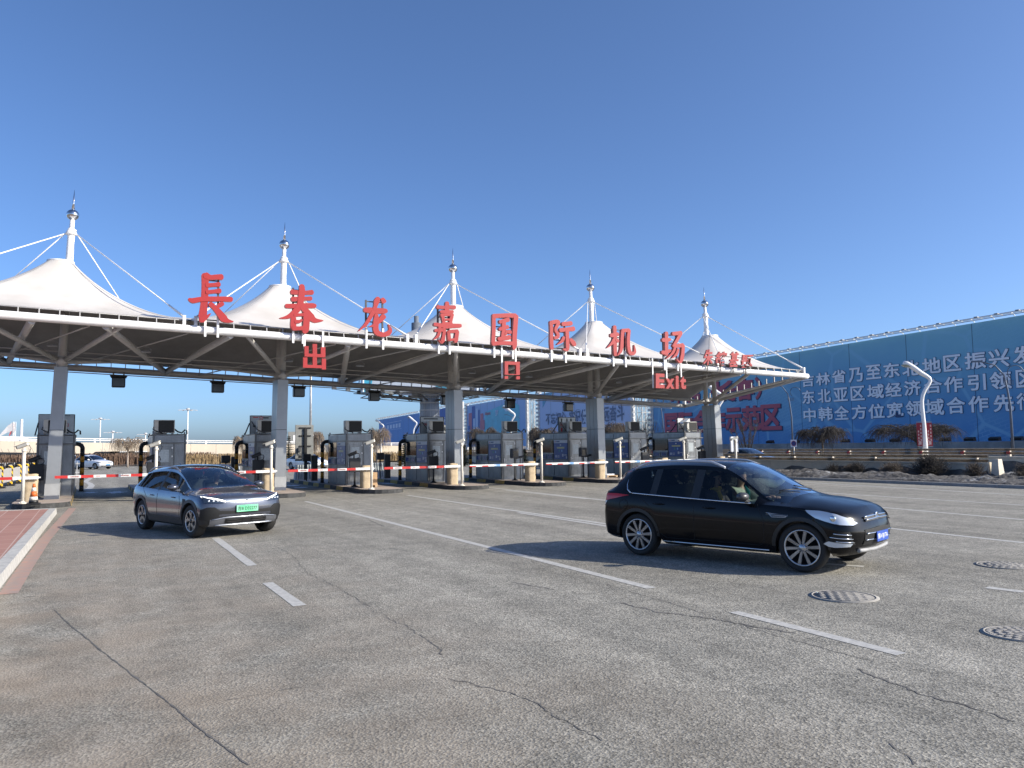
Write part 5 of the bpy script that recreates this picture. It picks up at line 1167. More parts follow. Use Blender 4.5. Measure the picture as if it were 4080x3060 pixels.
for s in (-1, 1):
    q = MB(); lo_ = [(2.98,.43),(3.34,.40),(3.44,.42),(3.41,.60),(3.24,.60),(3.12,.54)]; c.patch(q, lo_, lambda u, v, s=s: c.side(u, v, .005, s)); it = q.build('side_intake', M_gapm, suv)
    q = MB()
    for a, b_ in (((3.17,.575),(3.42,.555)), ((3.10,.525),(3.43,.500)), ((3.20,.47),(3.435,.45))): q.path([c.side(a[0]+(b_[0]-a[0])*t_, a[1]+(b_[1]-a[1])*t_, .012, s) for t_ in (0, .33, .66, 1)], .008, 6)
    q.build('intake_bar', M_chr, it)
    q = MB(); c.patch(q, [(3.00,.43),(3.06,.47),(3.20,.455),(3.42,.435),(3.41,.395),(3.18,.385),(3.06,.395)], lambda u, v, s=s: c.side(u, v, .009, s)); q.build('fog_lamp', M_lamp, it)
M_pblue = mat('plate_blue', (.03, .09, .42), .4, var=.05); M_pwt = mat('plate_white_ink', (.75, .76, .78), .5, var=0); M_pgrn = mat('plate_green', (.10, .55, .26), .4, scale=2, col2=(.28, .62, .42)); M_pbk = mat('plate_black_ink', (.01, .012, .012), .5, var=0)
c.plate(suv, 0, .50, .44, .14, '\u5409A 0J17A', M_pblue, M_pwt)
# wipers, mirror and sticker behind the screen
def topz(c, x, f): S_ = c.sec(x); w_ = S_[9][0]; a = abs(f); P = [(0, S_[12][1]), (.36, S_[11][1]), (.72, S_[10][1]), (1, S_[9][1])]; return (x, f*w_, next(za+(zb_-za)*(a-ya)/(yb-ya) for (ya, za), (yb, zb_) in zip(P, P[1:]) if ya <= a <= yb))
q = MB(); q.path([Vector(topz(c, x, f))+Vector((.01, 0, .02)) for x, f in ((2.40,.55),(2.38,.2),(2.32,-.1))], .009, 5); q.path([Vector(topz(c, x, f))+Vector((.01, 0, .02)) for x, f in ((2.44,-.15),(2.38,-.45),(2.30,-.75))], .009, 5); q.build('wiper', M_trim, suv)
q = MB(); q.rbx(1.66, 1.70, -.12, .12, 1.27, 1.34, .015); q.build('rear_view_mirror', M_int, suv)
q = MB(); p = Vector(topz(c, 1.60, -.72)); q.add([(p.x-.03, p.y-.04, p.z-.012), (p.x+.05, p.y-.04, p.z-.045), (p.x+.05, p.y+.06, p.z-.035), (p.x-.03, p.y+.06, p.z-.0)], [(0,1,2,3),(3,2,1,0)]); q.build('sticker', mat('sticker_yellow', (.62, .58, .25), .6, var=0), suv)
place(suv, at_z(1390*K,1198*K), at_z(1737*K,1238*K), -72.5, c.wb, .80)
SUVC = c
# --- grey electric crossover at left
M_greyp = mat('grey_car_paint', (.085, .092, .115), .22, .55, scale=3, var=.06, coat=1.0); M_seatl = mat('seat_pale', (.30, .31, .32), .7); M_wheell = mat('wheel_pale', (.40, .42, .40), .5)
EV = dict(fit=(.89, .985, -.13, .13), wb=2.72, rw=.345, ra=.395, rr=.232, hw=.935, x1r=-.50, x1f=3.05, nose_n=3.4, nose_m=2.6, belt_in=.94, clad=True, priv=True, hub_mi=1, spokes='twist', steer=R(3), extra=[.92,.96,1.0,-.1,-.04],
  zbot=[(-.9,.34),(-.5,.25),(0,.215),(1.3,.205),(2.7,.215),(3.2,.24),(3.6,.27)], wid=[(-.9,.86),(-.4,.915),(0,.932),(1.3,.925),(2.7,.935),(3.2,.915),(3.6,.85)],
  zbelt=[(-.9,1.06),(-.4,1.05),(0,1.035),(.8,1.00),(1.6,.975),(2.2,.965),(2.6,.945),(3.0,.90),(3.3,.85),(3.6,.78)],
  zside=[(-.9,1.11),(-.68,1.27),(-.42,1.40),(-.1,1.455),(.4,1.50),(.9,1.51),(1.3,1.485),(1.65,1.40),(2.0,1.255),(2.3,1.105),(2.5,1.02),(2.75,.965),(3.0,.925),(3.3,.87),(3.6,.80)],
  ztop=[(-.9,1.17),(-.68,1.36),(-.45,1.50),(-.1,1.555),(.4,1.60),(.9,1.61),(1.25,1.59),(1.55,1.52),(1.9,1.375),(2.25,1.20),(2.46,1.085),(2.66,1.04),(3.0,.985),(3.25,.925),(3.45,.86),(3.6,.82)],
  wtop=[(-.9,.62),(-.4,.585),(0,.60),(.8,.605),(1.3,.61),(1.8,.67),(2.3,.735),(2.6,.77),(3.0,.80),(3.6,.78)],
  flim=[(.2,3.44),(.34,3.545),(.50,3.58),(.68,3.585),(.78,3.575),(.86,3.53),(.95,3.47),(1.1,3.4)], rlim=[(.2,-.74),(.34,-.85),(.55,-.865),(.8,-.86),(.98,-.82),(1.1,-.78),(1.3,-.68),(1.45,-.56),(1.6,-.5)],
  dlo=(-.45, 2.32), pillars=[(-.12,-.02),(.90,1.02)], wsx=(1.36, 2.54), rsx=(-.80,-.56), cowl=2.5, seatx=1.10, seat_m=M_seatl, wheel_m=M_wheell)
c = Car(EV)
ev = empty('crossover_car', (0, 0, 0), 'metallic grey crossover car with a green number plate leaving the gate at left', 'car'); c.build(ev, M_greyp)
c.arch(ev, M_trim, .06)
c.gaps(ev, [[(.96, .99), (.96, .62), (.96, .36)], [(2.14, .96), (2.24, .72), (2.20, .36)], [(.96, .36), (2.20, .36)], [(.05, 1.03), (.16, .95), (.36, .80)], [(.45, .45), (.56, .36), (.96, .36)], [(2.50, .945), (2.95, .90), (3.3, .86)]])
c.handle(ev, .66, .86, M_greyp); c.handle(ev, 1.86, .845, M_greyp)
c.mirror(ev, 2.04, 1.05, M_greyp, .13)
for s in (-1, 1):
    P = []
    for k in range(15):
        x = -.36+1.86*k/14; lift = .045*min(1, min(k, 14-k)/2.0); S_ = c.sec(x); P.append((x, s*S_[9][0], S_[9][1]+.012+lift))
    MB().path(P, .017, 8).build('roof_rail', mat('rail_satin', (.36, .38, .42), .3, .8, var=0), ev)
q = MB(); q.add([topz(c, x, f)[:2]+(topz(c, x, f)[2]+.004,) for x in (-.2, .2, .6, 1.0, 1.3) for f in (-.75, -.36, 0, .36, .75)], [(i*5+j, i*5+j+1, i*5+j+6, i*5+j+5) for i in range(4) for j in range(4)], 0, True); q.build('glass_roof', M_wing, ev)
q = MB(); q.path([(.05, 0, c.sec(.05)[12][1]), (-.06, 0, c.sec(-.06)[12][1]+.06)], [.03, .012], 8); q.build('antenna_fin', M_greyp, ev)
q = MB(); c.patch(q, [(2.36,.83),(2.52,.82),(2.54,.72),(2.48,.62),(2.37,.65)], lambda u, v: c.side(u, v, .003, -1)); q.build('charge_port', M_gapm, ev)
# nose: chrome band, headlights with lit strip, intakes
q = MB(); c.grid(q, -.52, .52, lambda u: .755+.02*abs(u), lambda u: .815+.05*abs(u), lambda u, v: c.front(u, v, .008), 16, 3); nb = q.build('nose_band', mat('satin_chrome', (.22, .25, .30), .32, .9, var=0), ev)
q = MB(); q.T = Matrix.Translation(c.front(0, .79, .014)) @ Matrix.Rotation(R(90), 4, 'Y'); q.bx(-.014, .014, -.03, -.006, 0, .004); q.bx(-.014, .014, .006, .03, 0, .004); q.bx(-.003, .003, -.03, .03, 0, .004); q.build('badge', M_chr, nb)
for s in (-1, 1):
    q = MB(); c.grid(q, s*.50, s*.845, lambda u: .735+.03*(abs(u)-.5)/.345, lambda u: .845+.075*(abs(u)-.5)/.345, lambda u, v: c.front(u, v, .010), 10, 4); hb = q.build('headlight', mat('lamp_smoked', (.02, .03, .05), .06, var=0, spec=.9), ev)
    q = MB(); q.path([c.front(s*u, v, .020) for u, v in ((.46,.775),(.52,.805),(.62,.84),(.74,.872),(.84,.905))], [.010, .016, .014, .012, .008], 6); q.build('light_strip', M_drl, hb)
    q = MB()
    for u in (.60, .68, .76): p = c.front(s*u, .80, .012); q.sphere((p.x, p.y, p.z), .01, .026, .018, 10)
    q.build('lamp_lens', M_lamp, hb)
    q = MB(); c.patch(q, [(s*.60,.40),(s*.80,.37),(s*.90,.40),(s*.90,.60),(s*.80,.66),(s*.66,.655),(s*.55,.56)], lambda u, v: c.front(u, v, .006)); q.build('side_intake', M_gapm, ev)
q = MB(); c.grid(q, -.60, .60, lambda u: .50, lambda u: .56+.04*max(0, abs(u)-.3), lambda u, v: c.front(u, v, .006)); q.build('bumper_slot', M_gapm, ev)
q = MB(); c.grid(q, -.74, .74, lambda u: .25, lambda u: .44-.16*max(0, abs(u)-.45), lambda u, v: c.front(u, v, .008), 16, 3); lb = q.build('lower_bumper', mat('bumper_grey', (.13, .135, .15), .4, .3), ev)
q = MB(); c.grid(q, -.46, .46, lambda u: .31, lambda u: .40, lambda u, v: c.front(u, v, .016), 14, 2); lg = q.build('lower_grille', M_gapm, lb)
q = MB()
for z in (.335, .375):
    for a, b_ in ((-.44,-.10),(.10,.44)): q.path([c.front(a+(b_-a)*k/6, z, .020) for k in range(7)], .006, 5)
c.grid(q, -.09, .09, lambda u: .315, lambda u: .395, lambda u, v: c.front(u, v, .024), 4, 2); q.build('grille_bar', M_trim, lg)
q = MB(); q.path([c.front(y, .43-.16*max(0, abs(y)-.45), .014) for y in [-.70+.07*k for k in range(21)]], .012, 6); q.path([c.front(y, .27, .012) for y in [-.62+.0775*k for k in range(17)]], .018, 6); q.build('bumper_edge', mat('satin_silver', (.38, .40, .44), .3, .7, var=0), lb)
c.plate(ev, 0, .60, .48, .14, '\u5409B D32277', M_pgrn, M_pbk)
c.panel(ev, 'tail_light', [(-.52,.98),(-.74,.99),(-.80,.93),(-.76,.88)], M_tail, .006)
q = MB(); q.rbx(1.55, 1.6, -.12, .12, 1.25, 1.32, .015); q.build('rear_view_mirror', M_int, ev)
place(ev, at_z(318*K,1144*K), at_z(411*K,1161*K), -73.0, c.wb, .82)
EVC = c
# --- white saloons and the cars queued behind
def saloon(label, paint, P, head, group=None, plate=True, copyof=None):
    c = Car(dict(SEDAN)); e = empty('saloon_car', (P[0], P[1], .004), label, 'car', group, R(head)); c.build(e, paint)
    c.gaps(e, [[(.80,.90),(.80,.36)], [(1.95,.86),(2.02,.36)], [(.80,.36),(2.02,.36)], [(-.05,.9),(.2,.62)]]); c.handle(e, .55, .80, paint, .18); c.handle(e, 1.70, .78, paint, .18); c.mirror(e, 1.82, .95, paint, .12)
    c.panel(e, 'headlight', [(2.72,.76),(3.0,.745),(3.28,.70),(3.33,.64),(3.1,.645),(2.9,.675)], mat('lamp_dark', (.10, .12, .15), .1, .2, var=0), .008)
    q = MB(); c.grid(q, -.50, .50, lambda u: .60, lambda u: .67, lambda u, v: c.front(u, v, .008), 10, 2); g_ = q.build('grille', M_trim, e)
    q = MB(); q.T = Matrix.Translation(c.front(0, .64, .014)) @ Matrix.Rotation(R(90), 4, 'Y'); q.lathe([(.0, .004), (.05, .004), (.055, 0)], 16); q.build('badge', M_chr, g_)
    q = MB(); c.grid(q, -.66, .66, lambda u: .29, lambda u: .37, lambda u, v: c.front(u, v, .008), 12, 2); q.build('lower_grille', M_trim, e)
    q = MB(); p = c.front(0, .46, .02); q.bx(p.x, p.x+.01, -.22, .22, .39, .53); q.build('number_plate', mat('plate_pale_blue', (.12, .28, .62), .4, var=0), e)
    c.panel(e, 'tail_light', [(-.62,.86),(-.86,.87),(-.9,.78),(-.7,.76)], M_tail, .006); return e, c
SEDAN = dict(wb=2.65, rw=.315, ra=.345, rr=.215, hw=.87, x1r=-.62, x1f=3.0, nose_n=3.2, nose_m=2.4, belt_in=.95, clad=False, priv=True, hub_mi=0, spokes='seven', steer=0, extra=[.76,.80,.84],
  zbot=[(-.98,.34),(-.5,.24),(1.3,.20),(2.7,.22),(3.5,.27)], wid=[(-.98,.80),(-.5,.86),(1.3,.87),(2.7,.868),(3.5,.80)],
  zbelt=[(-.98,.90),(-.3,.925),(.6,.905),(1.5,.875),(2.2,.85),(2.7,.80),(3.1,.745),(3.5,.64)],
  zside=[(-.98,.93),(-.6,.965),(-.35,1.06),(0,1.22),(.4,1.34),(.9,1.375),(1.3,1.33),(1.7,1.18),(2.05,1.0),(2.3,.90),(2.7,.84),(3.1,.77),(3.5,.66)],
  ztop=[(-.98,.97),(-.65,1.0),(-.4,1.08),(0,1.27),(.4,1.415),(.9,1.46),(1.25,1.42),(1.6,1.29),(1.95,1.12),(2.25,.975),(2.7,.925),(3.1,.85),(3.4,.76),(3.5,.70)],
  wtop=[(-.98,.68),(-.4,.62),(.2,.56),(.9,.56),(1.3,.57),(1.8,.64),(2.2,.71),(2.7,.74),(3.5,.68)],
  flim=[(.2,3.34),(.35,3.46),(.5,3.48),(.65,3.45),(.75,3.36),(.9,3.28)], rlim=[(.2,-.84),(.35,-.97),(.6,-.99),(.85,-.97),(.95,-.93),(1.1,-.9)],
  dlo=(-.28, 2.02), pillars=[(.73,.84)], wsx=(1.32, 2.26), rsx=(-.42,.30), cowl=2.2, seatx=.95, seat_m=M_beige, wheel_m=M_wheelb)
M_wcar = mat('white_car_paint', (.74, .75, .76), .2, var=.03, coat=1.0); M_dcar = mat('dark_car_paint', (.02, .022, .028), .2, var=.1, coat=1.0)
def at_car(xf, yf, head, depth_y):     # right front wheel seen at pixel, heading, on the ground
    p = at_z(xf, yf); h = R(head); d = Vector((math.cos(h), math.sin(h), 0)); l = Vector((-d.y, d.x, 0)); return p-d*2.65+l*.78
z1b = crop(0, 1480, 800); z2b = crop(700, 1500, 800)
saloon('white saloon car turning behind the gates, right of the leftmost booth', M_wcar, at_car(*z1b(1050,1079), -52, 0), -52)
saloon('white saloon car behind the gates, right of the second column', M_wcar, at_car(*z2b(1468,1030), -70, 0), -70)
P = at_z(2690, 1885); saloon('dark saloon car waiting between the two rightmost booths', M_dcar, (isl(7)+1.95+.0, 42.5, 0), -90)
P = at_x(2900, 1790, 37.5); saloon('dark car passing beyond the guard rail right of the fifth column', M_dcar, (39.4, P.y+1.2, 0), -90)
# ------------------------------------------------------------------ right side: verge, walls, guard rails
M_conc = mat('weathered_wall', (.62, .55, .43), .9, scale=1.1, col2=(.48, .43, .35), bump=.2); M_stain = mat('sooty_stain', (.10, .098, .095), .95, scale=2, var=.4)
M_rail = mat('guard_rail_steel', (.62, .57, .50), .55, .1, scale=2.5, col2=(.46, .41, .35)); M_reflr = mat('reflector_red', (.35, .02, .02), .4, var=0); M_gkerb = mat('grey_kerb', (.30, .295, .285), .85, var=.15)
XKR = 30.3
# dirty ploughed snow and soil between kerb and wall
M_verge = bpy.data.materials.new('dirty_snow_soil'); M_verge.use_nodes = True; t = M_verge.node_tree; b = t.nodes['Principled BSDF']; b.inputs['Roughness'].default_value = .95
tc = t.nodes.new('ShaderNodeTexCoord'); n1 = t.nodes.new('ShaderNodeTexNoise'); n1.inputs['Scale'].default_value = 1.6; n1.inputs['Detail'].default_value = 9; n1.inputs['Roughness'].default_value = .7
t.links.new(tc.outputs['Object'], n1.inputs['Vector']); rp = t.nodes.new('ShaderNodeValToRGB'); e = rp.color_ramp.elements; e[0].position = .40; e[0].color = (.055, .05, .046, 1); e[1].position = .72; e[1].color = (.50, .52, .55, 1)
q_ = rp.color_ramp.elements.new(.58); q_.color = (.12, .113, .106, 1); t.links.new(n1.outputs[0], rp.inputs[0]); t.links.new(rp.outputs[0], b.inputs['Base Color'])
bp = t.nodes.new('ShaderNodeBump'); bp.inputs['Strength'].default_value = 1; bp.inputs['Distance'].default_value = .12; n2 = t.nodes.new('ShaderNodeTexNoise'); n2.inputs['Scale'].default_value = 5; n2.inputs['Detail'].default_value = 8; t.links.new(tc.outputs['Object'], n2.inputs['Vector']); t.links.new(n2.outputs[0], bp.inputs['Height']); t.links.new(bp.outputs[0], b.inputs['Normal'])
from mathutils import noise as mnoise
def verge(x0, x1, y0, y1, hgt, name='snowy_verge', sx=16, sy=None):
    sy = sy or int((y1-y0)/.22); vs = []
    for j in range(sy+1):
        for i in range(sx+1):
            u = i/sx; x = x0+(x1-x0)*u; y = y0+(y1-y0)*j/sy; h = hgt*(.35+.65*math.sin(math.pi*min(1, u*1.1))**.7)*(.45+.8*abs(mnoise.noise((x*.9, y*.55, 1)))+.5*abs(mnoise.noise((x*2.6, y*2.6, 4)))+.25*mnoise.noise((x*6, y*6, 9)))
            if i == 0: h = .02
            vs.append((x, y, max(.015, h)))
    return tag(MB().add(vs, [(j*(sx+1)+i, j*(sx+1)+i+1, (j+1)*(sx+1)+i+1, (j+1)*(sx+1)+i) for j in range(sy) for i in range(sx)], 0, True).build(name, M_verge), kind='structure')
verge(XKR+.12, 34.6, 9, 60, .40)
verge(34.6, 37.4, 9, 20.6, .42)
mb = MB()
for k in range(52): mb.bx(XKR-.08, XKR+.10, 9+1.0*k+.006, 9+1.0*(k+1)-.006, 0, .12)
tag(mb.build('kerb', M_gkerb), kind='structure')
def wall_rail(X, y0, y1, h, zr, lab, labr, post_red=False, tilt=0.0, soot=True, n=2):
    e = empty('parapet_wall', (X, (y0+y1)/2, 0), lab, 'wall'); q = MB(); q.T = Matrix.Translation((-X, -(y0+y1)/2, 0)); 
    k = int((y1-y0)/4)
    for i in range(k): a, b_ = y0+(y1-y0)*i/k+.008, y0+(y1-y0)*(i+1)/k-.008; q.bx(X, X+.3, a, b_, 0, h-.08); q.bx(X-.05, X+.35, a, b_, h-.0795, h)
    q.build('wall_panel', M_conc, e)
    if soot:
        q = MB(); q.T = Matrix.Translation((-X, -(y0+y1)/2, 0)); rr = random.Random(3); vs = []; kk = int((y1-y0)/.25)
        for i in range(kk+1): y = y0+(y1-y0)*i/kk; vs += [(X-.053, y, .02), (X-.053, y, max(.1, min(h-.1, h*(.55+.9*mnoise.noise((y*.35, 0, 3))+.2*mnoise.noise((y*1.7, 0, 5))))))]
        q.add(vs, [(2*i+1, 2*i, 2*i+2, 2*i+3) for i in range(kk)]); q.build('soot_stain', M_stain, e)
    g = empty('guard_rail', (X, (y0+y1)/2, h), labr, 'guard rail'); T = Matrix.Translation((-X, -(y0+y1)/2, -h))
    for z in ([zr] if n == 1 else [zr, zr-.20]):
        q = MB(); q.T = T; pr = [(-.0, .07), (-.05, .055), (-.05, .03), (0, .012), (0, -.012), (-.05, -.03), (-.05, -.055), (0, -.07)]
        vs = [(X+.05+px_, y, z+pz) for y in (y0, y1) for px_, pz in pr]; m_ = len(pr); q.add(vs, [(i, i+1, m_+i+1, m_+i) for i in range(m_-1)]+[(m_+i, m_+i+1, i+1, i) for i in range(m_-1)]); q.build('rail', M_rail, g)
    y = y0+.6
    while y < y1:
        q = MB(); q.T = T; q.bx(X+.06, X+.20, y-.07, y+.07, h, zr+.04); 
        if post_red: q.bx(X-.02, X+.045, y-.09, y+.09, zr-.26, zr-.10, 1)
        q.build('post', [M_rail, M_reflr], g); y += 2.6
    return e, g
wall_rail(35.4, 20.3, 92, .80, 1.07, 'stained beige concrete wall behind the snowy verge at right', 'near steel guard rail on top of the stained beige wall')
wall_rail(45.2, 6, 120, .86, 1.24, 'far grey green concrete wall below the big blue billboard', 'far guard rail with red reflectors below the big blue billboard', True, soot=True)
p = at_z(*k4(1805, 735)); X_ = 35.55; q = MB(); q.add([(-.24,-.2,0),(.24,-.2,0),(.24,.2,0),(-.24,.2,0),(-.15,-.13,.95),(.15,-.13,.95),(.15,.13,.95),(-.15,.13,.95)], [(3,2,1,0),(4,5,6,7),(0,1,5,4),(1,2,6,5),(2,3,7,6),(3,0,4,7)])
o = q.build('concrete_post', mat('cream_concrete', (.62, .56, .46), .8, scale=3, var=.12)); o.location = (X_, 20.0, 0); tag(o, 'cream tapered concrete end post of the beige wall at right', 'post')
sheet('far_road', [(37.4, 2), (45.2, 2), (45.2, 92), (37.4, 92)], .006, ASPH); line((41.3, 3), (41.3, 90), .15, None, .012)
# bushes of bare twigs
M_twig = mat('bare_twig', (.105, .085, .068), .95, scale=20, var=.35); M_twigd = mat('dark_twig', (.042, .037, .034), .95, scale=20, var=.3); M_bark = mat('bark', (.10, .078, .06), .95, scale=14, var=.3, bump=.6, bscale=20); M_straw = mat('dry_grass', (.33, .235, .125), .95, scale=9, var=.35)
def bush(p, r, h, n, m_, lab, seed, group='bare bushes in the snowy verge'):
    rr = random.Random(seed); q = MB()
    for k in range(n):
        a, el = rr.uniform(0, 6.283), rr.uniform(.25, 1.45); d = Vector((math.cos(a)*math.cos(el)*r, math.sin(a)*math.cos(el)*r, math.sin(el)*h)); b0_ = Vector((rr.uniform(-.25, .25)*r, rr.uniform(-.25, .25)*r, 0))
        mid = b0_+d*.55+Vector((rr.uniform(-.1, .1)*r, rr.uniform(-.1, .1)*r, .08*h)); end = b0_+d*rr.uniform(.75, 1.05)
        q.path([b0_, mid, end], [.012, .008, .003], 3, cap=False)
        for _ in range(4):
            s_ = mid.lerp(end, rr.uniform(-.6, .8)); q.path([s_, s_+Vector((rr.uniform(-.22, .22), rr.uniform(-.22, .22), rr.uniform(-.02, .28)))*max(.6, r)], [.006, .002], 3, cap=False)
    o = q.build('bare_bush', m_); o.location = p; tag(o, lab, 'bush', group); return o
for px_, y_, r_, h_, n_, m_, lab in [((340,690),33.4,.55,.75,170,M_twigd,'dark leafless bush just right of the black car roof line'), ((250,640),0,.45,.6,110,M_twig,'sparse brown bush against the stained beige wall'), ((740,720),0,.75,.75,200,M_twig,'pale brown leafless bush left of the biggest dark one'),
      ((1150,735),0,.95,1.10,420,M_twigd,'biggest and darkest round leafless bush in the verge'), ((1660,715),0,.55,.85,150,M_twig,'upright brown bush beside the cream end post'), ((2200,700),0,.5,.8,120,M_twig,'brown bush cut by the right edge of the photo'), ((60,650),0,.5,.6,120,M_twigd,'low dark bush behind the black car windscreen')]:
    p = at_x(*k4(*px_), 34.2); bush((p.x, p.y, .1), r_, h_, n_, m_, lab, int(px_[0]))
# ------------------------------------------------------------------ weeping trees, evergreens
def weeping(p, h, r, lab, seed, m_=None, n=13, tw=26, lean_=(0, 0), trunkm=None, droop=1.0):
    rr = random.Random(seed); e = empty('weeping_tree', p, lab, 'tree', 'bare weeping trees'); th = h*.52
    q = MB(); top = Vector((lean_[0], lean_[1], th)); q.path([(0,0,0), (lean_[0]*.2, lean_[1]*.2, th*.4), top], [.11*h/3.2, .085*h/3.2, .06*h/3.2], 8); q.build('trunk', trunkm or M_bark, e)
    c_ = MB()
    for k in range(n):
        a = 2*math.pi*k/n+rr.uniform(-.3, .3); rad = r*rr.uniform(.5, 1.0); zt = h*rr.uniform(.86, 1.0); P = []
        for j in range(7):
            u = j/6; P.append(top+Vector((math.cos(a+.3*math.sin(u*4+k))*rad*u, math.sin(a+.3*math.sin(u*4+k))*rad*u, (zt-th)*math.sin(min(1, u*1.25)*math.pi/2)-(max(0, u-.7)/.3)**2*h*.14)))
        c_.path(P, [.05*h/3.2*(1-.75*j/6)+.006 for j in range(7)], 4, cap=False)
        for w_ in range(tw):
            s_ = P[1].lerp(P[2], rr.random()) if rr.random() < .2 else P[rr.randint(2, 5)].lerp(P[6], rr.random()); a2 = a+rr.uniform(-1.6, 1.6); l1 = r*rr.uniform(.15, .5); dz = h*rr.uniform(.10, .42)*droop
            m1 = s_+Vector((math.cos(a2)*l1*.5, math.sin(a2)*l1*.5, h*rr.uniform(.0, .06))); m2 = s_+Vector((math.cos(a2)*l1*.85, math.sin(a2)*l1*.85, -dz*.35)); m3 = s_+Vector((math.cos(a2)*l1, math.sin(a2)*l1, -dz))
            c_.path([s_, m1, m2, m3], [.016*h/3.2, .012*h/3.2, .009*h/3.2, .005*h/3.2], 3, cap=False)
    c_.build('crown', m_ or M_twig, e); return e
def tree_px(base, topy, halfw, depth_, lab, seed, **kw):       # base pixel, crown top pixel, half width in pixels, at world Y
    p = at_y(base[0], base[1], depth_); t_ = at_y(base[0], topy, depth_); d = (p-CAM).dot(FW); p.z = max(0, min(p.z, .0)); weeping((p.x, p.y, 0), t_.z, halfw*d/F, lab, seed, **kw)
M_twigl = mat('tan_twig', (.24, .185, .135), .95, scale=20, var=.3); M_barkl = mat('pale_bark', (.36, .30, .25), .95, scale=14, var=.3)
tree_px(z1c(1405,1005), z1c(0,715)[1], 175*.3617, 96, 'bare weeping tree in front of the viaduct, right of the leftmost booth', 3, m_=M_twigl, trunkm=M_barkl, tw=30)
tree_px(z2b(735,960), z2b(0,645)[1], 90*.3617, 92, 'bare weeping tree hidden behind the booth left of the second column', 4, m_=M_twigl)
tree_px(z2b(1490,960), z2b(0,600)[1], 120*.3617, 92, 'bare weeping tree right of the second column, beside a grey traffic sign', 5, m_=M_twigl, droop=1.3, tw=40)
z3b = crop(1400, 1500, 800); z4b = crop(2100, 1500, 800); kb = crop(2980, 1200, 1100)
tree_px(z3b(285,940), z3b(0,560)[1], 125*.3617, 90, 'bare weeping tree with a slim pale trunk, left of the tower billboard column', 6, m_=M_twigl, trunkm=M_barkl, tw=34)
tree_px(z3b(965,940), z3b(0,575)[1], 70*.3617, 92, 'bare tree top showing left of the third column above the booth roof', 7, m_=M_twigl)
tree_px(z3b(1460,940), z3b(0,545)[1], 170*.3617, 80, 'bare weeping tree left of the booth under the open square character', 8, m_=M_twig, tw=44, droop=1.3)
tree_px(z4b(170,960), z4b(0,545)[1], 150*.3617, 70, 'dense bare weeping tree left of the fourth column', 9, m_=M_twig, tw=60, n=16, droop=1.4)
tree_px(z4b(930,960), z4b(0,500)[1], 190*.3617, 66, 'dense bare weeping tree right of the fourth column', 10, m_=M_twig, tw=60, n=16, droop=1.3)
p = at_x(*kb(600,1185), 58); t_ = at_x(*kb(600,1000), 58); d = (p-CAM).dot(FW); weeping((p.x, p.y, 0), t_.z, 185*.4973*d/F, 'dark umbrella shaped bare tree in front of the big billboard, left one', 11, m_=M_twigd, n=18, tw=60, droop=.9)
p = at_x(*kb(1390,1195), 58); t_ = at_x(*kb(1390,975), 58); d = (p-CAM).dot(FW); weeping((p.x, p.y, 0), t_.z, 320*.4973*d/F, 'dark wide spreading bare tree behind the white lamp post at right', 12, m_=M_twigd, n=20, tw=60, lean_=(.2, .5), droop=.7)
# upright bare saplings
def sapling(p, h, r, lab, seed, m_=M_twigd):
    rr = random.Random(seed); e = empty('bare_sapling', p, lab, 'tree'); q = MB(); c_ = MB()
    for k in range(9):
        a = rr.uniform(0, 6.28); d = Vector((math.cos(a)*r*rr.uniform(.2, 1), math.sin(a)*r*rr.uniform(.2, 1), h*rr.uniform(.6, 1))); q.path([(0,0,0), d*.5+Vector((0,0,.1*h)), d], [.05, .03, .008], 5)
        for j in range(26):
            s_ = (d*.5+Vector((0,0,.1*h))).lerp(d, rr.uniform(-.7, .95)); c_.path([s_, s_+Vector((rr.uniform(-.3,.3)*r, rr.uniform(-.3,.3)*r, h*rr.uniform(.05, .28)))], [.014, .004], 3, cap=False)
    q.build('stem', m_, e); c_.build('crown', m_, e)
p = at_x(2980, 1790, 52); t_ = at_x(2980, 1690, 52); sapling((p.x, p.y, 0), t_.z+.6, 2.0, 'thin upright bare tree in front of the red billboard letters', 3)
p = at_x(2700, 1790, 70)
for k, (x_, y_) in enumerate(((2545,1690),(2570,1680),(2600,1700))):
    p = at_x(x_, 1790, 88); t_ = at_x(x_, y_, 88); sapling((p.x, p.y, 0), t_.z+1, 3.0, ['leftmost', 'middle', 'rightmost'][k]+' pale bare tree in the gap left of the big billboard', 20+k, M_twigl)
M_fir = mat('fir_green', (.030, .040, .028), .9, scale=5, var=.4)
def fir(p, h, r, lab, seed):
    rr = random.Random(seed); e = empty('fir_tree', p, lab, 'tree', 'dark fir trees'); MB().path([(0,0,0),(0,0,h)], [.12, .02], 6).build('trunk', M_bark, e); q = MB()
    L_ = 16
    for k in range(L_):
        z = h*(.08+.90*k/L_); rad = r*(1-k/L_)**.85+.08; nb = 13
        for j in range(nb):
            a = 2*math.pi*(j+rr.random())/nb; ln = rad*rr.uniform(.65, 1.12)
            for s_ in range(7):
                u = (s_+.5)/7; c_ = Vector((math.cos(a)*ln*u, math.sin(a)*ln*u, z-.18*ln*u+.12*ln*u*u)); w_ = .16*r*(1.1-u)+.05
                d1 = Vector((math.cos(a), math.sin(a), -.1))*w_*1.3; d2 = Vector((-math.sin(a), math.cos(a), rr.uniform(-.5, .2)))*w_
                q.add([c_-d2, c_+d1*.6, c_+d2, c_-d1*.4+Vector((0, 0, rr.uniform(-.05, .05)))], [(0, 1, 2, 3)])
    q.build('crown', M_fir, e)
def fir_px(x, yb_, yt_, hw_, Y, lab, seed): p = at_y(x, yb_, Y); t_ = at_y(x, yt_, Y); d = (p-CAM).dot(FW); fir((p.x, p.y, 0), t_.z, hw_*d/F, lab, seed)
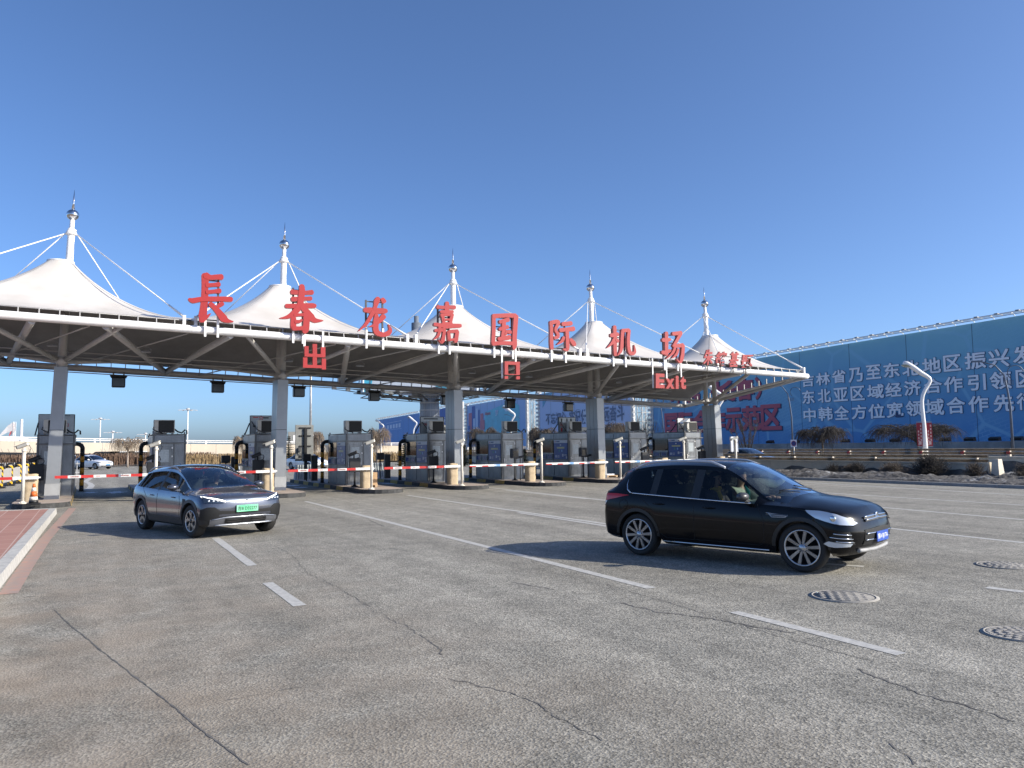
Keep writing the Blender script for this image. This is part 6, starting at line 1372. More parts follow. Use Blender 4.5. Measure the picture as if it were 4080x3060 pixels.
fir_px(z2b(1245,0)[0], z2b(0,940)[1], z2b(0,640)[1], 34, 84, 'dark fir just right of the second column', 1)
fir_px(z3b(590,0)[0], z3b(0,900)[1], z3b(0,620)[1], 42, 70, 'dark fir below the tower billboard column', 2)
fir_px(z3b(1245,0)[0], z3b(0,960)[1], z3b(0,740)[1], 30, 64, 'dark low fir right of the third column', 3)
fir_px(z3b(1905,0)[0], z3b(0,960)[1], z3b(0,790)[1], 26, 60, 'small dark fir right of the booth under the open square character', 4)
fir_px(z2b(735,0)[0], z2b(0,700)[1], z2b(0,635)[1], 25, 190, 'far dark fir beyond the viaduct left of the second column', 5)
# hedges, dry reeds and snow along the cross road
M_hedge = mat('winter_hedge', (.15, .095, .065), .95, scale=8, var=.5)
def reeds(x0, x1, y0, dy, h, n, m_, name, seed):
    rr = random.Random(seed); q = MB()
    for k in range(n):
        x, y = rr.uniform(x0, x1), y0+rr.uniform(0, dy); hh = h*rr.uniform(.6, 1.1); a = rr.uniform(-.25, .25); w_ = rr.uniform(.02, .05); q.add([(x-w_, y, 0), (x+w_, y, 0), (x+a+w_*.5, y+rr.uniform(-.1, .1), hh), (x+a-w_*.5, y, hh)], [(0, 1, 2, 3)])
    return tag(q.build(name, m_), name.replace('_', ' ')+' along the far side of the cross road', 'plants', kind='stuff')
reeds(-22, 14, 105, 3.0, 1.45, 5200, M_hedge, 'winter_hedge', 1); reeds(10, 30, 98.5, 2.2, 1.25, 2600, M_straw, 'dry_reeds', 2); reeds(26, 44, 92, 2.2, 1.2, 2000, M_straw, 'dry_reeds', 3); reeds(60, 66, 20, 60, .5, 900, M_straw, 'dry_grass', 4)
verge(-24, 12, 101.5, 104.5, .22, 'snow_strip', 40, 12); verge(10, 44, 90.5, 98.2, .22, 'snow_strip', 60, 16)
# ------------------------------------------------------------------ viaduct at the far left
M_via = mat('viaduct_cream', (.52, .455, .365), .85, scale=.25, col2=(.45, .395, .32)); M_vgir = mat('viaduct_girder', (.30, .295, .285), .9, scale=.3, var=.15)
va = at_y(-260, 1741, 118); vb = at_y(880, 1771, 132); v2 = at_y(1560, 1772, 150)
via = empty('viaduct', (0, 125, 0), 'cream road viaduct with a white railing crossing behind the gates at left', 'viaduct'); T = Matrix.Translation((0, -125, 0))
VP = [at_y(-400, 1757, 116), at_y(0, 1757, 120), at_y(330, 1763, 124), at_y(760, 1769, 132), at_y(1300, 1773, 140), at_y(1660, 1776, 148)]      # top of the parapet
PH = [1.32, 1.45, 1.55, 1.55, 1.75, 1.9]
for i in range(len(VP)-1):
    a, b_ = VP[i], VP[i+1]; n_ = 6
    for k in range(n_):
        p, q2 = a.lerp(b_, k/n_), a.lerp(b_, (k+1)/n_); h0, h1 = PH[i]+(PH[i+1]-PH[i])*k/n_, PH[i]+(PH[i+1]-PH[i])*(k+1)/n_; g = (q2-p).normalized()*.02; q = MB(); q.T = T
        def sl(p, q2, z0a, z1a, z0b, z1b, y0, y1): return [(p.x,p.y+y0,z0a),(q2.x,q2.y+y0,z0b),(q2.x,q2.y+y1,z0b),(p.x,p.y+y1,z0a),(p.x,p.y+y0,z1a),(q2.x,q2.y+y0,z1b),(q2.x,q2.y+y1,z1b),(p.x,p.y+y1,z1a)]
        BF = [(3,2,1,0),(4,5,6,7),(0,1,5,4),(1,2,6,5),(2,3,7,6),(3,0,4,7)]
        q.add(sl(p+g, q2-g, p.z-h0, p.z, q2.z-h1, q2.z, 0, .4), BF); q.build('parapet_panel', M_via, via)
    q = MB(); q.T = T; q.add(sl(a, b_, a.z-PH[i]-1.15, a.z-PH[i]-.003, b_.z-PH[i+1]-1.05, b_.z-PH[i+1]-.003, .55, 9), BF); q.build('girder', M_vgir, via)
q = MB(); q.T = T
for dz in (.30, .55): q.path([Vector((p.x, p.y+.2, p.z+dz)) for p in VP], .06, 6)
q.build('railing', M_white, via)
for i in range(len(VP)-1):
    for k in range(5):
        p = VP[i].lerp(VP[i+1], (k+.5)/5); q = MB(); q.T = T; q.bx(p.x-.12, p.x+.12, p.y+.1, p.y+.3, p.z+.001, p.z+.6); q.build('railing_post', M_white, via)
for k in range(9): p = VP[0].lerp(VP[1], -1+k*.5) if k < 3 else VP[min(4, (k-1)//2)].lerp(VP[min(5, (k-1)//2+1)], (k % 2)*.5); q = MB(); q.T = T; q.bx(p.x-.9, p.x+.9, p.y+4, p.y+5.2, 0, max(.3, p.z-2.6)); q.build('pier', M_vgir, via)
# black oil streak marks on the girder face
q = MB(); q.T = T
for x_ in (5, 40, 75, 110, 135, 150, 165, 425, 440, 470, 490, 510):
    a = at_y(x_*.77 if x_ < 200 else x_*.99-20, 1788, 119.6 if x_ < 200 else 123); q.bar((a.x, a.y, a.z), (a.x+.35, a.y, a.z-.8), .16, .03)
q.build('streak', M_stain, via)
# cars and vans parked in the gap below the viaduct
def small_van(p, lab, m_, w_=4.4, h=1.75):
    e = empty('parked_van', p, lab, 'van', 'vans parked under the viaduct'); q = MB(); P = [(0,.3),(0,1.0),(.7,1.15),(1.5,h),(w_-.1,h),(w_,1.1),(w_,.3)]; q.prism([P], lambda u, v, w2: Vector((u, w2, v)), 1.75); q.build('body', m_, e)
    q = MB(); q.add([(.78,-.004,1.15),(1.52,-.004,h-.12),(w_-.3,-.004,h-.12),(w_-.3,-.004,1.15)], [(0,1,2,3)]); q.add([(.66,.12,1.165),(.66,1.63,1.165),(1.42,1.63,h-.03),(1.42,.12,h-.03)], [(3,2,1,0)]); q.build('window', M_wing, e)
    for x_ in (.75, w_-.8):
        q = MB(); q.lathe([(.2,-.01),(.32,-.01),(.33,.2),(.2,.2)], 16, (x_, 0, .33), 'y'); q.build('wheel', M_tyre, e)
for k, (x_, m_, lab) in enumerate(((20, M_dcar, 'dark van below the viaduct at the left edge of the photo'), (455, M_wcar, 'white van below the viaduct left of a bare tree'), (395, M_dcar, 'dark van below the viaduct behind the white saloon car'), (520, M_wcar, 'white van below the viaduct right of a bare tree'))):
    p = at_y(x_, 1850, 116); small_van((p.x-2, 114, 0), lab, m_)
# far things beyond: flags, poles, tall lamps, grey lamp pole
M_far = mat('far_white', (.72, .72, .72), .5, var=.03)
def far_lamp(xb, yb_, yt_, Y, lab, armw=1.6):
    p = at_y(xb, yt_, Y); h = p.z; e = empty('tall_lamp', (p.x, Y, 0), lab, 'street lamp', 'tall white lamps beyond the viaduct'); q = MB(); q.tube((0,0,0), (0,0,h), .20, .15, 8); q.build('pole', M_far, e)
    q = MB(); q.sphere((0,0,h+.1), .55, .55, .35, 12)
    for a in range(6): q.bar((0,0,h-.1), (armw*math.cos(a*1.047), armw*math.sin(a*1.047), h-.1), .18, .1); q.bx(armw*math.cos(a*1.047)-.3, armw*math.cos(a*1.047)+.3, armw*math.sin(a*1.047)-.2, armw*math.sin(a*1.047)+.2, h-.25, h-.12)
    q.build('lamp_head', mat('far_grey', (.45, .46, .48), .5, var=0), e)
zL = crop(0, 1640, 700)
for k, (x_, y_, lab) in enumerate(((1265,92,'tallest white lamp above the viaduct right of the leftmost booth'), (1420,258,'short white lamp above the viaduct just left of a bare tree'), (1832,283,'short white lamp above the viaduct left of the booth behind the grey car'))):
    far_lamp(*zL(x_, 330), zL(0, y_)[1], 260, lab, 2.2)
zM = crop(700, 1500, 800)
far_lamp(*zM(135, 640), zM(0, 365)[1], 230, 'tallest white lamp, above the viaduct right of the booth behind the grey car', 2.2)
p = at_y(zL(2040,0)[0], zL(0,185)[1], 250); far_lamp(zL(2035,0)[0], 0, zL(0,190)[1], 250, 'white lamp peeping out left of the air conditioner above the grey car', 2.2)
p = at_y(zM(1490,0)[0], 1480, 70); o = MB().tube((0,0,0), (0,0,11.5), .13, .085, 12).build('tall_pole', mat('pole_grey', (.40, .41, .42), .4, .5)); o.location = (p.x, 70, 0); tag(o, 'tall plain grey pole rising behind the roof right of the second column', 'pole')
for k, (x_, y_) in enumerate(((275,95),)):
    p = at_y(*zL(x_, y_), 200); o = MB().tube((0,0,0), (0,0,p.z), .35, .25, 8).build('tall_pole', M_far); o.location = (p.x, 200, 0); tag(o, 'thick white pole beyond the viaduct left of the leftmost booth', 'pole')
for k, (x_, c_, lab) in enumerate(((168, (.5,.5,.52), 'white flag drooping on a thin pole at far left'), (183, (.4,.06,.06), 'red flag on the middle thin pole at far left'), (201, (.15,.15,.2), 'dark flag on the right thin pole at far left'))):
    p = at_y(*zL(x_, 128), 210); e = empty('flag', (p.x, 210, 0), lab, 'flag', 'flags on thin poles at the far left'); MB().tube((0,0,0), (0,0,p.z), .07, n=6).build('pole', M_far, e)
    q = MB(); w_ = 2.6 if k == 0 else 1.0; q.add([(0,.02,p.z),(0,.02,p.z-2.0),(-w_*.5,.15,p.z-2.6),(-w_,.05,p.z-3.4),(-w_*.95,.05,p.z-2.9),(-w_*.4,.1,p.z-.9)], [(0,1,2,5),(5,2,3,4)]); q.build('flag_cloth', mat('flag_'+['white', 'red', 'dark'][k], c_, .8, var=.1), e)
# terminal roof far left
q = MB(); a, b_ = at_y(-80, 1718, 320), at_y(170, 1741, 320); q.add([(a.x-60,320,0),(b_.x,320,0),(b_.x,320,b_.z-1),(a.x,320,a.z-1),(a.x-60,320,a.z+3),(a.x-60,360,0),(b_.x,360,0),(b_.x,360,b_.z-1),(a.x,360,a.z-1),(a.x-60,360,a.z+3)], [(0,1,2,3,4),(9,8,7,6,5),(2,7,8,3),(3,8,9,4),(1,6,7,2)])
tag(q.build('far_building', mat('far_roof', (.55, .56, .58), .6, var=.05)), 'low pale building roof beyond the viaduct at the left edge', 'building')
# overpass sign and gantry ladder behind the second column
p = at_y(*z2b(1400, 680), 180); q = MB(); q.bx(-3.3, 3.3, 0, .4, -1.6, 1.5); e = empty('road_sign', (p.x, 180, 0), 'back of a large grey road sign beyond the viaduct right of the second column', 'road sign'); q.T = None; o = MB().bx(-3.3, 3.3, 0, .3, p.z-1.6, p.z+1.5).build('sign_panel', M_sback, e); MB().bx(-2.2, 2.6, -.06, -.01, p.z-.6, p.z+.7).build('sign_recess', M_far, o); MB().tube((2.8, .4, 0), (2.8, .4, p.z), .25, n=8).build('sign_post', M_far, e)
# ------------------------------------------------------------------ roadside billboards on the line X = 98
XB = 98.0
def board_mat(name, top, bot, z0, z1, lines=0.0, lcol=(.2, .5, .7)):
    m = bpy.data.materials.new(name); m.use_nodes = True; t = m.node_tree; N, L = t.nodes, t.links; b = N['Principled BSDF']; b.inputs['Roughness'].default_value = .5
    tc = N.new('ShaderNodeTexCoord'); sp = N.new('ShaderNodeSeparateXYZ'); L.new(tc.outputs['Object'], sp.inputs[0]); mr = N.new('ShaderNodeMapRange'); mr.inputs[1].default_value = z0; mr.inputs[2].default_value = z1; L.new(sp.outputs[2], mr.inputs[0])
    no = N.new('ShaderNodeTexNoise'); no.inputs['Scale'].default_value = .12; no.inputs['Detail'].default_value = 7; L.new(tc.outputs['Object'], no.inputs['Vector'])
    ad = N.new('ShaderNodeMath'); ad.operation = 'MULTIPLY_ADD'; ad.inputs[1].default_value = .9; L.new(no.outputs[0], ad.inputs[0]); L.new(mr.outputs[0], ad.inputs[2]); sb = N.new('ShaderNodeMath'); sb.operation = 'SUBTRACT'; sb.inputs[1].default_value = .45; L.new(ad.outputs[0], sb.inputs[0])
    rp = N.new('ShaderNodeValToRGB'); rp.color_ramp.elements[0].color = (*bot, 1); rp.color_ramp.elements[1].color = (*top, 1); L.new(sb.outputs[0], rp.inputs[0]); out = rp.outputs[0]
    if lines:   # printed aerial view: blocks of a town and pale roads
        mp = N.new('ShaderNodeMapping'); mp.inputs['Rotation'].default_value = (R(18), 0, 0); L.new(tc.outputs['Object'], mp.inputs[0]); cx = N.new('ShaderNodeSeparateXYZ'); L.new(mp.outputs[0], cx.inputs[0]); cb = N.new('ShaderNodeCombineXYZ'); L.new(cx.outputs[1], cb.inputs[0]); L.new(cx.outputs[2], cb.inputs[1])
        bk = N.new('ShaderNodeTexBrick'); bk.inputs['Scale'].default_value = .9; bk.inputs['Mortar Size'].default_value = .035; bk.inputs['Brick Width'].default_value = .9; bk.inputs['Row Height'].default_value = .42; bk.inputs['Color1'].default_value = (.25,)*3+(1,); bk.inputs['Color2'].default_value = (0,)*3+(1,); bk.inputs['Mortar'].default_value = (1,)*3+(1,); L.new(cb.outputs[0], bk.inputs['Vector'])
        n2 = N.new('ShaderNodeTexNoise'); n2.inputs['Scale'].default_value = .09; n2.inputs['Detail'].default_value = 3; L.new(tc.outputs['Object'], n2.inputs['Vector']); r2 = N.new('ShaderNodeValToRGB'); r2.color_ramp.elements[0].position = .52; r2.color_ramp.elements[1].position = .62; L.new(n2.outputs[0], r2.inputs[0])
        vo = N.new('ShaderNodeTexVoronoi'); vo.feature = 'DISTANCE_TO_EDGE'; vo.inputs['Scale'].default_value = .11; L.new(tc.outputs['Object'], vo.inputs['Vector']); r3 = N.new('ShaderNodeValToRGB'); r3.color_ramp.elements[0].color = (1,)*4; r3.color_ramp.elements[1].color = (0, 0, 0, 1); r3.color_ramp.elements[0].position = .012; r3.color_ramp.elements[1].position = .03; L.new(vo.outputs[0], r3.inputs[0])
        mu = N.new('ShaderNodeMix'); mu.data_type = 'RGBA'; mu.blend_type = 'MULTIPLY'; mu.inputs['Factor'].default_value = 1; L.new(bk.outputs['Color'], mu.inputs['A']); L.new(r2.outputs[0], mu.inputs['B'])
        mxx = N.new('ShaderNodeMix'); mxx.data_type = 'RGBA'; mxx.blend_type = 'LIGHTEN'; mxx.inputs['Factor'].default_value = 1; L.new(mu.outputs['Result'], mxx.inputs['A']); L.new(r3.outputs[0], mxx.inputs['B'])
        ml = N.new('ShaderNodeMath'); ml.operation = 'MULTIPLY'; ml.inputs[1].default_value = lines; L.new(mxx.outputs['Result'], ml.inputs[0])
        m3 = N.new('ShaderNodeMix'); m3.data_type = 'RGBA'; L.new(ml.outputs[0], m3.inputs['Factor']); L.new(out, m3.inputs['A']); m3.inputs['B'].default_value = (*lcol, 1); out = m3.outputs['Result']
    L.new(out, b.inputs['Base Color']); return m
M_truss = mat('truss_white', (.62, .62, .61), .5, var=.06); M_trussd = mat('truss_grey', (.34, .35, .36), .5, .2, var=.1); M_bback = mat('board_seam', (.03, .06, .12), .6, var=0)
def billboard(ya, yb, za, zb_, zbot, m_, lab, tower=(True, True), nseam=6):
    # ya: far (left) end, yb: near (right) end
    e = empty('billboard', (XB, (ya+yb)/2, 0), lab, 'billboard', 'billboards along the road at right'); T = Matrix.Translation((-XB, -(ya+yb)/2, 0)); q = MB(); q.T = T
    def zt(y): return za+(zb_-za)*(y-ya)/(yb-ya)
    q.add([(XB,ya,zbot),(XB,yb,zbot),(XB,yb,zb_),(XB,ya,za),(XB+.4,ya,zbot),(XB+.4,yb,zbot),(XB+.4,yb,zb_),(XB+.4,ya,za)], [(0,1,2,3),(7,6,5,4),(1,5,6,2),(4,0,3,7),(3,2,6,7),(4,5,1,0)]); q.build('panel', m_, e)
    q = MB(); q.T = T
    for k in range(1, nseam): y = ya+(yb-ya)*k/nseam; q.bx(XB-.012, XB-.002, y-.03, y+.03, zbot+.05, zt(y)-.05)
    q.build('seam', M_bback, e)
    q = MB(); q.T = T
    for dz, dx in ((.55, -.5), (.25, -.5), (.55, .3)): q.bar((XB+dx, ya, za+dz), (XB+dx, yb, zb_+dz), .10, .10)
    n = int(abs(ya-yb)/2.4)
    for k in range(n+1): y = ya+(yb-ya)*k/n; q.bar((XB-.5, y, zt(y)+.55), (XB+.3, y, zt(y)+.1), .08, .08); q.bar((XB-.5, y, zt(y)+.25), (XB-.5, y, zt(y)+.55), .07, .07)
    q.build('top_truss', M_truss, e)
    for k in range(n):
        y = ya+(yb-ya)*(k+.5)/n; q = MB(); q.T = T; q.bar((XB-.1, y, zt(y)+.4), (XB-1.3, y, zt(y)+.45), .07, .07); q.bx(XB-1.6, XB-1.25, y-.22, y+.22, zt(y)+.38, zt(y)+.52); q.build('top_light', M_lampb, e)
    for s, on in ((ya, tower[0]), (yb, tower[1])):
        if not on: continue
        sg = 1 if s == ya else -1; q = MB(); q.T = T; z = zbot; k = 0
        q.bx(XB-.1, XB+.6, min(s+sg*.05, s+sg*.75), max(s+sg*.05, s+sg*.75), 0, zt(s)+.5)
        while z < zt(s)+.2: q.bx(XB-.35, XB+.2, min(s+sg*.4, s+sg*1.35), max(s+sg*.4, s+sg*1.35), z, z+.5); z += 1.0; k += 1
        q.build('side_ladder', M_truss, e)
    y = yb-.3; q = MB(); q.T = T
    if tower[1]:
        z1 = zb_-.8
        for (dx, dy) in ((1.2, -.6), (3.4, -.6), (1.2, -2.2), (3.4, -2.2)): q.bar((XB+dx, yb+dy, 0), (XB+dx, yb+dy, z1), .16, .16)
        z = 1.0; k = 0
        while z < z1:
            for dy in (-.6, -2.2): q.bar((XB+1.2, yb+dy, z), (XB+3.4, yb+dy, z), .1, .1); a, b_ = (1.2, 3.4) if k % 2 else (3.4, 1.2); q.bar((XB+a, yb+dy, z), (XB+b_, yb+dy, min(z1, z+1.8)), .09, .09)
            for dx in (1.2, 3.4): a, b_ = (-.6, -2.2) if k % 2 else (-2.2, -.6); q.bar((XB+dx, yb+a, z), (XB+dx, yb+b_, min(z1, z+1.8)), .09, .09); q.bar((XB+dx, yb+a, z), (XB+dx, yb+b_, z), .1, .1)
            z += 1.8; k += 1
        q.build('lattice_tower', M_trussd, e)
    q = MB(); q.T = T; k = 0
    while ya-3-5*k > yb: y = ya-3-5*k; q.bx(XB+.5, XB+.9, y-.2, y+.2, 0, zbot+6); k += 1
    q.build('support_post', M_trussd, e)
    return e, T
def btext(e, T, items, cr, m_, mo, off=.02, dep=.06, out=.06, name='letter', shadow=None):
    for k, (ch, x0, y0, x1, y1) in enumerate(items):
        sl = (y1-y0)*0
        tl, tr, bl = at_x(*cr(x0, y0[0] if hasattr(y0, '__len__') else y0), XB-.10), None, None
        slope = items_slope(items, k); tl = at_x(*cr(x0, y0+slope*(x1-x0)*-.5), XB-.10); tr = at_x(*cr(x1, y0+slope*(x1-x0)*.5), XB-.10); bl = at_x(*cr(x0, y1+slope*(x1-x0)*-.5*.4), XB-.10)
        z_t, z_b = (tl.z+tr.z)/2, bl.z; tl.z = tr.z = z_t; bl.y = tl.y
        if mo is not None:
            q = MB(); q.T = T; d = shadow or (0, 0); g = out*abs(tl.y-tr.y); f = Vector((.06, d[0]*(tl.y-tr.y), d[1]*(tl.y-tr.y)))
            text_rect(q, ch, tl+f, tr+f, bl+f, 0, .004, bold=out); q.build('letter_outline', mo, e)
        q = MB(); q.T = T; text_rect(q, ch, tl, tr, bl, 0, .008, bold=max(.004, off*.55)); q.build(name, m_, e)
def items_slope(items, k):
    a = items[max(0, k-1)]; b_ = items[min(len(items)-1, k+1)]; return (b_[2]-a[2])/max(1, b_[1]-a[1])
z3d = crop(1400, 1500, 800)
zb0 = (at_x(*kb(100, 1160), XB).z+at_x(*kb(2200, 1135), XB).z)/2
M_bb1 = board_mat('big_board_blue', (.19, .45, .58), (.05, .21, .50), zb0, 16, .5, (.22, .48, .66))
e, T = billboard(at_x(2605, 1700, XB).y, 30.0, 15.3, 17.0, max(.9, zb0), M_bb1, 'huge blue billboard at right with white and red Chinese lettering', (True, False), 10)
M_bw = mat('board_letter_white', (.84, .86, .90), .5, var=0); M_bol = mat('board_letter_dark', (.015, .05, .15), .5, var=0); M_bredl = mat('board_letter_red', (.42, .075, .12), .5, var=0)
row1 = [('\u5409',430,592,525,685),('\u6797',545,575,655,672),('\u7701',672,552,780,655),('\u4e43',805,535,915,650),('\u81f3',945,512,1060,625),('\u4e1c',1085,495,1210,612),('\u5317',1235,477,1365,600),('\u5730',1395,455,1540,580),('\u533a',1565,432,1700,562),('\u632f',1735,410,1900,545),('\u5174',1925,385,2085,530),('\u53d1',2120,360,2290,500)]
row2 = [('\u4e1c',435,715,530,822),('\u5317',558,705,660,812),('\u4e9a',685,695,795,802),('\u533a',822,682,930,795),('\u57df',955,668,1085,780),('\u7ecf',1100,653,1225,765),('\u6d4e',1250,635,1380,755),('\u5408',1410,622,1550,738),('\u4f5c',1570,605,1715,730),('\u5f15',1760,588,1900,715),('\u9886',1935,565,2105,705),('\u533a',2145,548,2290,690)]
row3 = [('\u4e2d',445,860,540,965),('\u97e9',565,850,675,957),('\u5168',692,840,805,950),('\u65b9',830,832,945,945),('\u4f4d',965,824,1090,940),('\u5bbd',1110,812,1240,932),('\u9886',1262,798,1390,920),('\u57df',1420,785,1565,912),('\u5408',1590,770,1735,900),('\u4f5c',1765,760,1920,890),('\u5148',1965,750,2125,885),('\u884c',2150,735,2290,870)]
for r_ in (row1, row2, row3): btext(e, T, r_, kb, M_bw, M_bol, .030, out=.04)
rA = [('\u4e2d',600,985,785,1275),('\u97e9',800,970,985,1255),('\u957f',1150,930,1470,1215),('\u6625',1475,905,1735,1185),('\uff09',1755,880,1840,1172)]
rB = [('\u56fd',512,1375,682,1660),('\u9645',705,1360,890,1645),('\u5408',905,1335,1105,1640),('\u4f5c',1130,1325,1332,1635),('\u793a',1345,1303,1560,1620),('\u8303',1575,1275,1828,1600),('\u533a',1838,1255,2105,1592)]
for r_ in (rA, rB): btext(e, T, r_, c4, M_bredl, M_bol, .05, out=.05, shadow=(-.03, -.03))
# second board: pale lavender blue
cB = crop(2080, 1540, 560)
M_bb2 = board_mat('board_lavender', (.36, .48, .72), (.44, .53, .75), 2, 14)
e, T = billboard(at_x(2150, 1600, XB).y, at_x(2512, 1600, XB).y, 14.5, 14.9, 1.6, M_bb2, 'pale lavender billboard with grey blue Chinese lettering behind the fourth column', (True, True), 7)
M_bgr = mat('board_letter_slate', (.10, .15, .27), .5, var=0); M_bwo = mat('board_outline_white', (.55, .62, .75), .5, var=0)
btext(e, T, [('\u4e0d',372,434,448,600),('\u5fd8',452,420,528,588),('\u521d',533,408,610,578),('\u5fc3',615,398,690,568),('\u7262',742,382,830,600),('\u8bb0',840,375,915,592),('\u4f7f',925,362,1020,585),('\u547d',1030,350,1120,578),('\u6c38',1175,335,1262,562),('\u8fdc',1272,322,1370,555),('\u594b',1375,308,1480,542),('\u6597',1490,285,1600,530)], cB, M_bgr, M_bwo, .03, out=.035)
q = MB(); q.T = T; a, b_, c_ = at_x(*cB(320, 115), XB-.03), at_x(*cB(520, 115), XB-.03), at_x(*cB(322, 340), XB-.03)
q.add([a, Vector((a.x, b_.y, a.z)), Vector((a.x, (a.y+b_.y)/2, (a.z+c_.z)/2+1)), Vector((a.x, a.y, c_.z))], [(0,1,2,3)]); q.build('printed_swirl', mat('board_teal', (.10, .30, .48), .5, scale=.5, var=.3), e)
# third board: teal with simple printed city
cC = crop(1350, 1560, 800)
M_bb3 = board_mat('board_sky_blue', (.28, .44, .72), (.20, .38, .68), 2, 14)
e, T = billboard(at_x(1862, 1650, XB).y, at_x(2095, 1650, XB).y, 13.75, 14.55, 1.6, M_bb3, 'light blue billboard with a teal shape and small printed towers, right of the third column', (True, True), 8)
def flatp(e, T, cr, pts, m_, name, lift=.03):
    q = MB(); q.T = T; P = [at_x(*cr(x, y), XB-lift) for x, y in pts]; q.add(P, [tuple(range(len(P)))]); q.build(name, m_, e)
M_teal = mat('print_teal', (.13, .46, .60), .5, scale=.3, var=.15); M_pb2 = mat('print_navy', (.05, .12, .38), .5, var=0); M_pr2 = mat('print_rose', (.45, .16, .22), .5, var=0); M_plw = mat('print_pale', (.45, .58, .78), .5, var=0)
flatp(e, T, cC, [(1608,230),(1910,100),(1990,155),(1990,560),(1608,560)], M_teal, 'printed_shape')
for k, (x0, x1, y0, m_) in enumerate(((1465,1500,165,M_pb2),(1510,1530,190,M_plw),(1535,1550,205,M_pb2),(1430,1465,240,M_pr2),(1558,1590,245,M_pr2),(1480,1500,300,M_plw),(1555,1605,320,M_pr2),(1425,1445,380,M_pb2))): flatp(e, T, cC, [(x0, y0), (x1, y0-6), (x1, 420), (x0, 420)], m_, 'printed_tower', .04+.01*k)
btext(e, T, [('airport', 1610, 222, 1670, 272)], cC, M_pr2, None, .02); btext(e, T, [('\u68a6', 1722, 200, 1756, 270)], cC, M_plw, None, .02)
flatp(e, T, cC, [(1808,180),(1880,205),(1845,215),(1850,232),(1832,212)], M_plw, 'printed_plane', .06)
# fourth: navy, fifth: mid blue
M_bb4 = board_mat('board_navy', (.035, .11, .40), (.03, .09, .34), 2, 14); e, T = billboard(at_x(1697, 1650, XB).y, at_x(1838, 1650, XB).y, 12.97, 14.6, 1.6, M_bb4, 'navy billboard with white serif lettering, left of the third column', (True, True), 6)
btext(e, T, [('\u5a92', 1036, 318, 1060, 362), ('\u9886', 1074, 312, 1098, 360), ('\u822a', 1100, 306, 1124, 356), ('\u672a', 1126, 302, 1148, 352), ('\u6765', 1150, 296, 1174, 348)], cC, M_bw, None, .01)
flatp(e, T, cC, [(1038,298),(1172,283),(1172,286),(1038,301)], M_bw, 'printed_line'); flatp(e, T, cC, [(1038,382),(1172,370),(1172,373),(1038,385)], M_bw, 'printed_line')
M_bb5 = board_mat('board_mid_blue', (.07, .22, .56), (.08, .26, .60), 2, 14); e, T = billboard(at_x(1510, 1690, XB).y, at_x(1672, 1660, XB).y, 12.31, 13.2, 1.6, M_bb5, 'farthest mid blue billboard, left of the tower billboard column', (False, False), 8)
flatp(e, T, cC, [(525,350),(690,318),(690,322),(525,354)], M_plw, 'printed_line'); flatp(e, T, cC, [(525,425),(690,405),(690,408),(525,428)], M_plw, 'printed_line')
for k in range(5): flatp(e, T, cC, [(530+32*k,375-6*k),(552+32*k,371-6*k),(552+32*k,412-5*k),(530+32*k,416-5*k)], M_plw, 'printed_block', .04)
# concrete wall and lamps along the foot of the big board
wall = MB()
for k in range(14): wall.bx(-.2, .2, -60+8*k+.03, -60+8*(k+1)-.03, 0, 1.55 if k % 2 else 1.58)
o = wall.build('low_wall', mat('dark_wall', (.26, .25, .24), .9, scale=.5, var=.25)); o.location = (92, 70, 0); tag(o, 'dark concrete wall running along the foot of the big blue billboard', 'wall')
f0 = None
for k in range(11):
    p = at_x(*kb(180+200*k if k < 10 else 2160, 1158-2.3*k), 93.5)
    if f0 is None:
        e = f0 = empty('ground_floodlight', (p.x, p.y, 1.6), 'dark floodlight on the wall at the foot of the big blue billboard', 'floodlight', 'floodlights at the foot of the big billboard'); MB().add([(-.25,-.6,.0),(.35,-.6,.0),(.35,.6,.0),(-.25,.6,.0),(-.35,-.6,.3),(.2,-.6,.5),(.2,.6,.5),(-.35,.6,.3)], [(3,2,1,0),(4,5,6,7),(0,1,5,4),(1,2,6,5),(2,3,7,6),(3,0,4,7)]).build('housing', M_black, e); MB().bx(.21, .24, -.5, .5, .1, .42).build('lamp_pane', M_pane, e)
    else: e = copy_tree(f0); e.location = (p.x, p.y, 1.6)
# ------------------------------------------------------------------ tower billboard on a single column
M_cat = mat('catwalk_dark', (.045, .048, .05), .6, var=.2)
dv = ray(1712, 1700); D_ = 143; C_ = CAM+dv*D_; C_.z = 0; vdir = Vector((dv.x, dv.y, 0)).normalized(); sdir = Vector((vdir.y, -vdir.x, 0)); pxm = D_/F
e = empty('tower_billboard', (C_.x, C_.y, 0), 'three sided advertising tower on a thick banded steel column', 'billboard'); T = Matrix.Translation((-C_.x, -C_.y, 0))
zb_ = CAM.z+(1776-1566)*pxm; zt_ = zb_+7.2; r1, r2 = 36*pxm, 45*pxm
q = MB(); q.lathe([(r2, 0), (r1*1.05, zb_*.75), (r1, zb_+.5)], 24); q.build('column', mat('column_steel', (.20, .225, .26), .45, .3, scale=.4, var=.15), e)
q = MB()
for k in range(9): z = .3+zb_*k/8.6; rr_ = r2+(r1-r2)*k/8.6+.06; q.lathe([(rr_, z), (rr_+.02, z+.12), (rr_, z+.24)], 24, cap=False)
for k in range(10): a = 2*math.pi*k/10; q.bar(((r2+.01)*math.cos(a), (r2+.01)*math.sin(a), 0), ((r1+.03)*math.cos(a), (r1+.03)*math.sin(a), zb_), .05, .05)
q.build('column_band', M_trussd, e)
A = C_+sdir*((1452-1712)*pxm)-vdir*6; B = C_+sdir*((1903-1712)*pxm)-vdir*6; Cb = C_+sdir*2+vdir*13; q = None
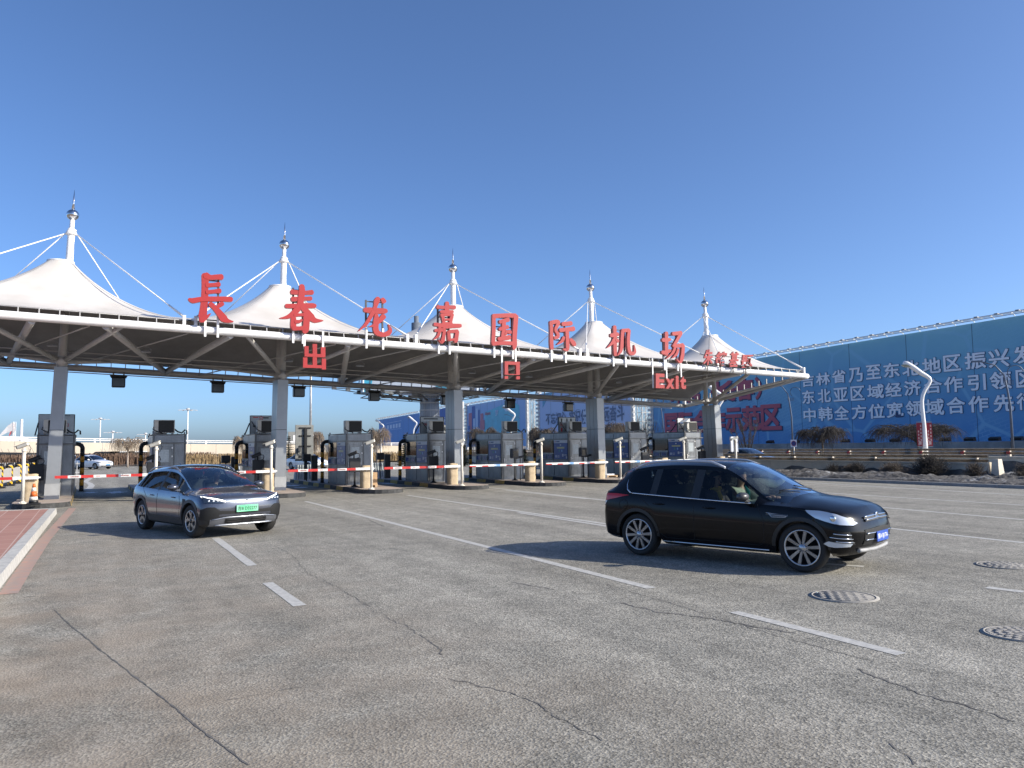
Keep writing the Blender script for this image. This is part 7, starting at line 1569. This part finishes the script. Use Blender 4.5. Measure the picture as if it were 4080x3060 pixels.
M_tb = board_mat('tower_board', (.50, .56, .62), (.55, .60, .66), 0, 30); M_cy = mat('tower_print_cyan', (.08, .46, .66), .5, scale=.3, var=.3)
for k, (a, b_) in enumerate(((A, B), (B, Cb), (Cb, A))):
    d = (b_-a).normalized(); nn = Vector((d.y, -d.x, 0)); q = MB(); q.T = T; vs = [Vector((p.x, p.y, z))+nn*o_ for o_ in (0, -.5) for p, z in ((a, zb_), (b_, zb_), (b_, zt_), (a, zt_))]
    q.add(vs, [(0,1,2,3),(7,6,5,4),(1,5,6,2),(4,0,3,7),(3,2,6,7),(4,5,1,0)]); pn = q.build('board_panel', M_tb, e)
    if k == 0:
        q = MB(); q.T = T
        def bp_(u, v): p = a.lerp(b_, u)+nn*.03; return Vector((p.x, p.y, zb_+(zt_-zb_)*v))
        for P in ([(0,0),(.08,0),(.10,.3),(.05,.7),(.02,1),(0,1)], [(.62,0),(.75,0),(.80,.5),(.86,1),(.70,1)], [(.30,.9),(.5,.7),(.55,1),(.3,1)]): q.add([bp_(*p) for p in P], [tuple(range(len(P)))])
        q.build('print', M_cy, pn)
    q = MB(); q.T = T; n_ = 10
    for j in range(n_+1):
        p = a.lerp(b_, j/n_); q.bar((p.x, p.y, zb_-.3), (p.x+nn.x*1.6, p.y+nn.y*1.6, zb_-.25), .12, .12)
        if j < n_: p2 = a.lerp(b_, (j+1)/n_); q.bar((p.x, p.y, zb_-.3), (p2.x, p2.y, zb_-1.1 if j % 2 else zb_-.3), .12, .12); q.bar((p.x, p.y, zb_-1.1 if j % 2 == 0 else zb_-.3), (p2.x, p2.y, zb_-1.1 if j % 2 else zb_-.3), .1, .1)
    for z, o_ in ((zb_-.3, 0), (zb_-1.1, 0), (zb_-.25, 1.6), (zb_+.5, 1.6)): q.bar((a.x+nn.x*o_, a.y+nn.y*o_, z), (b_.x+nn.x*o_, b_.y+nn.y*o_, z), .12, .12)
    for j in range(3): p = a.lerp(b_, (j+.5)/3); q.bar((p.x, p.y, zb_-.5), (C_.x+(p.x-C_.x)*.1, C_.y+(p.y-C_.y)*.1, zb_-1.4), .25, .25)
    q.build('catwalk', M_cat, e)
    for j in range(8):
        p = a.lerp(b_, (j+.5)/8)+nn*1.75; q = MB(); q.T = T; q.bx(p.x-.3, p.x+.3, p.y-.25, p.y+.25, zb_-.1, zb_+.4); q.build('board_lamp', M_black, e)
for end, d in ((A, -1), (B, 1)):
    q = MB(); q.T = T
    for k in range(2): p = end+sdir*d*(2.2+2.4*k); q.bar((end.x, end.y, zb_-.2), (p.x, p.y, zb_+.2+.3*k), .12, .12); q.bx(p.x-.35, p.x+.35, p.y-.3, p.y+.3, zb_+.15+.3*k, zb_+.7+.3*k)
    q.build('lamp_arm', M_std, e)
tm = CAM.z+(1776-1322)*pxm; tp = CAM.z+(1776-1253)*pxm
q = MB(); ox = sdir*((1661-1712)*pxm); q.T = Matrix.Translation(ox); q.lathe([(20*pxm, zt_-8), (20*pxm, tm+1.9), (9.5*pxm, tm+1.9), (9.5*pxm, tp)], 20); q.build('top_tube', mat('column_steel', (.36, .39, .43), .4, .4), e)
# ------------------------------------------------------------------ white swan-neck lamps along the far rail
A_ = Vector((-.74, .67, 0)); XL_ = 46.0; base = at_x(*kb(1425, 1238), XL_); base.z = 0
M_lampw = mat('lamp_white', (.80, .80, .79), .35, var=.04)
def lamp_pt(x, y):
    d = ray(*kb(x, y)); n_ = Vector((A_.y, -A_.x, 0)); s = (base-CAM).dot(n_)/d.dot(n_); p = CAM+d*s; return Vector(((p-base).dot(A_), 0, p.z))
Lp = [lamp_pt(*p) for p in ((1412,1000),(1397,860),(1394,800),(1402,750),(1422,705),(1447,668),(1462,640),(1455,618),(1430,600),(1385,575),(1330,535),(1280,503),(1245,490))]
Lp = [Vector((0, 0, 0)), Vector((0, 0, Lp[0].z*.6))]+Lp
def swan(loc, lab):
    e = empty('street_lamp', loc, lab, 'street lamp', 'white swan neck lamps', math.atan2(A_.y, A_.x)); q = MB(); q.path(Lp, [.17, .15, .125, .115, .11, .11, .11, .11, .11, .12, .13, .15, .16, .15, .11], 10); q.build('lamp_pole', M_lampw, e)
    q = MB(); 
    for k in range(4): p = Lp[-1].lerp(Lp[-2], .2+.35*k/1.2); q.bx(p.x-.16, p.x+.16, -.13, .13, p.z-.20, p.z-.135)
    q.build('lamp_panel', mat('lamp_led', (.45, .42, .30), .4, var=0), e); MB().lathe([(.28, 0), (.28, .05), (.17, .10)], 14).build('base_plate', M_lampw, e); return e
s0 = swan((base.x, base.y, 0), 'white swan neck street lamp with two red banners, in front of the big billboard')
q = MB()
for d in (1, -1):
    x0, x1 = (.12, .44) if d > 0 else (-.44, -.12); zt1, zb1 = lamp_pt(1390, 975).z, lamp_pt(1400, 1160).z
    bn = MB(); bn.bx(x0, x1, -.02, .02, zb1, zt1); bo = bn.build('banner', mat('banner_red', (.30, .018, .03), .6, scale=2, var=.15), s0)
    q = MB()
    for j in range(5): q.bx(x0+.05, x0+.12, .0205, .026, zt1-.25-.22*j, zt1-.12-.22*j); q.bx(x0+.19, x0+.26, .0205, .026, zt1-.6-.2*j, zt1-.48-.2*j)
    q.bx(x0+.04, x0+.28, .0205, .026, zb1+.42, zb1+.44); q.bx(x0+.08, x0+.24, .0205, .026, zb1+.08, zb1+.30); q.build('banner_print', mat('banner_pale', (.60, .42, .40), .6, var=0), bo)
    q = MB(); q.bar((0, 0, zt1+.05), (x1 if d > 0 else x0, 0, zt1+.05), .05, .05); q.bar((0, 0, zb1-.05), (x1 if d > 0 else x0, 0, zb1-.05), .05, .05); q.build('banner_bracket', M_lampb, s0)
SW = ['behind the fifth column head', 'half hidden behind the fourth column', 'above the booth under the open square character', 'just right of the third column', 'behind the tower billboard column', 'over a bare tree left of the tower billboard']
e2 = swan((0, 0, 0), 'x')
for k, (Y, nm) in enumerate(zip((base.y+18.1, base.y+37.0, base.y+54.2, base.y+70, base.y+87, base.y+103), SW)):
    o = e2 if k == 0 else copy_tree(e2); o.location = (XL_, Y, 0); o['label'] = 'white swan neck street lamp '+nm
# flower boxes in red at the foot of the third one
# dark curved lamps nearer the boards
def dlamp(X, pxb, pxt, cr, lab, sgn=-1, kx=1.0):
    b0_ = at_x(*cr(*pxb), X); t_ = at_x(*cr(*pxt), X); h = t_.z; e = empty('street_lamp', (X, b0_.y, 0), lab, 'street lamp', 'dark curved lamps before the billboards', math.atan2(.67, -.74)); q = MB()
    q.path([(0,0,0), (0,0,h*.55), (.08*h*.2,0,h*.72), (.3*kx,0,h*.86), (.9*kx,0,h*.96), (1.9*kx,0,h*1.0)], [.11, .09, .075, .06, .05, .05], 8); q.bx(1.75*kx, 2.5*kx, -.12, .12, h*1.0-.05, h*1.0+.07); q.build('lamp_pole', mat('dark_pole', (.10, .13, .18), .5, .3), e)
    q = MB(); q.path([(-.5+.55*math.cos(a), 0, h*.88+.55*math.sin(a)) for a in [k*math.pi/9+.9 for k in range(-5, 7)]], .035, 5)
    for k in range(4): q.bar((-.35, 0, h*(.80-.012*k)), (.35, 0, h*(.80-.012*k)), .04, .04)
    q.build('lamp_ornament', mat('dark_pole', (.10, .13, .18), .5, .3), e)
dlamp(70, (360, 1175), (260, 665), kb, 'dark curved lamp post between the red and white billboard letters')
dlamp(62, (2125, 1200), (1830, 500), kb, 'dark curved lamp post near the right edge of the photo')
dlamp(80, (490, 1500), (350, 1165), c4, 'dark curved lamp post at the left end of the big billboard')
dlamp(82, (848, 660), (705, 330), cB, 'dark curved lamp post in front of the pale lavender billboard')
dlamp(84, (1945, 400), (1850, 262), cC, 'dark curved lamp post in front of the light blue billboard')
# round sign on a post and a square sign back
p = at_x(*kb(367, 1140), 45.0); r_ = 23*.4973*(p-CAM).dot(FW)/F; e = empty('road_sign', (p.x, p.y, 0), 'small white square sign with a dark blue disc on the far guard rail', 'road sign', None, math.atan2(-(CAM.y-p.y), -(CAM.x-p.x))-math.pi)
e.rotation_euler.z = math.atan2(CAM.y-p.y, CAM.x-p.x); q = MB(); q.bx(-.02, .0, -r_*1.02, r_*1.02, p.z-r_*1.3, p.z+r_*1.3); q.build('sign_plate', M_pwhite, e)
q = MB(); q.add([(.006, r_*.85*math.cos(a), p.z+r_*.95*math.sin(a)) for a in [k*math.pi/12 for k in range(24)]], [tuple(range(24))], 0); q.add([(.010, r_*.72*math.cos(a), p.z+r_*.82*math.sin(a)) for a in [k*math.pi/12 for k in range(24)]], [tuple(range(24))], 1); q.build('sign_face', [mat('sign_red', (.35, .03, .04), .4, var=0), mat('sign_navy', (.02, .03, .16), .4, var=0)], e); MB().tube((-.05, 0, 0), (-.05, 0, p.z+r_), .04, n=8).build('sign_post', M_rail, e)
p = at_y(2925, 1770, 31.5); e = empty('sign_board', (p.x, 31.5, 0), 'white rounded sign board seen from behind, right of the fifth column', 'sign'); q = MB(); q.rbx(-.28, .28, -.02, .02, p.z-.42, p.z+.42, .05); q.build('sign_plate', M_pwhite, e); q = MB(); q.tube((.0, -.05, 0), (.0, -.05, p.z+.35), .03, n=8); q.bx(-.03, .03, -.045, -.022, p.z-.4, p.z+.4); q.build('sign_post', M_rail, e)
# ------------------------------------------------------------------ people in the cars
M_skin = mat('skin', (.50, .31, .22), .55, scale=12, var=.06); M_hair = mat('black_hair', (.012, .010, .009), .45, var=.2)
def grow(V, E, RAD, sub=1):     # one continuous skin over a skeleton of joints
    me = bpy.data.meshes.new('sk'); me.from_pydata(V, E, []); o = bpy.data.objects.new('sk', me); COL.objects.link(o)
    o.modifiers.new('s', 'SKIN').use_smooth_shade = True
    sv = (me.skin_vertices[0] if len(me.skin_vertices) else None)
    if sv is None: return None
    for i, r_ in enumerate(RAD): sv.data[i].radius = r_ if hasattr(r_, '__len__') else (r_, r_); sv.data[i].use_root = (i == 0)
    b_ = o.modifiers.new('u', 'SUBSURF'); b_.levels = b_.render_levels = sub
    dg = bpy.context.evaluated_depsgraph_get(); m2 = bpy.data.meshes.new_from_object(o.evaluated_get(dg)); vs = [tuple(v.co) for v in m2.vertices]; fs = [tuple(p.vertices) for p in m2.polygons]
    bpy.data.objects.remove(o); bpy.data.meshes.remove(me); bpy.data.meshes.remove(m2); return vs, fs
def person(car, loc, label, arms, cloth, trousers, hair_long=False, scarf=None, turn=0.0, nod=0.0, accent=None):
    e = empty('person', (0, 0, 0), label, 'person'); h = car.rotation_euler.z; p = Matrix.Translation(car.location) @ Matrix.Rotation(h, 4, 'Z') @ Vector(loc); e.location = p; e.rotation_euler = (0, 0, h)
    J = {}; V = []; E = []; RD = []
    def j(n, co, r_, par=None):
        J[n] = len(V); V.append(co); RD.append(r_)
        if par: E.append((J[par], J[n]))
    j('pelvis', (0, 0, .0), (.15, .12)); j('waist', (-.04, 0, .16), (.135, .11), 'pelvis'); j('chest', (-.08, 0, .33), (.155, .12), 'waist'); j('collar', (-.09, 0, .46), (.09, .08), 'chest'); j('neck', (-.085, 0, .53), .052, 'collar')
    hc = Vector((-.055, 0, .66)); Rm = Matrix.Rotation(turn, 4, 'Z') @ Matrix.Rotation(nod, 4, 'Y')
    def hp_(x, y, z): q_ = Rm @ Vector((x, y, z)); return tuple(hc+q_)
    j('jaw', hp_(.01, 0, -.07), (.062, .068), 'neck'); j('face', hp_(.012, 0, -.005), (.078, .085), 'jaw'); j('skull', hp_(-.012, 0, .06), (.083, .09), 'face'); j('crown', hp_(-.02, 0, .105), .055, 'skull')
    for s, nm in ((1, 'l'), (-1, 'r')):
        j('sh'+nm, (-.08, s*.18, .43), .065, 'chest'); el, wr = arms[0 if s > 0 else 1]
        j('el'+nm, (el[0], s*el[1], el[2]), .045, 'sh'+nm); j('wr'+nm, (wr[0], s*wr[1], wr[2]), .028, 'el'+nm); d = (Vector(V[J['wr'+nm]])-Vector(V[J['el'+nm]])).normalized(); side = Vector((d.y, -d.x, 0)).normalized() if abs(d.z) < .9 else Vector((0, 1, 0)); dn = Vector((0, 0, -1))
        w_ = Vector(V[J['wr'+nm]]); j('pa'+nm, tuple(w_+d*.055), (.036, .018), 'wr'+nm)
        for k in range(4):
            b_ = w_+d*.09+side*(-.027+.018*k); ln = (.062, .072, .068, .052)[k]; j('f%d%s' % (k, nm), tuple(b_), .0095, 'pa'+nm); j('g%d%s' % (k, nm), tuple(b_+d*ln*.6+dn*.012), .0085, 'f%d%s' % (k, nm)); j('h%d%s' % (k, nm), tuple(b_+d*ln*.75+dn*.045), .0075, 'g%d%s' % (k, nm))
        t0 = w_+d*.035+side*(-.04*s*1.0); j('t'+nm, tuple(t0), .011, 'pa'+nm); j('u'+nm, tuple(t0+d*.04+dn*.02), .009, 't'+nm)
        j('hip'+nm, (.04, s*.10, -.02), .10, 'pelvis'); j('kn'+nm, (.42, s*.13, .06), .065, 'hip'+nm); j('an'+nm, (.60, s*.12, -.24), .042, 'kn'+nm); j('to'+nm, (.76, s*.13, -.27), (.045, .025), 'an'+nm)
    g_ = grow(V, E, RD, 1); q = MB(); q.add(g_[0], g_[1], 0, True)
    # nose, ears, lips and eyes set into the head
    q.path([hp_(.085, 0, .012), hp_(.104, 0, -.022), hp_(.086, 0, -.032)], [.010, .015, .008], 6, 0)
    for s in (1, -1): q.sphere(hp_(-.005, s*.082, -.005), .016, .009, .028, 8, 0); q.sphere(hp_(.076, s*.032, .015), .010, .013, .007, 8, 1)
    q.path([hp_(.080, -.026, -.058), hp_(.088, 0, -.060), hp_(.080, .026, -.058)], [.004, .008, .004], 6, 2)
    q.build('body', [M_skin, M_black, mat('lips', (.42, .16, .14), .5, var=0)], e)
    # jacket and trousers follow the joints a little wider
    def part(keys, links, rad, name, m_):
        ix = {k: i for i, k in enumerate(keys)}; g2_ = grow([V[J[k]] for k in keys], [(ix[a], ix[b_]) for a, b_ in links], rad, 1); MB().add(g2_[0], g2_[1], 0, True).build(name, m_, e)
    part(['pelvis', 'waist', 'chest', 'collar', 'shl', 'shr', 'ell', 'elr', 'wrl', 'wrr'], [('pelvis', 'waist'), ('waist', 'chest'), ('chest', 'collar'), ('chest', 'shl'), ('chest', 'shr'), ('shl', 'ell'), ('shr', 'elr'), ('ell', 'wrl'), ('elr', 'wrr')], [(.17, .14), (.155, .13), (.175, .14), (.10, .09), .085, .085, .064, .064, .042, .042], 'jacket', cloth)
    part(['pelvis', 'hipl', 'hipr', 'knl', 'knr', 'anl', 'anr'], [('pelvis', 'hipl'), ('pelvis', 'hipr'), ('hipl', 'knl'), ('hipr', 'knr'), ('knl', 'anl'), ('knr', 'anr')], [.15, .115, .115, .08, .08, .055, .055], 'trousers', trousers)
    q = MB(); q.T = Matrix.Translation(hc) @ Rm; n_ = 16; vs = []
    for i in range(8):
        t_ = math.pi*.56*i/7
        for k in range(n_):
            a = 2*math.pi*k/n_; fr = max(0, math.cos(a)); tt = t_*(1-.36*fr); vs.append((-.018+.098*math.sin(tt)*math.cos(a), .094*math.sin(tt)*math.sin(a), .035+.105*math.cos(tt)))
    q.add(vs, [(i*n_+k, (i+1)*n_+k, (i+1)*n_+(k+1) % n_, i*n_+(k+1) % n_) for i in range(7) for k in range(n_)], 0, True)
    if hair_long:
        for k in range(11): a = R(60)+R(240)*k/10; q.path([(-.02+.09*math.cos(a), .088*math.sin(a), .03), (-.03+.10*math.cos(a), .10*math.sin(a), -.08), (-.03+.09*math.cos(a), .105*math.sin(a), -.25)], [.022, .03, .016], 6)
    q.build('hair', M_hair, e)
    if scarf: q = MB(); q.path([(-.085+.075*math.cos(a), .08*math.sin(a), .50+.012*math.sin(3*a)) for a in [2*math.pi*k/14 for k in range(14)]], .038, 8, closed=True); q.path([(-.02, -.03, .49), (.03, -.04, .38), (.03, -.03, .24)], [.035, .045, .03], 8); q.build('scarf', scarf, e)
    if accent: q = MB(); q.path([(-.05, .10, .50), (.03, .06, .42), (.06, .01, .26)], [.025, .03, .02], 8); q.build('lining', accent, e)
    return e
drv = [((.14, .27, .20), (.40, .17, .30)), ((.14, .27, .20), (.40, .17, .30))]; lap = [((.06, .27, .14), (.26, .09, .10)), ((.06, .27, .14), (.26, .09, .10))]
M_jeans = mat('dark_trousers', (.02, .022, .03), .85)
person(suv, (SUVC.seatx+.10, -.37, .60), 'woman with long dark hair and yellow scarf, passenger in the black car', lap, mat('dark_coat', (.06, .05, .05), .85), M_jeans, True, mat('yellow_scarf', (.55, .34, .06), .8), R(-12), R(8))
person(suv, (SUVC.seatx+.16, .37, .60), 'driver of the black car in a pale green jacket with teal lining', [((.16, .27, .22), (.42, .16, .32)), ((.20, .25, .24), (.44, .12, .34))], mat('pale_green_jacket', (.46, .50, .38), .8), M_jeans, False, None, R(-20), R(14), mat('teal_lining', (.02, .38, .30), .7, var=0))
person(ev, (EVC.seatx+.12, .37, .58), 'driver of the grey car in dark clothes behind a pale steering wheel', drv, mat('dark_jacket', (.03, .035, .035), .85), M_jeans, False, None, R(-10), R(4))
